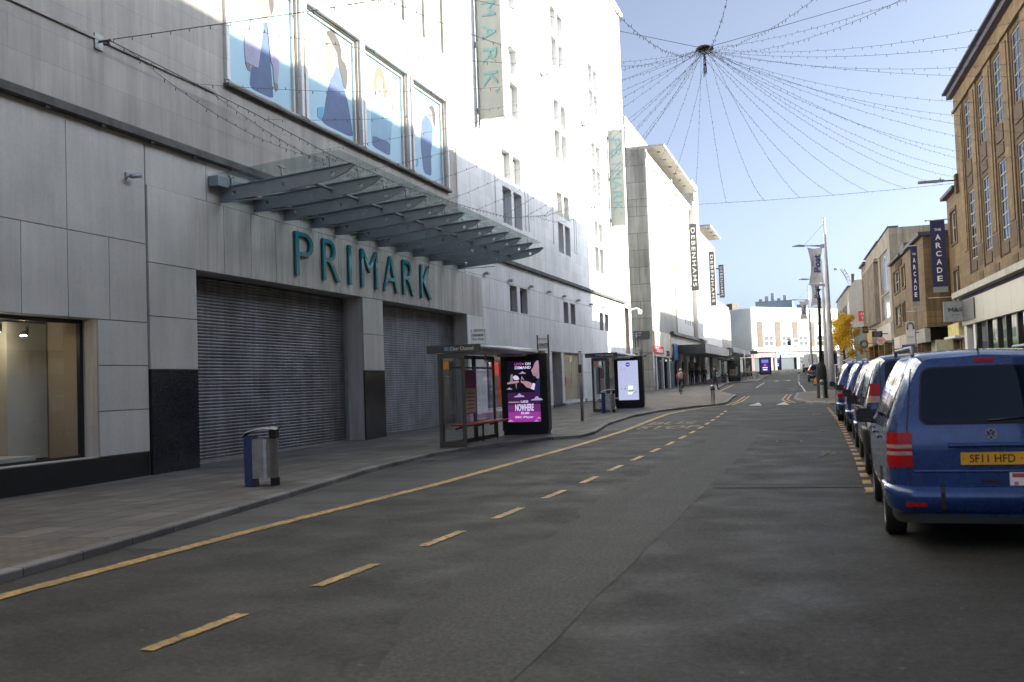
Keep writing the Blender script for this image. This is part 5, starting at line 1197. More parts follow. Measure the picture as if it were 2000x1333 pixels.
        t_ = lambda s, cx, cy, w_, h_, m_=2, **kw: sc.text(D, s, cx*sw, cy*sh, w_*sw, h_*sh, .007, .010, m_, **kw)
        t_('NIVEA', .5, .90, .15, .018, 4, bold=.03); R(.12, .36, .755, .80, 2, 1); t_('NEW', .24, .778, .14, .022, 0, bold=.02); t_('NATURALLY', .46, .705, .70, .030); t_('GOOD', .66, .645, .36, .030)
        P([(.48, .28), (.52, .24), (.68, .24), (.72, .28), (.72, .36), (.48, .36)], 4, 1); P([(.50, .22), (.74, .22), (.74, .26), (.50, .26)], 3, 2); P([(.46, .14), (.76, .14), (.76, .20), (.46, .20)], 4, 1); P([(.68, .13), (.90, .20), (.88, .24), (.80, .18), (.70, .19)], 3, 3)
        sc.disc(D, .34*sw, .29*sh, .035*sw, .006, .008, 1, 12); P([(.20, .33), (.46, .36), (.46, .37), (.20, .34)], 2, 2); R(.14, .17, .26, .31, 3, 2); t_('fresh care', .80, .46, .22, .02); t_('99% natural', .76, .385, .3, .016); t_('every day', .28, .17, .24, .016)
        sc.build('screen', mats, t)
    elif kind == 'food':
        mats = [flat('poster_green', (.055, .075, .06), .5), flat('poster_food', (.42, .22, .08), .5), flat('poster_cream', (.50, .45, .36), .5), M['offwhite']]
        R(-.12, 1.12, .0, 1.1, 0, 0); R(.0, .9, .10, .40, 2, 1); R(.1, .35, .14, .34, 1, 2); R(.45, .7, .14, .34, 1, 2); R(.72, .95, .2, .55, 2, 2)
        sc.text(D, 'Made fresh', .45*sw, .85*sh, .6*sw, .06*sh, .008, .01, 3); sc.text(D, 'every day', .45*sw, .74*sh, .6*sw, .06*sh, .008, .01, 3); sc.build('poster', mats, t)
    else:
        mats = [emit('screen_deep_blue', (.02, .012, .09), .5), emit('screen_sky', (.10, .11, .38), .5), emit('screen_rose', (.30, .04, .24), .5), emit('screen_glow', (.60, .55, .85), .5)]
        R(0, 1, 0, 1, 0, 0); R(.1, .9, .70, .92, 1, 1); sc.disc(D, .5*sw, .52*sh, .16*sw, .005, .008, 2, 14); R(.2, .8, .30, .36, 3, 1); R(.25, .75, .14, .22, 3, 1); sc.build('screen', mats, t)
    return t
bx, by = -9.22, 23.3
bus_shelter(bx, by, 4.85, 'nearer glass bus shelter with a red bench in front of the second roller shutter', '', True)
advert(-9.20, 28.15, pavL(-8.5, 28)+.12, 'tall black advert screen with purple LIVE ON DEMAND picture, by the nearer shelter', 'player')
bus_shelter(-9.62, 42.3, 3.9, 'farther glass bus shelter beside the pale lilac advert screen', '', False)
advert(-9.47, 46.1, pavL(-9, 46)+.12, 'black advert screen showing a pale lilac skin cream poster beside the farther bus shelter', 'cream', 1.36, 2.3)
t_ = bus_shelter(-10.6, 108.6, 3.2, 'dark bus shelter in the distance under the white street canopy', '', False)
advert(-10.25, 112, pavL(-9.5, 112)+.1, 'poster panel with dark green food poster at the distant bus shelter', 'food', 1.35, 2.75, .3, 'poster_stand')
advert(-8.29, 135, gz(135)+.15, 'distant black screen with violet picture, the nearer of two by the red shop', 'violet', 1.55, 2.2)
advert(-7.9, 165, gz(165)+.1, 'distant black screen with violet picture, the farther of two before the pale blue shop', 'violet', 1.25, 2.3)
advert(-10.0, 130, gz(130)+.1, 'slim dark teal information panel left of the distant violet screens', 'food', 1.1, 2.3, .2, 'poster_stand')
def stop_flag(Y, x0, y0, x1, y1, label, lines, style):
    a, b = onY(x0, y0, Y), onY(x1, y1, Y)
    t = thing('bus_stop_flag', label, 'bus stop sign', (a.x, Y, b.z)); f = facing_cam(0, Y, 0)
    q = MB()
    for x in (a.x, b.x): q.box((x-.02, Y, b.z-.25 if style else b.z-.3), (x+.02, Y+.04, a.z))
    q.build('post', 'dgrey' if style else 'offwhite', t)
    q = MB()
    if style == 0:
        q.box((a.x, Y-.01, b.z), (b.x, Y, a.z-.08), 0); q.box((a.x+.06, Y-.012, a.z-.075), (b.x-.04, Y, a.z), 1)
        q.box((a.x+.01, Y-.014, b.z+.04), (b.x-.01, Y-.010, b.z+.22), 2)
    else:
        for v0, v1, m_ in ((.62, .78, 2), (.40, .60, 0), (.20, .38, 3), (.02, .18, 4)): q.box((a.x+.02, Y-.01, b.z+(a.z-b.z)*v0), (b.x-.02, Y, b.z+(a.z-b.z)*v1), m_)
    q.build('panel', ['white', flat('flag_cream', (.50, .48, .36), .5), flat('flag_pale', (.55, .58, .66), .5), flat('flag_blue', (.06, .10, .20), .5), flat('flag_buff', (.45, .38, .30), .5)], t)
    q = MB()
    for s_, v, h, m_ in lines: q.text(f, s_, (a.x+b.x)/2, b.z+(a.z-b.z)*v, (b.x-a.x)*.84, h, .012, .018, m_, bold=.01)
    q.build('lettering', ['navy', flat('letter_grey', (.12, .13, .16), .5), M['offwhite']], t)
stop_flag(26.2, 921, 644, 947.5, 686, 'white bus stop flag reading Bus Stop on the nearer shelter roof', [('Unionstreet', .74, .085, 0), ('Bus Stop', .54, .085, 1)], 0)
stop_flag(29.2, 1049, 655, 1071, 681, 'open framed stop flag with a dark blue strip beyond the advert screen', [('Bus Stop', .29, .08, 2)], 1)
stop_flag(46.0, 1240, 646, 1246, 668, 'thin framed stop flag above the farther bus shelter', [('Stop', .29, .06, 2)], 1)
t = thing('sign_pole', 'plain grey pole standing alone on the pavement between the two bus shelters', 'pole', (-8.44, 35.1, pavL(-8.4, 35)))
q = MB(); zz = onY(1134, 688, 35.1).z; q.tube([(-8.44, 35.1, pavL(-8.44, 35.1)), (-8.44, 35.1, zz)], .055, 10); q.build('shaft', 'galv', t)
q = MB(); q.lathe((-8.44, 35.1, zz), [(.058, 0), (.05, .03)], 10); q.box((-8.5, 35.03, zz-.75), (-8.38, 35.045, zz-.45)); q.build('cap', 'dgrey', t)
def litter_bin(label):
    t = thing('litter_bin', label, 'litter bin', (0, 0, 0), 'blue and steel litter bins')
    q = MB(); q.prism(Fr((0, 0, 0), X_, Y_), [(-.29, -.10), (-.25, -.17), (-.13, -.17), (-.12, .17), (-.25, .17), (-.29, .10)], 0, .86); q.build('blue_column', 'bluebin', t)
    q = MB(); n = 24; pr = []
    for k in range(n): a = 2*pi*k/n; pr.append((.07+.20*cos(a)*(1 if abs(cos(a)) < .9 else .98), .19*sin(a)))
    q.prism(Fr((0, 0, 0), X_, Y_), [(-.125, -.17)]+[(.07+.21*sin(pi*k/12), -.19*cos(pi*k/12)) for k in range(13)]+[(-.125, .17)], .14, .80); q.build('drum', 'stain', t)
    q = MB(); q.prism(Fr((0, 0, 0), X_, Y_), [(.17, -.13), (.27, -.08), (.29, .0), (.27, .08), (.17, .13)], 0, .139); q.prism(Fr((0, 0, 0), X_, Y_), [(.17, -.15), (.27, -.10), (.295, .0), (.27, .10), (.17, .15)], .801, .95); q.build('back_column', 'blackmatt', t)
    q = MB()
    R_ = [(-.31, .865, .14), (-.24, .925, .18), (-.10, .965, .20), (.06, .985, .20), (.20, .985, .18), (.29, .965, .11)]
    q.grid([[(x, -w, z-.015), (x, -w*.6, z+.01), (x, 0, z+.02), (x, w*.6, z+.01), (x, w, z-.015)] for x, z, w in R_], 0, True, flip=True); q.grid([[(x, -w, z-.02), (x, 0, z-.022), (x, w, z-.02)] for x, z, w in R_], 0, True)
    q.build('lid', 'galv', t)
    return t
b1 = litter_bin('grey and blue litter bin on the pavement in front of the first roller shutter')
b1.location = (-9.27, 15.05, pavL(-9.2, 15)); b1.rotation_euler.z = .25
b2 = copy_tree(b1); b2.location = (-8.82, 41.5, pavL(-8.9, 41.2)); b2['label'] = 'grey and blue litter bin beside the farther bus shelter'
def bollard(x, y, z, label, h=.9):
    t = thing('bollard', label, 'bollard', (0, 0, 0), 'steel bollards at the crossing')
    q = MB(); q.lathe((0, 0, 0), [(.11, 0), (.10, .02), (.095, .6*h/.9), (.095, .64*h/.9)], 16); q.build('post', 'stain', t)
    q = MB(); q.lathe((0, 0, 0), [(.105, h*.70), (.11, h*.72), (.11, h*.84), (.10, h*.86)], 16); q.build('band', 'dgrey', t)
    q = MB(); q.lathe((0, 0, 0), [(.10, h*.86), (.095, h*.93), (.06, h*.98), (.01, h)], 16); q.build('cap', 'stain', t)
    t.location = (x, y, z); return t
bo = bollard(-5.07, 47.3, gz(47.3)+.08, 'steel bollard on the left build-out, the one nearest the triangles')
for x, y, s_ in ((-.19, 50.3, 'steel bollard on the right build-out in front of the black lamp pedestal'), (-7.15, 114.5, 'small bollard at the kerb before the distant violet screen'), (-9.3, 100.5, 'bollard close to the kerb by the entrance canopy'), (-2.6, 105, 'bollard at the far right kerb left of the black car')):
    c = copy_tree(bo); c.location = (x, y, (gz(y)+.1)); c['label'] = s_
# lamp columns with newspaper banners
def lamp_column(label):
    t = thing('lamp_column', label, 'lamp column', (0, 0, 0), 'white lamp columns with banners')
    q = MB(); q.tube([(0, 0, 0), (0, 0, 3), (0, 0, 7), (0, 0, 10.8)], [.20, .17, .13, .075], 14); q.build('mast', 'mastwhite', t)
    q = MB(); q.tube([(0, 0, 9.0), (-.5, 0, 9.05), (-1.3, 0, 9.12)], [.07, .055, .04], 8); q.box((-.28, -.09, 8.9), (-.08, .09, 9.12)); ar = q.build('arm', 'galv', t)
    q = MB(); q.grid([[(-1.25-.75*i/8, -.16*sin(pi*min(1, .15+.85*i/8))*cos(pi*j/6), 9.12+.05*i/8+.10*sin(pi*min(1, .2+.8*i/8))*sin(pi*j/6)-.03) for j in range(7)] for i in range(9)], 0, True)
    q.grid([[(-1.25-.75*i/8, -.16*sin(pi*min(1, .15+.85*i/8))*cos(pi*j/4), 9.12+.05*i/8-.05*sin(pi*j/4)-.03) for j in range(5)] for i in range(9)], 0, True, flip=True); q.build('lamp_head', 'galv', ar)
    q = MB(); q.tube([(-.06, 0, 10.4), (-1.25, 0, 9.15)], .012, 5); q.build('stay_wire', 'galv', t)
    q = MB(); q.add([(-.12, -.05, 6.62), (-.12, -.05, 6.45), (-1.15, -.02, 6.66), (-1.15, -.02, 6.62), (-.12, .05, 6.62), (-.12, .05, 6.45), (-1.15, .02, 6.66), (-1.15, .02, 6.62)], [(0,1,3,2),(4,6,7,5),(0,2,6,4),(1,5,7,3),(0,4,5,1),(2,3,7,6)]); q.build('lower_arm', 'galv', t)
    return t
M['mastwhite'] = flat('mast_white', (.50, .49, .50), .4)
def post_banner(label, cxo=0):
    t = thing('street_banner', label, 'banner', (0, 0, 0), 'white newspaper banners on the lamp columns')
    q = MB(); N_ = 14
    def hw(v): return .46-.17*sin(pi*v)**1.2
    for fl, dy in ((False, 0), (True, .012)):
        q.grid([[(-.62+hw(j/N_)*(-1+2*i/6), dy+.05*sin(pi*i/6), 6.68+2.30*j/N_-(.10*sin(pi*i/6) if j == N_ else 0)+(.08*sin(pi*i/6) if j == 0 else 0)) for i in range(7)] for j in range(N_+1)], 0, True, flip=fl)
    c = q.build('cloth', flat('banner_cloth', (.50, .49, .50), .7, 0, .05), t)
    q = MB(); f = facing_cam(-.62, -.012, 0)
    q.text(f, 'Post', .08, 7.95, 1.12, .40, .0, .012, 0, bold=.03, rot=pi/2); q.text(f, 'BRISTOL', -.19, 8.15, .7, .06, .0, .012, 0, rot=pi/2); q.text(f, 'bristolpost.co.uk', 0, 7.03, .42, .06, .0, .012, 0); q.build('lettering', flat('banner_ink', (.05, .06, .20), .7), c)
    return t
L1 = lamp_column('nearest and tallest looking white lamp column, standing right of the black lamp post'); N1 = post_banner('nearest and largest white banner reading Post on the first lamp column')
L2 = copy_tree(L1); N2 = copy_tree(N1); L3 = copy_tree(L1); N3 = copy_tree(N1)
for l_, n_, x, y in ((L1, N1, .36, 65.3), (L2, N2, .12, 92), (L3, N3, -1.52, 124)):
    l_.location = n_.location = (x, y, gz(y)+.1 if y < 100 else gz(y)+.05)
L2['label'] = 'middle white lamp column, half hidden behind the black lamp post'; N2['label'] = 'middle white banner reading Post, partly behind the black lamp post'
L3['label'] = 'farthest white lamp column, before the white corner building'; N3['label'] = 'farthest and smallest white banner reading Post before the white corner building'
# black column with its broad pedestal
t = thing('lamp_post', 'black iron post with a broad domed pedestal on the right build-out', 'lamp post', (-.2, 50.6, gz(50.6)+.1)); zb = gz(50.6)+.1
q = MB(); q.lathe((-.19, 50.75, zb), [(.27, 0), (.27, .05), (.255, .08), (.25, 1.2), (.245, 1.38), (.21, 1.55), (.15, 1.68), (.10, 1.76)], 20); q.build('pedestal', 'blackmatt', t)
q = MB(); q.tube([(-.19, 50.75, zb+1.7), (-.15, 50.75, 4.2), (-.13, 50.75, 5.2), (-.13, 50.75, 5.45)], [.085, .08, .078, .05], 12); q.lathe((-.13, 50.75, 5.2), [(.09, 0), (.10, .05), (.09, .1)], 12); q.build('shaft', 'blackmatt', t)
q = MB(); q.tube([(-.13, 50.75, 5.4), (-.13, 50.75, 5.9)], .03, 8); q.lathe((-.13, 50.75, 5.62), [(.03, 0), (.085, .06), (.09, .1), (.03, .16)], 10); q.tube([(-.25, 50.75, 5.72), (-.01, 50.75, 5.72)], .02, 6); q.build('finial', 'blackmatt', t)
for k, (x, y, h) in enumerate(((.72, 84, 1.5), (1.15, 87, 1.4))):
    t = thing('crowd_barrier', ('taller' if k == 0 else 'shorter')+' white open barrier frame below the yellow tree', 'barrier', (x, y, gz(y)+.1))
    q = MB(); z0 = gz(y)+.1
    for dx in (0, .38): q.box((x+dx, y, z0), (x+dx+.05, y+.05, z0+h))
    q.box((x+.05, y+.004, z0+h-.06), (x+.38, y+.046, z0+h)); q.box((x+.05, y+.004, z0+.4), (x+.38, y+.046, z0+.45)); q.build('frame', 'white', t)
    q = MB(); q.box((x-.1, y-.2, z0), (x+.53, y+.25, z0+.025)); q.build('foot', 'galv', t)
t = thing('barrier', 'orange plastic barrier block at the kerb behind the black pedestal', 'barrier', (-1.0, 82, gz(82)))
q = MB(); z0 = gz(82); xa, xb = onY(1590, 745, 82).x, onY(1601, 745, 82).x; q.box((xa, 82, z0+.10), (xb, 82.2, z0+.5)); q.box((xa+.08, 82.02, z0+.5), (xb-.08, 82.18, z0+.62)); q.build('body', 'orange', t)
q = MB(); q.box((xa-.04, 81.85, z0), (xb+.04, 82.35, z0+.10)); q.build('foot', 'blackmatt', t)
t = thing('cycle_stand', 'small hooped cycle stands beside the distant bus shelter', 'cycle stand', (-8.7, 116, gz(116)))
for k in range(3):
    q = MB(); x = -9.0+k*.35; q.tube([(x, 116+k, gz(116)+.1), (x, 116+k, gz(116)+.8), (x+.35, 116+k, gz(116)+1.0), (x+.7, 116+k, gz(116)+.8), (x+.7, 116+k, gz(116)+.1)], .04, 6); q.build('hoop', 'galv', t)
t = thing('lamp_post', 'thin white pole with two small signs beside the distant poster panel', 'lamp post', (-8.9, 116, gz(116)))
q = MB(); q.tube([(-8.75, 117, gz(117)), (-8.75, 117, gz(117)+3.4)], .07, 8); q.build('pole', 'offwhite', t)
q = MB(); q.box((-8.1, 117, gz(117)+2.9), (-7.3, 117.08, gz(117)+3.3)); q.box((-8.7, 117, gz(117)+2.75), (-8.1, 117.06, gz(117)+2.85)); q.build('sign_plate', 'dgrey', t)
# ------------------------------------------------------------------ vehicles
def crom(P, n):
    out = []; Q = [P[0]]+list(P)+[P[-1]]
    for i in range(1, len(Q)-2):
        for k in range(n):
            t = k/n; a, b, c, d = Q[i-1], Q[i], Q[i+1], Q[i+2]
            out.append(tuple(.5*(2*b[j]+(c[j]-a[j])*t+(2*a[j]-5*b[j]+4*c[j]-d[j])*t*t+(3*b[j]-a[j]-3*c[j]+d[j])*t**3) for j in range(len(b))))
    return out+[tuple(P[-1])]
def smooth_tab(tab, t):
    if t <= tab[0][0]: return tab[0][1]
    for (a, va), (b, vb) in zip(tab, tab[1:]):
        if t <= b:
            k = (t-a)/(b-a); return va+(vb-va)*k
    return tab[-1][1]
class Car:
    def __init__(s, sp): s.sp = sp
    def half(s, y):
        sp = s.sp; wb, wr, zb, zk, zr_ = (smooth_tab(sp[k], y) for k in ('wb', 'wr', 'zb', 'zk', 'zr'))
        zr_ = max(zr_, zk+.05); g_ = zr_-zk; m = min(1, g_/.5)
        ctl = [(wb*.90, zb), (wb*.975, zb+.10), (wb, zb+.32*(zk-zb)), (wb, zb+.6*(zk-zb)), (wb*.992, zk-.10*m-.01), (wb*.965, zk), (wb*.965+(wr-wb*.965)*.55, zk+.52*g_), (wr, zr_-.11*m-.005), (wr-.07, zr_-.03*m), (wr*.72, zr_-.006), (wr*.36, zr_+.008), (0, zr_+.012)]
        return crom(ctl, 3)
    def lean(s, z, y): return smooth_tab(s.sp['lean'], z)*max(0, 1-y/.9)
    def side(s, y, z):
        h = s.half(y)
        for (x0, z0), (x1, z1) in zip(h, h[1:]):
            if z0 <= z <= z1: return x0+(x1-x0)*(z-z0)/(z1-z0 or 1)
        return h[0][0] if z < h[0][1] else h[-1][0]
    def rear(s, x, z, off=0):
        w = max(.05, s.side(0, z)); return (x, s.lean(z, 0)-s.sp['bulge']*(1-min(1, abs(x)/w)**2.2)-off, z)
    def patch(s, mb, x0, x1, z0, z1, r, off, m=0, nx=10, nz=8, skew=0):
        rows = []
        zs = sorted({*[z0+(z1-z0)*j/nz for j in range(nz+1)], *[z0+r*k for k in (.04, .15, .35, .65)], *[z1-r*k for k in (.04, .15, .35, .65)]})
        for z in zs:
            j = (z-z0)/(z1-z0)*nz; e = min(z-z0, z1-z); i_ = 0 if e >= r else r-math.sqrt(max(0, r*r-(r-e)**2)); k = skew*j/nz
            rows.append([s.rear(x0+i_+k+(x1-x0-2*(i_+k))*i/nx, z, off) for i in range(nx+1)])
        mb.grid(rows, m, True)
    def sidepatch(s, mb, sg, y0, y1, z0, z1, off=.006, m=0, n=8, s0=0, s1=0):
        rows = []
        for j in range(7):
            z = z0+(z1-z0)*j/6; a = y0+s0*j/6; b = y1+s1*j/6
            rows.append([(sg*(s.side(a+(b-a)*i/n, z)+off), a+(b-a)*i/n+s.lean(z, a+(b-a)*i/n), z) for i in range(n+1)])
        mb.grid(rows, m, True, flip=(sg < 0))
def vehicle(name, label, cat, sp, group=None):
    c = Car(sp); Ln = sp['L']; t = thing(name, label, cat, (0, 0, 0), group)
    ys = sorted({*[Ln*i/44 for i in range(45)], .05, .1, Ln-.04, Ln-.1})
    mb = MB(); rings = []
    for y in ys:
        h = c.half(y); rings.append([(x, y+c.lean(z, y), z) for x, z in h]+[(-x, y+c.lean(z, y), z) for x, z in h[::-1][1:]])
    mb.grid(rings, 0, True, flip=True)
    mb.grid([[r[-1], r[0]] for r in rings], 1, False, flip=True)
    h = c.half(0); mb.grid([[c.rear(-x+2*x*i/12, z) for i in range(13)] for x, z in h], 0, True)
    h = c.half(Ln); mb.grid([[(-x+2*x*i/8, Ln+.06*(1-(2*i/8-1)**2), z) for i in range(9)] for x, z in h], 0, True, flip=True)
    mb.build('body', [sp['paint'], M['plastic']], t)
    # glass
    q = MB(); a, b, z0, z1 = sp['rearwin']; c.patch(q, -a, a, z0, z1, .08, .006, 0, 12, 10, sp.get('rskew', .05)); q.build('rear_window', 'carglass', t)
    zk = lambda y: smooth_tab(sp['zk'], y)
    for (y0, y1, s0, s1) in sp['sidewin']:
        for sg in (-1, 1):
            q = MB(); c.sidepatch(q, sg, y0, y1, zk(y0)+.05, smooth_tab(sp['zr'], y0)-.19, .006, 0, 8, s0, s1); q.build('side_window', 'carglass', t)
    ya, yb = sp['screen']; q = MB()
    q.grid([[(-x+2*x*i/8, y, smooth_tab(sp['zr'], y)+.018-.010*abs(2*i/8-1)) for i in range(9)] for y in [ya+(yb-ya)*k/6 for k in range(7)] for x in [smooth_tab(sp['wr'], y)-.10]], 0, True, flip=True); q.build('windscreen', 'carglass', t)
    # arches, wheels
    for yw in sp['axles']:
        for sg in (-1, 1):
            q = MB(); R = sp['R']+.055; zc = sp['R']; base = c.side(yw, zc+.1)
            n = 16; rows = [[(sg*(c.side(yw+rr*cos(pi*k/n), max(sp['zb'][0][1]+.01, zc+rr*sin(pi*k/n)))+.005), yw+rr*cos(pi*k/n), max(sp['zb'][0][1]+.01, zc+rr*sin(pi*k/n))) for k in range(n+1)] for rr in (.02, R*.5, R*.8, R)]
            q.grid(rows, 0, True, flip=(sg > 0)); q.build('wheel_arch', 'plastic', t)
            q = MB(); W_ = .2; xo = base+.012; Rw = sp['R']
            pr = [(xo-W_, Rw*.6), (xo-W_, Rw*.93), (xo-W_+.03, Rw), (xo-.03, Rw), (xo-.004, Rw*.94), (xo, Rw*.80), (xo-.01, Rw*.66)]
            q.grid([[(sg*x, yw+r*cos(2*pi*k/24), Rw+r*sin(2*pi*k/24)) for k in range(25)] for x, r in pr], 0, True, flip=(sg < 0)); w = q.build('wheel', 'rubber', t)
            q = MB(); q.grid([[(sg*x, yw+r*cos(2*pi*k/24), Rw+r*sin(2*pi*k/24)) for k in range(25)] for x, r in ((xo-.008, Rw*.66), (xo-.03, Rw*.60), (xo-.035, Rw*.2), (xo-.02, .01))], 0, True, flip=(sg < 0))
            for k in range(5):
                a = 2*pi*k/5; q.add([(sg*(xo-.012), yw+r_*cos(a+d_), Rw+r_*sin(a+d_)) for r_, d_ in ((.04, -.5), (.04, .5), (Rw*.62, .14), (Rw*.62, -.14))], [(0, 1, 2, 3)], 0)
            q.build('rim', 'rim', w)
    # mirrors, lights, plate, bumper
    ym, zm = sp['mirror']
    for sg in (-1, 1):
        xs = c.side(ym, zm); q = MB(); f = Fr((sg*(xs+.12), ym, zm), X_, Z_)
        o_ = [(.095*math.copysign(abs(cos(a_))**.5, cos(a_)), .085*math.copysign(abs(sin(a_))**.5, sin(a_))) for a_ in [2*pi*k/24 for k in range(24)]]
        for s0, s1, n0, n1 in ((1, 1, .0, .012), (1, .97, .0, -.05), (.97, .75, -.05, -.10), (.75, .3, -.10, -.125)):
            q.grid([[f(x*s, z*s, n) for x, z in o_+o_[:1]] for s, n in ((s0, n0), (s1, n1))], 0, True, flip=(n1 < 0))
        q.add([f(x*.98, z*.98, .006) for x, z in o_], [tuple(range(24))], 0)
        q.tube([(sg*(xs-.02), ym+.02, zm-.08), (sg*(xs+.10), ym+.02, zm-.05)], .03, 6); q.build('wing_mirror', 'plastic', t)
    for sg in (-1, 1):
        for z0, z1, m_ in sp['lights']:
            q = MB(); x0, x1 = sp['lightx']
            rows = [[(sg*(abs(p[0])), p[1], p[2]) for p in [c.rear(x0+(x1-x0)*i/5, z, .012) for i in range(6)]]+[(sg*(c.side(y, z)+.010), y+c.lean(z, y), z) for y in (.03, .08, .13)] for z in [z0+(z1-z0)*j/4 for j in range(5)]]
            q.grid(rows, 0, True, flip=(sg > 0)); q.build('tail_light', m_, t)
    q = MB(); zt_, zl = sp['bump']; prof = [(.02, zl), (.075, zl+.05), (.085, zt_-.06), (.05, zt_-.005), (.0, zt_)]
    path = [(-1, y) for y in (.55, .35, .15, .04)]+[(0, x) for x in [-.9+.2*i for i in range(10)]]+[(1, y) for y in (.04, .15, .35, .55)]
    rows = []
    for k, v in path:
        row = []
        for off, z in prof:
            zz = max(z, sp['zb'][0][1]+.005)
            if k: row.append((k*(c.side(v, zz)+off*(.35 if v > .3 else .6)), v-off*.5, z))
            else:
                w = c.side(0, zz); x = v/.9*w; p = c.rear(x, zz, off); row.append((p[0]*(1+.02), p[1], z))
        rows.append(row)
    q.grid(rows, 0, True); bm = q.build('bumper', sp['bumpmat'], t)
    q = MB(); q.grid([[(p[0]*.99, p[1]+.02, p[2]-d) for d in (0, .09)] for p in [r[0] for r in rows]], 0, True, flip=True); q.build('valance', 'plastic', bm)
    for xg in sp.get('bumpgap', ()):
        q = MB(); q.grid([[(*c.rear(xg-.018, z, off+.004)[:2], z), (*c.rear(xg+.018, z, off+.004)[:2], z)] for off, z in prof], 0, False, flip=False); q.build('bumper_joint', 'blackmatt', bm)
    for sg in (-1, 1):                                            # shut lines of the tailgate and doors
        q = MB(); xg = sp['gate']; zs = [zl+.24+(sp['gatetop']-zl-.24)*j/10 for j in range(11)]
        q.grid([[c.rear(sg*(xg(z)-.006), z, .004), c.rear(sg*(xg(z)+.006), z, .004)] for z in zs], 0, False, flip=False)
        for yy in sp['doors']:
            c.sidepatch(q, sg, yy-.005, yy+.005, zl+.12, smooth_tab(sp['zr'], yy)-.2, .004, 0, 1)
        q.build('shut_line', 'blackmatt', t)
        q = MB(); zz = zk(1.5)-.14
        for yy in sp['doors']: q.tube([(sg*(c.side(yy-.25, zz)+.02), yy-.25, zz), (sg*(c.side(yy-.08, zz)+.02), yy-.08, zz)], .016, 6)
        q.build('door_handle', sp['paint'], t)
    return t, c
def caddy_spec():
    return dict(L=4.4, R=.315, axles=(.95, 3.63), paint=M['carblue'], bumpmat=M['carblue'], bulge=.05,
      zr=[(0, 1.755), (.15, 1.80), (.6, 1.82), (2.3, 1.81), (2.6, 1.77), (3.4, 1.14), (3.6, 1.07), (4.1, .95), (4.3, .82), (4.4, .70)],
      zk=[(0, 1.14), (2.9, 1.10), (3.4, 1.03), (4.1, .86), (4.4, .62)], zb=[(0, .30), (4.4, .28)],
      wb=[(0, .80), (.06, .855), (.2, .885), (.5, .897), (3.5, .89), (3.9, .85), (4.2, .74), (4.4, .58)], wr=[(0, .585), (.3, .625), (2.4, .64), (2.7, .63), (3.4, .70), (4.1, .62), (4.4, .45)],
      lean=[(0, 0), (.95, .0), (1.15, .02), (1.8, .20)], rearwin=(.585, .56, 1.15, 1.655), rskew=.05, sidewin=((.25, 1.15, .04, 0), (1.25, 2.1, 0, 0), (2.2, 3.0, 0, -.42)), screen=(2.68, 3.38),
      mirror=(2.85, 1.12), lights=((.75, .858, 'redlens'), (.86, .895, 'whitelens'), (.897, .922, 'redlens'), (.924, .958, 'whitelens'), (.96, 1.07, 'redlens')), lightx=(.665, .80), bump=(.585, .33), bumpgap=(-.43,),
      gate=lambda z: .70 if z < 1.12 else .70-(z-1.12)*.13, gatetop=1.66, doors=(1.2, 2.15, 3.1))
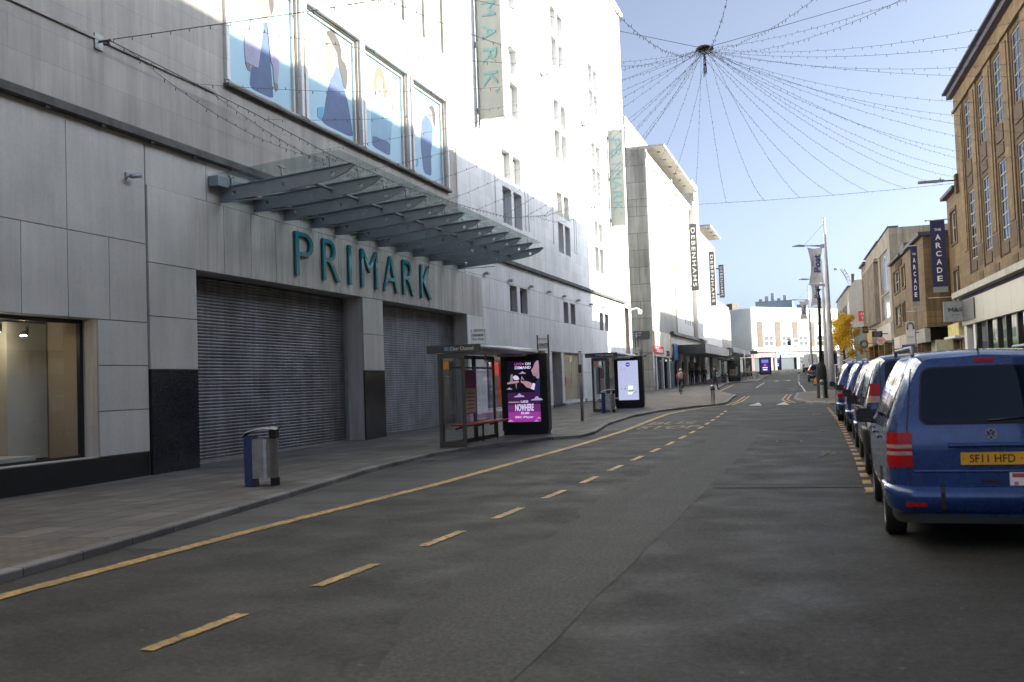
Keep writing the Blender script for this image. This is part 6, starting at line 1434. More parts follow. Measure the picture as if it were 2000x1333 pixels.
def caddy_details(t, c):
    q = MB(); c.patch(q, -.60, .60, 1.135, 1.668, .09, .0035, 0, 12, 8, .05); q.build('window_seal', 'blackmatt', t)
    q = MB(); c.patch(q, -.32, .32, .755, .93, .04, .003, 0, 8, 5); 
    rc = q.build('plate_recess', 'carblue', t)
    q = MB(); q.grid([[c.rear(-.36+.72*i/8, z, off) for i in range(9)] for z, off in ((.925, .006), (.935, .034), (.955, .038), (.968, .006))], 0, True); q.build('handle_strip', 'carblue', t)
    y0 = c.rear(0, .83, .012)[1]; f = facing_cam(0, y0, 0)
    q = MB(); q.obox(f, (-.262, .772, 0), (.262, .884, .008)); pl = q.build('number_plate', 'plate', t)
    q = MB(); q.text(f, 'SF11 HFD', 0, .828, .375, .072, .008, .0095, 0, bold=.012); 
    for sx in (-.235, .235): q.disc(f, sx, .828, .006, .008, .010, 0, 8)
    q.build('lettering', 'blackmatt', pl)
    y1 = c.rear(0, 1.045, .004)[1]; f = facing_cam(0, y1, 0); q = MB()
    ring = [(.052*cos(2*pi*k/28), 1.045+.052*sin(2*pi*k/28)) for k in range(28)]; inn = [(.043*cos(2*pi*k/28), 1.045+.043*sin(2*pi*k/28)) for k in range(28)]
    q.prism(f, ring, 0, .012, 0, [inn]); q.disc(f, 0, 1.045, .044, 0, .003, 1, 24)
    def st(a, b): q.prism(f, [(a[0]-.0055, 1.045+a[1]), (a[0]+.0055, 1.045+a[1]), (b[0]+.0055, 1.045+b[1]), (b[0]-.0055, 1.045+b[1])], .003, .011, 0)
    for a, b in (((-.022, .037), (0, .006)), ((.022, .037), (0, .006)), ((-.040, .016), (-.018, -.036)), ((-.018, -.036), (0, .000)), ((0, .000), (.018, -.036)), ((.018, -.036), (.040, .016))): st(a, b)
    q.build('badge', ['chrome', 'carblue'], t)
    q = MB(); c.patch(q, -.085, .085, 1.70, 1.735, .01, .008, 0, 4, 2); q.build('brake_light', 'redlens', t)
    y2 = c.rear(.34, .6, .010)[1]; f = facing_cam(0, y2, 0); q = MB(); q.obox(f, (.135, .525, 0), (.56, .70, .006), 0); q.obox(f, (.155, .655, .006), (.54, .692, .007), 1); q.obox(f, (.155, .53, .006), (.54, .545, .007), 1)
    tp = q.build('licence_plate', ['white', flat('plate_red', (.42, .06, .08), .5)], t)
    q = MB(); q.text(f, '81', .30, .60, .085, .055, .007, .009, 0, bold=.03); q.text(f, 'PRIVATE HIRE', .40, .565, .2, .018, .007, .009, 0); q.disc(f, .185, .60, .02, .007, .009, 1, 12); q.build('lettering', ['blackmatt', flat('plate_rose', (.5, .2, .22), .5)], tp)
    q = MB(); q.obox(facing_cam(0, c.rear(-.05, .62, .004)[1], 0), (-.10, .612, 0), (.06, .632, .006)); q.build('gate_catch', 'blackmatt', t)
    for sg in (-1, 1):
        q = MB(); q.tube([(sg*.60, .22, 1.78), (sg*.60, .30, 1.86), (sg*.61, 2.3, 1.865), (sg*.61, 2.4, 1.80)], .018, 8); q.build('roof_rail', 'galv', t)
    q = MB(); q.tube([(0, .5, 1.82), (0, .35, 1.95)], .008, 6); q.build('aerial', 'plastic', t)
    for sg in (-1, 1):
        y3 = c.rear(sg*.66, .45, .095)[1]; q = MB(); q.obox(facing_cam(0, y3, 0), (sg*.66-.09, .40, -.03), (sg*.66+.09, .435, .004)); q.build('reflector', 'redlens', t)
    q = MB(); q.grid([[c.rear(-.66+1.32*i/12, z, off) for i in range(13)] for z, off in ((.70, .004), (.712, .010), (.724, .004))], 0, True); q.build('tailgate_crease', 'carblue', t)
    q = MB(); q.tube([(-.45, .02, .27), (-.45, .35, .27)], .028, 10); q.build('exhaust', 'galv', t)
    q = MB(); q.tube([(-.02, c.rear(0, 1.18, .02)[1], 1.17), (.32, c.rear(.32, 1.2, .02)[1], 1.19)], .010, 6); q.build('wiper', 'plastic', t)
sp = caddy_spec()
v1, c1 = vehicle('parked_van', 'nearest blue taxi van, seen square from behind with yellow number plate', 'van', sp, 'blue taxi vans parked along the right kerb'); caddy_details(v1, c1)
vito = dict(L=4.75, R=.33, axles=(1.0, 4.1), paint=M['carblue2'], bumpmat=M['plastic'], bulge=.04,
      zr=[(0, 1.83), (.15, 1.88), (.6, 1.90), (3.0, 1.89), (3.3, 1.84), (4.0, 1.2), (4.2, 1.12), (4.55, .98), (4.75, .75)], zk=[(0, 1.17), (3.4, 1.13), (4.0, 1.06), (4.5, .9), (4.75, .65)], zb=[(0, .34), (4.75, .30)],
      wb=[(0, .84), (.08, .91), (.4, .945), (4.0, .94), (4.5, .82), (4.75, .62)], wr=[(0, .66), (.3, .72), (3.1, .73), (3.4, .72), (4.0, .74), (4.75, .5)],
      lean=[(0, 0), (1.1, 0), (1.9, .14)], rearwin=(.62, .6, 1.32, 1.79), rskew=.02, sidewin=((.3, 1.5, .03, 0), (1.6, 2.6, 0, 0), (2.75, 3.6, 0, -.4)), screen=(3.35, 3.98),
      mirror=(3.3, 1.14), lights=((1.17, 1.27, 'whitelens'), (1.275, 1.46, 'redlens'), (.86, .94, 'redlens')), lightx=(.70, .84), bump=(.80, .36), gate=lambda z: .68, gatetop=1.8, doors=(1.55, 2.7, 3.6))
v2, c2 = vehicle('parked_van', 'second taxi van in the row, bigger with a deep black rear bumper', 'van', vito, 'blue taxi vans parked along the right kerb')
q = MB(); f = facing_cam(0, c2.rear(-.6, .92, .012)[1], 0); q.obox(f, (-.90, .80, 0), (-.74, .93, .006)); q.build('licence_plate', 'white', v2)
q = MB(); f = facing_cam(0, c2.rear(0, 1.0, .012)[1], 0); q.obox(f, (-.262, .95, 0), (.262, 1.06, .006)); q.build('number_plate', 'plate', v2)
def strip_children(o, names):
    for ch in list(o.children):
        strip_children(ch, names)
        if ch.name.split('.')[0] in names: bpy.data.objects.remove(ch)
for (x, y, r, lab) in ((1.43, 21.5, 0, 'third taxi van in the row, its silver roof rail just behind the bigger van'), (1.36, 26.6, .006, 'fourth taxi van in the row, mostly hidden between third and last vans'), (1.20, 31.6, .010, 'last taxi van at the far end of the row beside the right build-out')):
    c = copy_tree(v1); strip_children(c, {'lettering', 'licence_plate', 'aerial'}); c.location = (x, y, gz(y+2)+.0); c.rotation_euler.z = r; c['label'] = lab
v1.location = (1.395, 9.93, 0); v2.location = (1.47, 16.1, 0)
suv = dict(L=4.6, R=.36, axles=(.9, 3.6), paint=M['carblack'], bumpmat=M['carblack'], bulge=.08,
      zr=[(0, 1.5), (.2, 1.62), (.7, 1.67), (2.2, 1.66), (2.6, 1.6), (3.4, 1.1), (4.2, 1.0), (4.6, .75)], zk=[(0, 1.08), (3, 1.05), (3.4, 1.0), (4.3, .9), (4.6, .66)], zb=[(0, .34), (4.6, .3)],
      wb=[(0, .80), (.1, .87), (.4, .91), (3.8, .90), (4.3, .78), (4.6, .6)], wr=[(0, .60), (.4, .64), (2.4, .65), (3.4, .7), (4.6, .5)],
      lean=[(0, 0), (1.0, .02), (1.65, .32)], rearwin=(.60, .5, 1.12, 1.48), sidewin=((.5, 1.4, .1, 0), (1.5, 2.3, 0, 0), (2.4, 3.1, 0, -.4)), screen=(2.65, 3.35),
      mirror=(2.9, 1.08), lights=((.92, 1.12, 'redlens'),), lightx=(.56, .80), bump=(.72, .38), gate=lambda z: .66, gatetop=1.5, doors=(1.45, 2.35))
v6, _ = vehicle('parked_car', 'black estate car parked beyond the black lamp pedestal, red tail lights', 'car', suv); v6.location = (-.66, 96.6, gz(98)); v6.rotation_euler.z = .02
q = MB(); f = facing_cam(0, -.09, 0); q.obox(f, (-.26, .75, 0), (.26, .86, .01)); q.build('number_plate', 'plate', v6)
van = dict(L=5.6, R=.35, axles=(1.0, 4.4), paint=M['carwhite'], bumpmat=M['plastic'], bulge=.02,
      zr=[(0, 2.42), (.2, 2.48), (4.0, 2.48), (4.4, 2.3), (5.0, 1.3), (5.6, .9)], zk=[(0, 1.3), (4.4, 1.3), (5, 1.15), (5.6, .8)], zb=[(0, .45), (5.6, .35)],
      wb=[(0, .90), (.1, .96), (.3, .99), (4.8, .98), (5.6, .75)], wr=[(0, .84), (.3, .87), (4.2, .87), (5, .8), (5.6, .6)],
      lean=[(0, 0), (2.5, .06)], rearwin=(.02, .02, 1.6, 1.64), sidewin=((4.0, 4.7, 0, -.3),), screen=(4.42, 4.98), mirror=(4.4, 1.5), lights=((.75, 1.1, 'redlens'),), lightx=(.80, .90), bump=(.66, .45), gate=lambda z: .84, gatetop=2.3, doors=(3.9,))
v7, c7 = vehicle('parked_van', 'white delivery van with blue DX letters on its back, in the distance', 'van', van); 
q = MB(); f = facing_cam(0, c7.rear(0, 1.6, .02)[1], 0); q.text(f, 'DX', .1, 1.62, .75, .34, 0, .01, 0, bold=.03); q.build('lettering', flat('dx_blue', (.10, .28, .50), .4), v7)
v7.location = (-1.87, 142, gz(143)); v7.rotation_euler.z = .05
bus = MB()
t = thing('parked_bus', 'dark blue bus side glimpsed between the lamp columns in the distance', 'bus', (1.4, 120, gz(120)))
z0 = gz(120)
bus.box((-.35, 118, z0+.35), (1.35, 127, z0+2.9)); bus.build('body', flat('bus_navy', (.03, .035, .14), .35, coat=.5), t)
q = MB(); q.box((-.2, 117.97, z0+1.35), (1.2, 117.998, z0+2.5)); q.box((-.37, 118.5, z0+1.35), (-.352, 126.5, z0+2.2)); q.build('window', 'carglass', t)
for yy in (119.6, 125):
    q = MB(); q.tube([(-.33, yy, z0+.48), (-.05, yy, z0+.48)], .48, 16); q.build('wheel', 'rubber', t)
for xx in (-.25, 1.05):
    q = MB(); q.box((xx, 117.95, z0+.8), (xx+.2, 117.998, z0+1.1)); q.build('tail_light', 'redlens', t)
# ------------------------------------------------------------------ people
def skin_body(J, E, mats, pick, extra=None, name='person', label='', group=None):
    """one continuous skin over a posed skeleton. J: joint -> (x,y,z,radius); first joint is the pelvis"""
    keys = list(J); me = bpy.data.meshes.new('body')
    me.from_pydata([J[k][:3] for k in keys], [(keys.index(a), keys.index(b)) for a, b in E], [])
    ob = bpy.data.objects.new('body', me); C.objects.link(ob)
    md = ob.modifiers.new('skin', 'SKIN'); md.use_smooth_shade = True; md.branch_smoothing = .6
    for k, sv in zip(keys, me.skin_vertices[0].data): sv.radius = (J[k][3], J[k][4] if len(J[k]) > 4 else J[k][3]); sv.use_root = (k == keys[0])
    sub = ob.modifiers.new('sub', 'SUBSURF'); sub.levels = sub.render_levels = 2
    dg = bpy.context.evaluated_depsgraph_get(); ev = bpy.data.meshes.new_from_object(ob.evaluated_get(dg))
    vs = [tuple(v.co) for v in ev.vertices]; fs = [tuple(p.vertices) for p in ev.polygons]
    bpy.data.objects.remove(ob); bpy.data.meshes.remove(me); bpy.data.meshes.remove(ev)
    mb = MB(); segs = [(V3(J[a][:3]), V3(J[b][:3]), a, b) for a, b in E]
    for f in fs:
        c = sum((V3(vs[i]) for i in f), V3())/len(f); best = None
        for a, b, na, nb in segs:
            d = b-a; t = max(0, min(1, (c-a).dot(d)/max(1e-9, d.length_squared))); dd = (c-(a+d*t)).length
            if best is None or dd < best[0]: best = (dd, na, nb, t)
        mb.f.append(f); mb.m.append(pick(best[1], best[2], best[3], c)); mb.sm.append(True)
    mb.v = vs
    for s in 'lr':                                     # hands: palm, four unequal bent fingers and a thumb from the side of the palm
        w, h = V3(J['wrist_'+s][:3]), V3(J['hand_'+s][:3]); d = (h-w).normalized(); side = d.cross(V3((1, 0, 0))); side = side.normalized() if side.length > .1 else V3((0, 1, 0))
        bend = side.cross(d).normalized()*(1 if s == 'l' else -1)
        for k, ln in enumerate((.075, .085, .080, .062)):
            p0 = h+side*(.027-.018*k); p1 = p0+d*ln*.55+bend*.006; p2 = p1+d*ln*.35+bend*.028
            mb.tube([p0-d*.02, p0, p1, p2], [.009, .0095, .0085, .006], 6, 0)
        p0 = w.lerp(h, .55)+side*.03; mb.tube([p0, p0+side*.03+d*.03, p0+side*.035+d*.065+bend*.01], [.011, .0105, .007], 6, 0)
    hd = V3(J['head'][:3]); fd = V3(J['_face'][:3]) if '_face' in J else V3((0, 1, 0))
    return mb, hd
SK, JK, TR, SH = 0, 1, 2, 3
def human(name, label, loc, rot, mats, pose, extras, group=None, h=1.75, legmat=TR):
    J = {'pelvis': (0, 0, .96, .14, .11), 'waist': (0, .0, 1.10, .13, .10), 'chest': (0, .01, 1.34, .155, .11), 'collar': (0, 0, 1.47, .085, .075), 'neck': (0, .01, 1.53, .052), 'head': (0, .02, 1.62, .078, .09), 'crown': (0, .02, 1.71, .07, .08)}
    for s, g in (('l', -1), ('r', 1)):
        J['hip_'+s] = (g*.095, 0, .90, .088); J['knee_'+s] = (g*.10, .02, .50, .06); J['calf_'+s] = (g*.10, .0, .36, .055); J['ankle_'+s] = (g*.10, 0, .09, .042); J['toe_'+s] = (g*.115, .15, .035, .038)
        J['shoulder_'+s] = (g*.19, 0, 1.42, .066); J['elbow_'+s] = (g*.25, -.01, 1.14, .046); J['wrist_'+s] = (g*.26, .05, .90, .032); J['hand_'+s] = (g*.26, .07, .82, .034, .02)
    for k, v in pose.items(): J[k] = (*v, *J[k][3:])
    E = [('pelvis', 'waist'), ('waist', 'chest'), ('chest', 'collar'), ('collar', 'neck'), ('neck', 'head'), ('head', 'crown')]
    for s in 'lr': E += [('pelvis', 'hip_'+s), ('hip_'+s, 'knee_'+s), ('knee_'+s, 'calf_'+s), ('calf_'+s, 'ankle_'+s), ('ankle_'+s, 'toe_'+s), ('collar', 'shoulder_'+s), ('shoulder_'+s, 'elbow_'+s), ('elbow_'+s, 'wrist_'+s), ('wrist_'+s, 'hand_'+s)]
    def pick(a, b, t, c):
        if b in ('head', 'crown') or (b == 'neck' and t > .4): return SK
        if b[:4] == 'hand' or (b[:5] == 'wrist' and t > .92): return SK
        if b[:3] == 'toe' or (b[:5] == 'ankle' and t > .8): return SH
        if b[:4] in ('knee', 'calf', 'ankl', 'hip_'): return TR
        if a == 'pelvis' and c.z < J['pelvis'][2]+.02: return TR
        return JK
    mb, hd = skin_body(J, E, mats, pick)
    up = (V3(J['crown'][:3])-V3(J['head'][:3])).normalized(); f0 = V3((0, 1, 0)); f0 = (f0-up*f0.dot(up)).normalized(); sd = f0.cross(up)
    mb.tube([hd+f0*.075+up*.03, hd+f0*.108-up*.012, hd+f0*.085-up*.02], [.012, .017, .013], 6, SK)                      # nose
    mb.tube([hd+f0*.088-up*.047-sd*.022, hd+f0*.096-up*.047, hd+f0*.088-up*.047+sd*.022], .007, 5, 4)                   # mouth
    for g in (-1, 1):
        mb.lathe(tuple(hd+f0*.083+up*.018+sd*g*.032-V3((0, 0, .008))), [(.003, 0), (.011, .008), (.003, .016)], 8, 5)    # eyes
        mb.tube([hd+sd*g*.080+up*.03-f0*.01, hd+sd*g*.092-f0*.015, hd+sd*g*.082-up*.035-f0*.005], [.012, .016, .009], 6, SK)   # ears
    t = thing(name, label, 'person', (0, 0, 0), group)
    bd = mb.build('body', mats+[flat('lips', (.30, .12, .10), .5), flat('eye', (.03, .025, .02), .2)], t)
    extras(t, J, hd, up, f0, sd)
    t.location = loc; t.rotation_euler.z = rot
    return t
def cap_hair(t, hd, up, f0, sd, mt, name='hair', grow=.012, low=-.02):
    q = MB(); R = .092+grow; rows = []
    for j in range(7):
        a = pi/2*j/6; rows.append([tuple(hd+up*(.035+(R*1.05)*sin(a) if j else low)+f0*(-.012+R*.98*cos(a)*cos(2*pi*k/14))+sd*(R*.88*cos(a)*sin(2*pi*k/14))) for k in range(15)])
    q.grid(rows, 0, True); q.build(name, mt, t)
def rucksack(label, loc, rot, mt, z=1.05, y=-.13):
    t = thing('rucksack', label, 'rucksack', (0, 0, 0)); q = MB()
    q.grid([[(.155*cos(2*pi*k/16)*s, y-.085+.085*sin(2*pi*k/16)*s*1.0, z+.40*v) for k in range(17)] for v, s in ((0, .55), (.04, .9), (.3, 1.0), (.7, .97), (.92, .8), (1, .4))], 0, True, flip=True); q.build('bag', mt, t)
    q = MB(); q.box((-.10, y-.18, z+.06), (.10, y-.155, z+.22)); q.build('pocket', mt, t)
    q = MB()
    for g in (-1, 1): q.tube([(g*.10, y-.02, z+.38), (g*.12, y+.09, z+.42), (g*.13, y+.26, z+.30), (g*.14, y+.24, z+.12), (g*.13, y-.02, z+.03)], .014, 6)
    q.build('strap', mt, t); t.location = loc; t.rotation_euler.z = rot; return t
def shift(**k): return k
base_m = lambda jk, tr: [M['skin'], M[jk], M[tr], M['shoe']]
# walker with backpack, under the edge of the entrance canopy
lw = (-11.45, 100, pavL(-11.45, 100))
human('person', 'person in dark clothes walking away with a black backpack beside the entrance canopy', lw, .15, base_m('clothdark', 'clothdark'),
  {'knee_l': (-.10, .16, .52), 'calf_l': (-.10, .17, .38), 'ankle_l': (-.10, .20, .10), 'toe_l': (-.11, .34, .05), 'knee_r': (.10, -.04, .50), 'calf_r': (.10, -.12, .38), 'ankle_r': (.10, -.28, .16), 'toe_r': (.11, -.17, .04), 'elbow_l': (-.25, -.12, 1.16), 'wrist_l': (-.25, -.08, .93), 'hand_l': (-.25, -.05, .86), 'elbow_r': (.25, .06, 1.14), 'wrist_r': (.24, .20, .95), 'hand_r': (.24, .25, .88)},
  lambda t, J, hd, up, f0, sd: cap_hair(t, hd, up, f0, sd, 'hair'))
rucksack('black backpack worn by the person walking away', lw, .15, 'clothdark')
# person in a cap looking down, standing at the kerb near the steel bollard
lw = (-7.75, 74, gz(74)+.085)
human('person', 'person in navy coat and dark cap stepping along the kerb, head lowered', lw, -.5, base_m('clothnavy', 'clothdark'),
  {'knee_l': (-.10, .05, .50), 'ankle_l': (-.12, -.14, .09), 'calf_l': (-.11, -.04, .36), 'toe_l': (-.13, .01, .035), 'knee_r': (.10, .14, .51), 'calf_r': (.10, .16, .37), 'ankle_r': (.10, .22, .09), 'toe_r': (.11, .37, .035), 'head': (0, .06, 1.61), 'crown': (0, .09, 1.695), 'elbow_r': (.26, .02, 1.15), 'wrist_r': (.14, .22, 1.14), 'hand_r': (.08, .28, 1.16), 'elbow_l': (-.27, -.02, 1.15), 'wrist_l': (-.20, .18, 1.08), 'hand_l': (-.15, .24, 1.07)},
  lambda t, J, hd, up, f0, sd: (cap_hair(t, hd, up, f0, sd, 'clothdark', 'cap', .016, .01), MB().add([tuple(hd+up*.03+f0*a+sd*b) for a, b in ((.06, -.08), (.17, -.05), (.17, .05), (.06, .08))], [(0, 1, 2, 3)]).build('cap_peak', 'clothdark', t), MB().tube([V3(J['shoulder_r'][:3])+V3((.04, 0, -.12)), V3(J['elbow_r'][:3])+V3((.03, 0, .02))], [.068, .055], 8).build('arm_band', 'signgrey', t)))
# two people side by side in the shade of the entrance canopy
for x, lab, jk, tr, gg in ((-13.05, 'person in black jacket and pale jeans, right of two standing in the canopy shade', 'clothdark', 'jeans', .2), (-13.62, 'person in black jacket and dark trousers, left of two standing in the canopy shade', 'clothdark', 'clothnavy', -.2)):
    human('person', lab, (x+.4, 104.5, pavL(-13, 104.5)), gg, base_m(jk, tr), {'knee_l': (-.10, .08, .50), 'ankle_l': (-.10, .08, .09), 'toe_l': (-.11, .22, .035)}, lambda t, J, hd, up, f0, sd: cap_hair(t, hd, up, f0, sd, 'hair'))
# cyclist seen from behind
lc = (-9.22, 66.8, gz(66.8)+.0)
cp = {'pelvis': (0, -.12, 1.02), 'waist': (0, -.06, 1.15), 'chest': (0, .07, 1.36), 'collar': (0, .15, 1.48), 'neck': (0, .19, 1.53), 'head': (0, .24, 1.61), 'crown': (0, .26, 1.70),
  'hip_l': (-.095, -.10, .97), 'knee_l': (-.11, .22, .68), 'calf_l': (-.11, .16, .54), 'ankle_l': (-.12, .02, .24), 'toe_l': (-.12, .15, .19), 'hip_r': (.095, -.10, .97), 'knee_r': (.11, .28, .92), 'calf_r': (.11, .24, .77), 'ankle_r': (.12, .16, .51), 'toe_r': (.12, .29, .47),
  'shoulder_l': (-.20, .13, 1.42), 'elbow_l': (-.30, .26, 1.20), 'wrist_l': (-.27, .46, 1.06), 'hand_l': (-.26, .53, 1.04), 'shoulder_r': (.20, .13, 1.42), 'elbow_r': (.30, .26, 1.20), 'wrist_r': (.27, .46, 1.06), 'hand_r': (.26, .53, 1.04)}
def helmet(t, J, hd, up, f0, sd):
    cap_hair(t, hd, up, f0, sd, flat('helmet', (.34, .30, .26), .4), 'helmet', .028, .02)
human('person', 'cyclist in red jacket and black trousers riding away, wearing a helmet', lc, .05, base_m('redjacket', 'clothdark'), cp, helmet)
rucksack('pale grey rucksack on the cyclist in the red jacket', (lc[0], lc[1]+.02, lc[2]), .05, 'bag', 1.10, -.10)
t = thing('bicycle', 'dark bicycle ridden away by the person in the red jacket', 'bicycle', (0, 0, 0))
for yw, nm in ((-.48, 'wheel'), (.58, 'wheel')):
    q = MB(); n = 24; q.tube([(0, yw+.33*cos(2*pi*k/n), .34+.33*sin(2*pi*k/n)) for k in range(n+1)], .018, 6, 0, False); w = q.build(nm, 'rubber', t)
    q = MB(); q.tube([(0, yw+.31*cos(2*pi*k/n), .34+.31*sin(2*pi*k/n)) for k in range(n+1)], .008, 5, 0, False)
    for k in range(12): q.tube([(0, yw, .34), (0, yw+.31*cos(2*pi*k/12), .34+.31*sin(2*pi*k/12))], .002, 4)
    q.tube([(-.04, yw, .34), (.04, yw, .34)], .02, 8); q.build('rim', 'rim', w)
q = MB()
for a, b in (((0, -.48, .34), (0, -.02, .30)), ((0, -.02, .30), (0, -.14, .86)), ((0, -.48, .34), (0, -.12, .78)), ((0, -.02, .30), (0, .43, .70)), ((0, -.12, .80), (0, .42, .82)), ((0, .58, .34), (0, .40, .92))): q.tube([a, b], .016, 8)
q.build('frame', 'clothdark', t)
q = MB(); q.tube([(-.28, .50, 1.02), (-.18, .46, 1.03), (0, .40, .98), (.18, .46, 1.03), (.28, .50, 1.02)], .013, 6); q.build('handlebar', 'blackmatt', t)
q = MB(); q.prism(Fr((0, 0, .88), X_, Y_), [(-.02, .06), (-.07, -.24), (.07, -.24), (.02, .06)], 0, .05); q.build('saddle', 'blackmatt', t)
q = MB(); q.tube([(.05, -.02, .30), (.05, .10, .44)], .012, 6); q.tube([(-.05, -.02, .30), (-.05, -.14, .16)], .012, 6); q.box((.05, .05, .43), (.16, .16, .455)); q.box((-.16, -.05, .15), (-.05, .06, .175)); q.tube([(-.03, -.02, .30), (.03, -.02, .30)], .07, 12); q.build('crank', 'galv', t)
t.location = lc; t.rotation_euler.z = .05
# shop mannequin with a red bag, in the window between the two bus shelters
t = thing('mannequin', 'window mannequin in pale top and dark skirt in the shop window beyond the pole', 'mannequin', (0, 0, 0))
q = MB(); q.lathe((0, 0, .25), [(.10, 0), (.10, .55), (.17, .9), (.12, 1.05), (.17, 1.3), (.06, 1.42), (.05, 1.5), (.09, 1.6), (.06, 1.72)], 12); q.build('body', 'offwhite', t)
q = MB(); q.lathe((0, 0, .25), [(.24, .35), (.22, .5), (.18, .95)], 14); q.build('skirt', 'clothdark', t)
q = MB(); q.box((-.3, -.3, 0), (.3, .3, .06)); q.tube([(0, 0, .06), (0, 0, .6)], .03, 6); q.build('stand', 'galv', t)
t.location = (FX-.95, 55.6, .64)
t = thing('handbag', 'bright red handbag beside the mannequin in the shop window', 'handbag', (FX-.75, 56.2, .64))
q = MB(); q.box((FX-.85, 55.95, 1.45), (FX-.65, 56.45, 1.95)); q.build('bag', flat('bag_red', (.6, .03, .03), .4), t); q = MB(); q.tube([(FX-.75, 56.0, 1.95), (FX-.75, 56.2, 2.25), (FX-.75, 56.4, 1.95)], .02, 6); q.build('strap', 'redbench', t)
q = MB(); q.tube([(FX-.75, 56.2, .62), (FX-.75, 56.2, 1.45)], .03, 6); q.box((FX-.9, 56.0, .625), (FX-.6, 56.4, .66)); q.build('stand', 'galv', t)
# ------------------------------------------------------------------ street trees
def leaf_mat():
    mt, nt, b = new_mat('autumn_leaf'); g_ = N(nt, 'ShaderNodeNewGeometry'); r = N(nt, 'ShaderNodeValToRGB'); e = r.color_ramp.elements
    e[0].color = (.50, .26, .03, 1); e[1].color = (.86, .66, .10, 1); n = e.new(.35); n.color = (.78, .52, .05, 1)
    L(nt, g_.outputs['Random Per Island'], r.inputs[0]); L(nt, r.outputs[0], b.inputs['Base Color']); b.inputs['Roughness'].default_value = .6
    out = nt.nodes['Material Output']; tl = N(nt, 'ShaderNodeBsdfTranslucent'); L(nt, r.outputs[0], tl.inputs[0]); mx = N(nt, 'ShaderNodeMixShader'); mx.inputs[0].default_value = .4
    L(nt, b.outputs[0], mx.inputs[1]); L(nt, tl.outputs[0], mx.inputs[2]); L(nt, mx.outputs[0], out.inputs[0]); return mt
M['leaf'] = leaf_mat(); M['bark'] = flat('bark', (.10, .075, .055), .9, 0, .3, 6)
def tree(x, y, h, w, n, label, seed):
    rd = random.Random(seed); z0 = gz(y)+.1
    t = thing('street_tree', label, 'tree', (x, y, z0), 'yellow autumn street trees')
    q = MB(); tips = []; q.tube([(x, y, z0), (x+.03, y, z0+h*.3), (x-.02, y+.03, z0+h*.55), (x+.05, y, z0+h*.95)], [.13, .10, .07, .02], 8)
    for k in range(11):
        a = k*2.4+rd.random(); zb = z0+h*(.30+.055*k); ln = w*(.5-.028*k)*rd.uniform(.8, 1.1); e = (x+ln*cos(a), y+ln*sin(a), zb+ln*.55)
        q.tube([(x, y, zb), (x+ln*.5*cos(a), y+ln*.5*sin(a), zb+ln*.22), e], [.05, .03, .012], 6); tips += [e, ((x+e[0])/2, (y+e[1])/2, (zb+e[2])/2)]
    q.build('trunk', 'bark', t); q = MB()
    cl = [(tx+rd.gauss(0, .15), ty+rd.gauss(0, .15), tz+rd.gauss(.1, .15), rd.uniform(.45, .85)) for tx, ty, tz in tips]+[(x+rd.gauss(0, .12), y, z0+h*k, .45) for k in (.6, .7, .8, .9, .98)]
    for i in range(n):
        cx, cy, cz, r = rd.choice(cl); d = V3((rd.gauss(0, 1), rd.gauss(0, 1), rd.gauss(0, .8))).normalized()*r*rd.random()**.4
        p = V3((cx, cy, cz))+d; u = V3((rd.gauss(0, 1), rd.gauss(0, 1), rd.gauss(0, 1))).normalized(); v = u.orthogonal().normalized(); s = rd.uniform(.05, .095)
        q.add([p-u*s, p-v*s*.6, p+u*s, p+v*s*.6], [(0, 1, 2, 3)])
    q.build('crown', 'leaf', t)
tree(1.9, 110, 6.5, 4.6, 11000, 'yellow autumn tree on the right pavement, the one before the white clad block', 4)
tree(2.3, 128, 6.8, 3.0, 3200, 'second yellow autumn tree directly behind the first, further from the camera', 9)
# ------------------------------------------------------------------ the tent of fairy lights over the street
HUB = V3((-3.82, 38, 14.15))
def cat(P, Q, sag, n=22): 
    P, Q = V3(P), V3(Q); return [P.lerp(Q, k/n)-V3((0, 0, 4*sag*(k/n)*(1-k/n))) for k in range(n+1)]
rs = random.Random(11)
def light_string(P, Q, sag, label, group, r=.0055, bulbs=True, step=.40, n=22, name='light_string'):
    pts = cat(P, Q, sag, n); q = MB(); q.tube(pts, r, 4, 0, False)
    if bulbs:
        acc = 0; sg = 1
        for a, b in zip(pts, pts[1:]):
            d = (b-a); l = d.length; acc += l
            while acc > step:
                acc -= step; p = b-d.normalized()*acc; sg = -sg
                o = V3((rs.uniform(-.03, .03), rs.uniform(-.03, .03), -.075 if rs.random() < .6 else .06))
                q.tube([p, p+o*.35, p+o], [.006, .010, .008], 4, 1)
    ob = q.build(name, ['cable', 'bulb'] if bulbs else ['cable'])
    return tag(ob, label, 'cable' if name == 'support_cable' else 'string lights', group)
GS = 'fairy light strings fanning out from the central knot'; LS = 'black string of fairy lights fanning out from the knot over the street'
def leftc(y):  return (FX+.28, y, interp([(16.6, 8.9), (22, 8.75), (26, 8.55), (32, 8.6), (38, 8.9), (43.5, 9.3), (50, 10.4), (56.2, 11.8), (62, 12.75)], y))
RB = (8.0, 64.6, 12.75)
def rightc(y):
    t = (64.6-y)/(64.6-17); x = 8.0+(64.6-y)*.038+.05; return (x, y, 12.75-3.0*t-4*1.1*t*(1-t)*.6)
def farc(x): return (x, 62.2+(x+13.5)*.11, 12.72-.25*(1-((x+2.7)/10.8)**2))
def nearc(x): t = (x+13.5)/23.3; return (x, 16.7+.5*t, 8.95+.9*t-4*.35*t*(1-t))
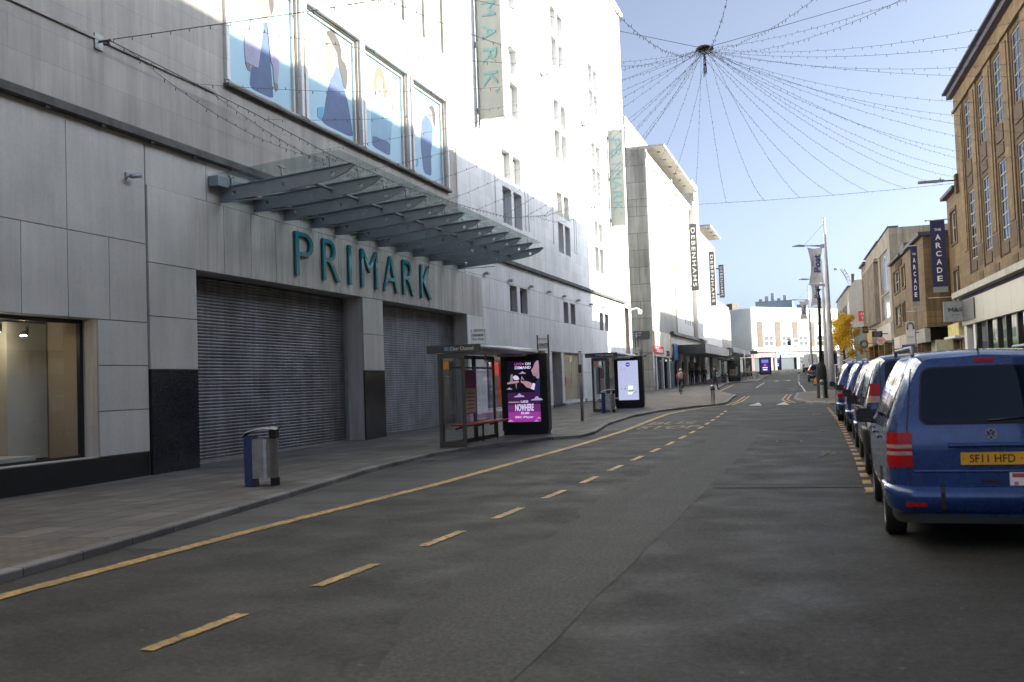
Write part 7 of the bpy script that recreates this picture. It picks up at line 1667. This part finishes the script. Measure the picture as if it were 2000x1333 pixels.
ends = [leftc(y) for y in (19.5, 22.5, 25.5, 28.5, 32, 35.5, 39, 42.5, 46, 49.5, 53, 56, 59)]+[farc(x) for x in (-11.5, -9.4, -7.4, -5.4, -3.1, -1.0, 1.0, 3.05, 5.2, 7.2)]+[rightc(y) for y in (61.5, 58, 54.5, 51, 47.5, 44, 40.5, 37, 33.5, 30, 26.5, 23)]+[nearc(x) for x in (-11, -7.5, -3.9, -1.0, 2.0, 5.0, 8.0)]
for k, e in enumerate(ends):
    d = (V3(e)-HUB).length
    light_string(HUB+V3((rs.uniform(-.15, .15), rs.uniform(-.15, .15), rs.uniform(-.12, .02))), e, .02*d+rs.uniform(.12, .55), LS, GS)
for pts, lab in (([leftc(y) for y in (16.6, 19, 22, 26, 32, 38, 43.5, 50, 56.2, 62)], 'long light cable drooping along the stone wall above the canopy'), ([rightc(y) for y in (64.6, 58, 51, 44, 37, 30, 23, 17)], 'light cable drooping along the honey stone store'),
  ([farc(x) for x in (-13.5, -10, -7, -3, 1, 4.5, 8.0)], 'level light cable crossing the street at the far end of the fan'), ([nearc(x) for x in (-13.5, -9, -4, 1, 5, 9.8)], 'light cable crossing high overhead from the wall bracket left of the picture windows')):
    q = MB(); q.tube(pts, .010, 5, 0, False)
    for a, b in zip(pts, pts[1:]):
        a, b = V3(a), V3(b); l = (b-a).length; k = 0
        while k < l: p = a.lerp(b, k/l); q.tube([p, p+V3((0, rs.uniform(-.03, .03), -.07))], [.008, .011], 4, 1); k += .45
    tag(q.build('light_cable', ['cable', 'bulb']), lab, 'light cable')
for y0, y1 in ((17.2, 27), (20, 33), (48, 61)):
    light_string(leftc(y0), leftc(y1), .55, 'loose loop of fairy lights hanging against the stone wall', 'loose light loops on the wall')
t = thing('light_hub', 'dark knot of cable where all the fairy light strings meet over the street', 'cable knot', tuple(HUB))
q = MB()
for k in range(16):
    a = k*2.39; q.tube([HUB+V3((.34*cos(a), .28*sin(a), -.05+.1*sin(k))), HUB+V3((.2*cos(a+1), .2*sin(a+1), .06*cos(k*2))), HUB+V3((.32*cos(a+2.2), .3*sin(a+2.2), -.06))], .03, 5)
q.lathe((HUB.x, HUB.y, HUB.z-.1), [(.05, 0), (.30, .04), (.33, .10), (.25, .16), (.05, .2)], 14); q.build('knot', 'cable', t)
q = MB()
for k in range(5): q.tube([HUB+V3((.02*k-.04, 0, 0)), HUB+V3((.05*sin(k), .03*cos(k), -.5)), HUB+V3((.06*sin(k+1), .03, -.95-.04*k))], .014, 4, 0)
for k in range(16): q.tube([HUB+V3((0, 0, -.1-.055*k)), HUB+V3((.06*(-1)**k, .02, -.14-.055*k))], .014, 4, 0)
q.build('hanging_tail', 'cable', t)
light_string(HUB, (FX+.02, 37.1, 17.45), .03, 'thin bare support wire from the knot to the sunlit stone store', 'bare support wires of the light knot', .011, False, name='support_cable')
light_string(HUB, (8.75, 46, 18.95), .03, 'thin bare support wire from the knot to the roof of the honey stone store', 'bare support wires of the light knot', .011, False, name='support_cable')
for (x, y, z), lab in (((FX, 16.6, 8.9), 'small metal cable bracket on the stone wall left of the picture windows'), ((FX, 62, 12.75), 'small metal cable bracket on the sunlit wall near the far corner')):
    b_ = thing('cable_bracket', lab, 'bracket', (x, y, z)); q = MB(); q.obox(LF, (y-.12, z-.16, 0), (y+.12, z+.16, .04)); q.build('plate', 'galv', b_)
    q = MB(); q.tube([LF(y, z, .02), LF(y, z, .32)], .025, 6); q.tube([LF(y-.06, z-.08, .2), LF(y+.05, z-.05, .24)], .04, 6); q.build('hook', 'dgrey', b_)
# ------------------------------------------------------------------ daylight
AZ, EL = radians(14), radians(18.3)
sd_ = V3((cos(AZ)*cos(EL), sin(AZ)*cos(EL), sin(EL)))
sun = bpy.data.lights.new('sun', 'SUN'); sun.energy = 5; sun.angle = radians(.53); sun.color = (1, .93, .83)
so = bpy.data.objects.new('sun', sun); C.objects.link(so); so.rotation_euler = sd_.to_track_quat('Z', 'Y').to_euler(); so.location = (60, 20, 60)
wd_ = bpy.data.worlds.new('World'); scene.world = wd_; wd_.use_nodes = True; nt = wd_.node_tree; bg = nt.nodes['Background']
sky = nt.nodes.new('ShaderNodeTexSky'); sky.sky_type = 'NISHITA'; sky.sun_disc = False; sky.sun_elevation = EL; sky.sun_rotation = pi/2-AZ
sky.altitude = 50; sky.air_density = .3; sky.dust_density = 3.5; sky.ozone_density = 6.0
hs = nt.nodes.new('ShaderNodeHueSaturation'); hs.inputs['Saturation'].default_value = .62; hs.inputs['Hue'].default_value = .497   # thin autumn high haze: a paler blue
nt.links.new(sky.outputs[0], hs.inputs['Color']); nt.links.new(hs.outputs[0], bg.inputs[0]); bg.inputs[1].default_value = .15
scene.view_settings.view_transform = 'Standard'; scene.view_settings.look = 'None'; scene.view_settings.gamma = 1; scene.view_settings.exposure = 1.8
scene.view_settings.use_white_balance = True; scene.view_settings.white_balance_temperature = 6800; scene.view_settings.white_balance_tint = 4
scene.cycles.max_bounces = 8; scene.cycles.transparent_max_bounces = 16; scene.cycles.use_denoising = True; scene.cycles.denoising_prefilter = 'NONE'
scene.cycles.sample_clamp_indirect = 6

# every separate pier, fin or fascia becomes a part of its own
def split_loose(ob):
    me = ob.data; par = list(range(len(me.vertices)))
    def find(i):
        while par[i] != i: par[i] = par[par[i]]; i = par[i]
        return i
    for p in me.polygons:
        a = find(p.vertices[0])
        for v in p.vertices[1:]: par[find(v)] = a
    gr = {}
    for p in me.polygons: gr.setdefault(find(p.vertices[0]), []).append(p)
    if not 1 < len(gr) <= 60: return
    base = ob.name.split('.')[0]
    for k, ps in enumerate(list(gr.values())):
        mp = {}; vs = []; fs = []
        for p in ps:
            f = []
            for v in p.vertices:
                if v not in mp: mp[v] = len(vs); vs.append(tuple(me.vertices[v].co))
                f.append(mp[v])
            fs.append(f)
        nm = bpy.data.meshes.new(base); nm.from_pydata(vs, [], fs)
        for mt in me.materials: nm.materials.append(mt)
        nm.polygons.foreach_set('material_index', [p.material_index for p in ps]); nm.update()
        o = bpy.data.objects.new(base, nm); C.objects.link(o); o.parent = ob.parent
    bpy.data.objects.remove(ob)
for ob in [o for o in C.objects if o.type == 'MESH' and o.parent and not o.children and o.name.split('.')[0] in ('shop_pier', 'brick_pier', 'fascia', 'pilaster', 'soffit_light', 'fin', 'mullion', 'roof_plant', 'bracket')]:
    split_loose(ob)
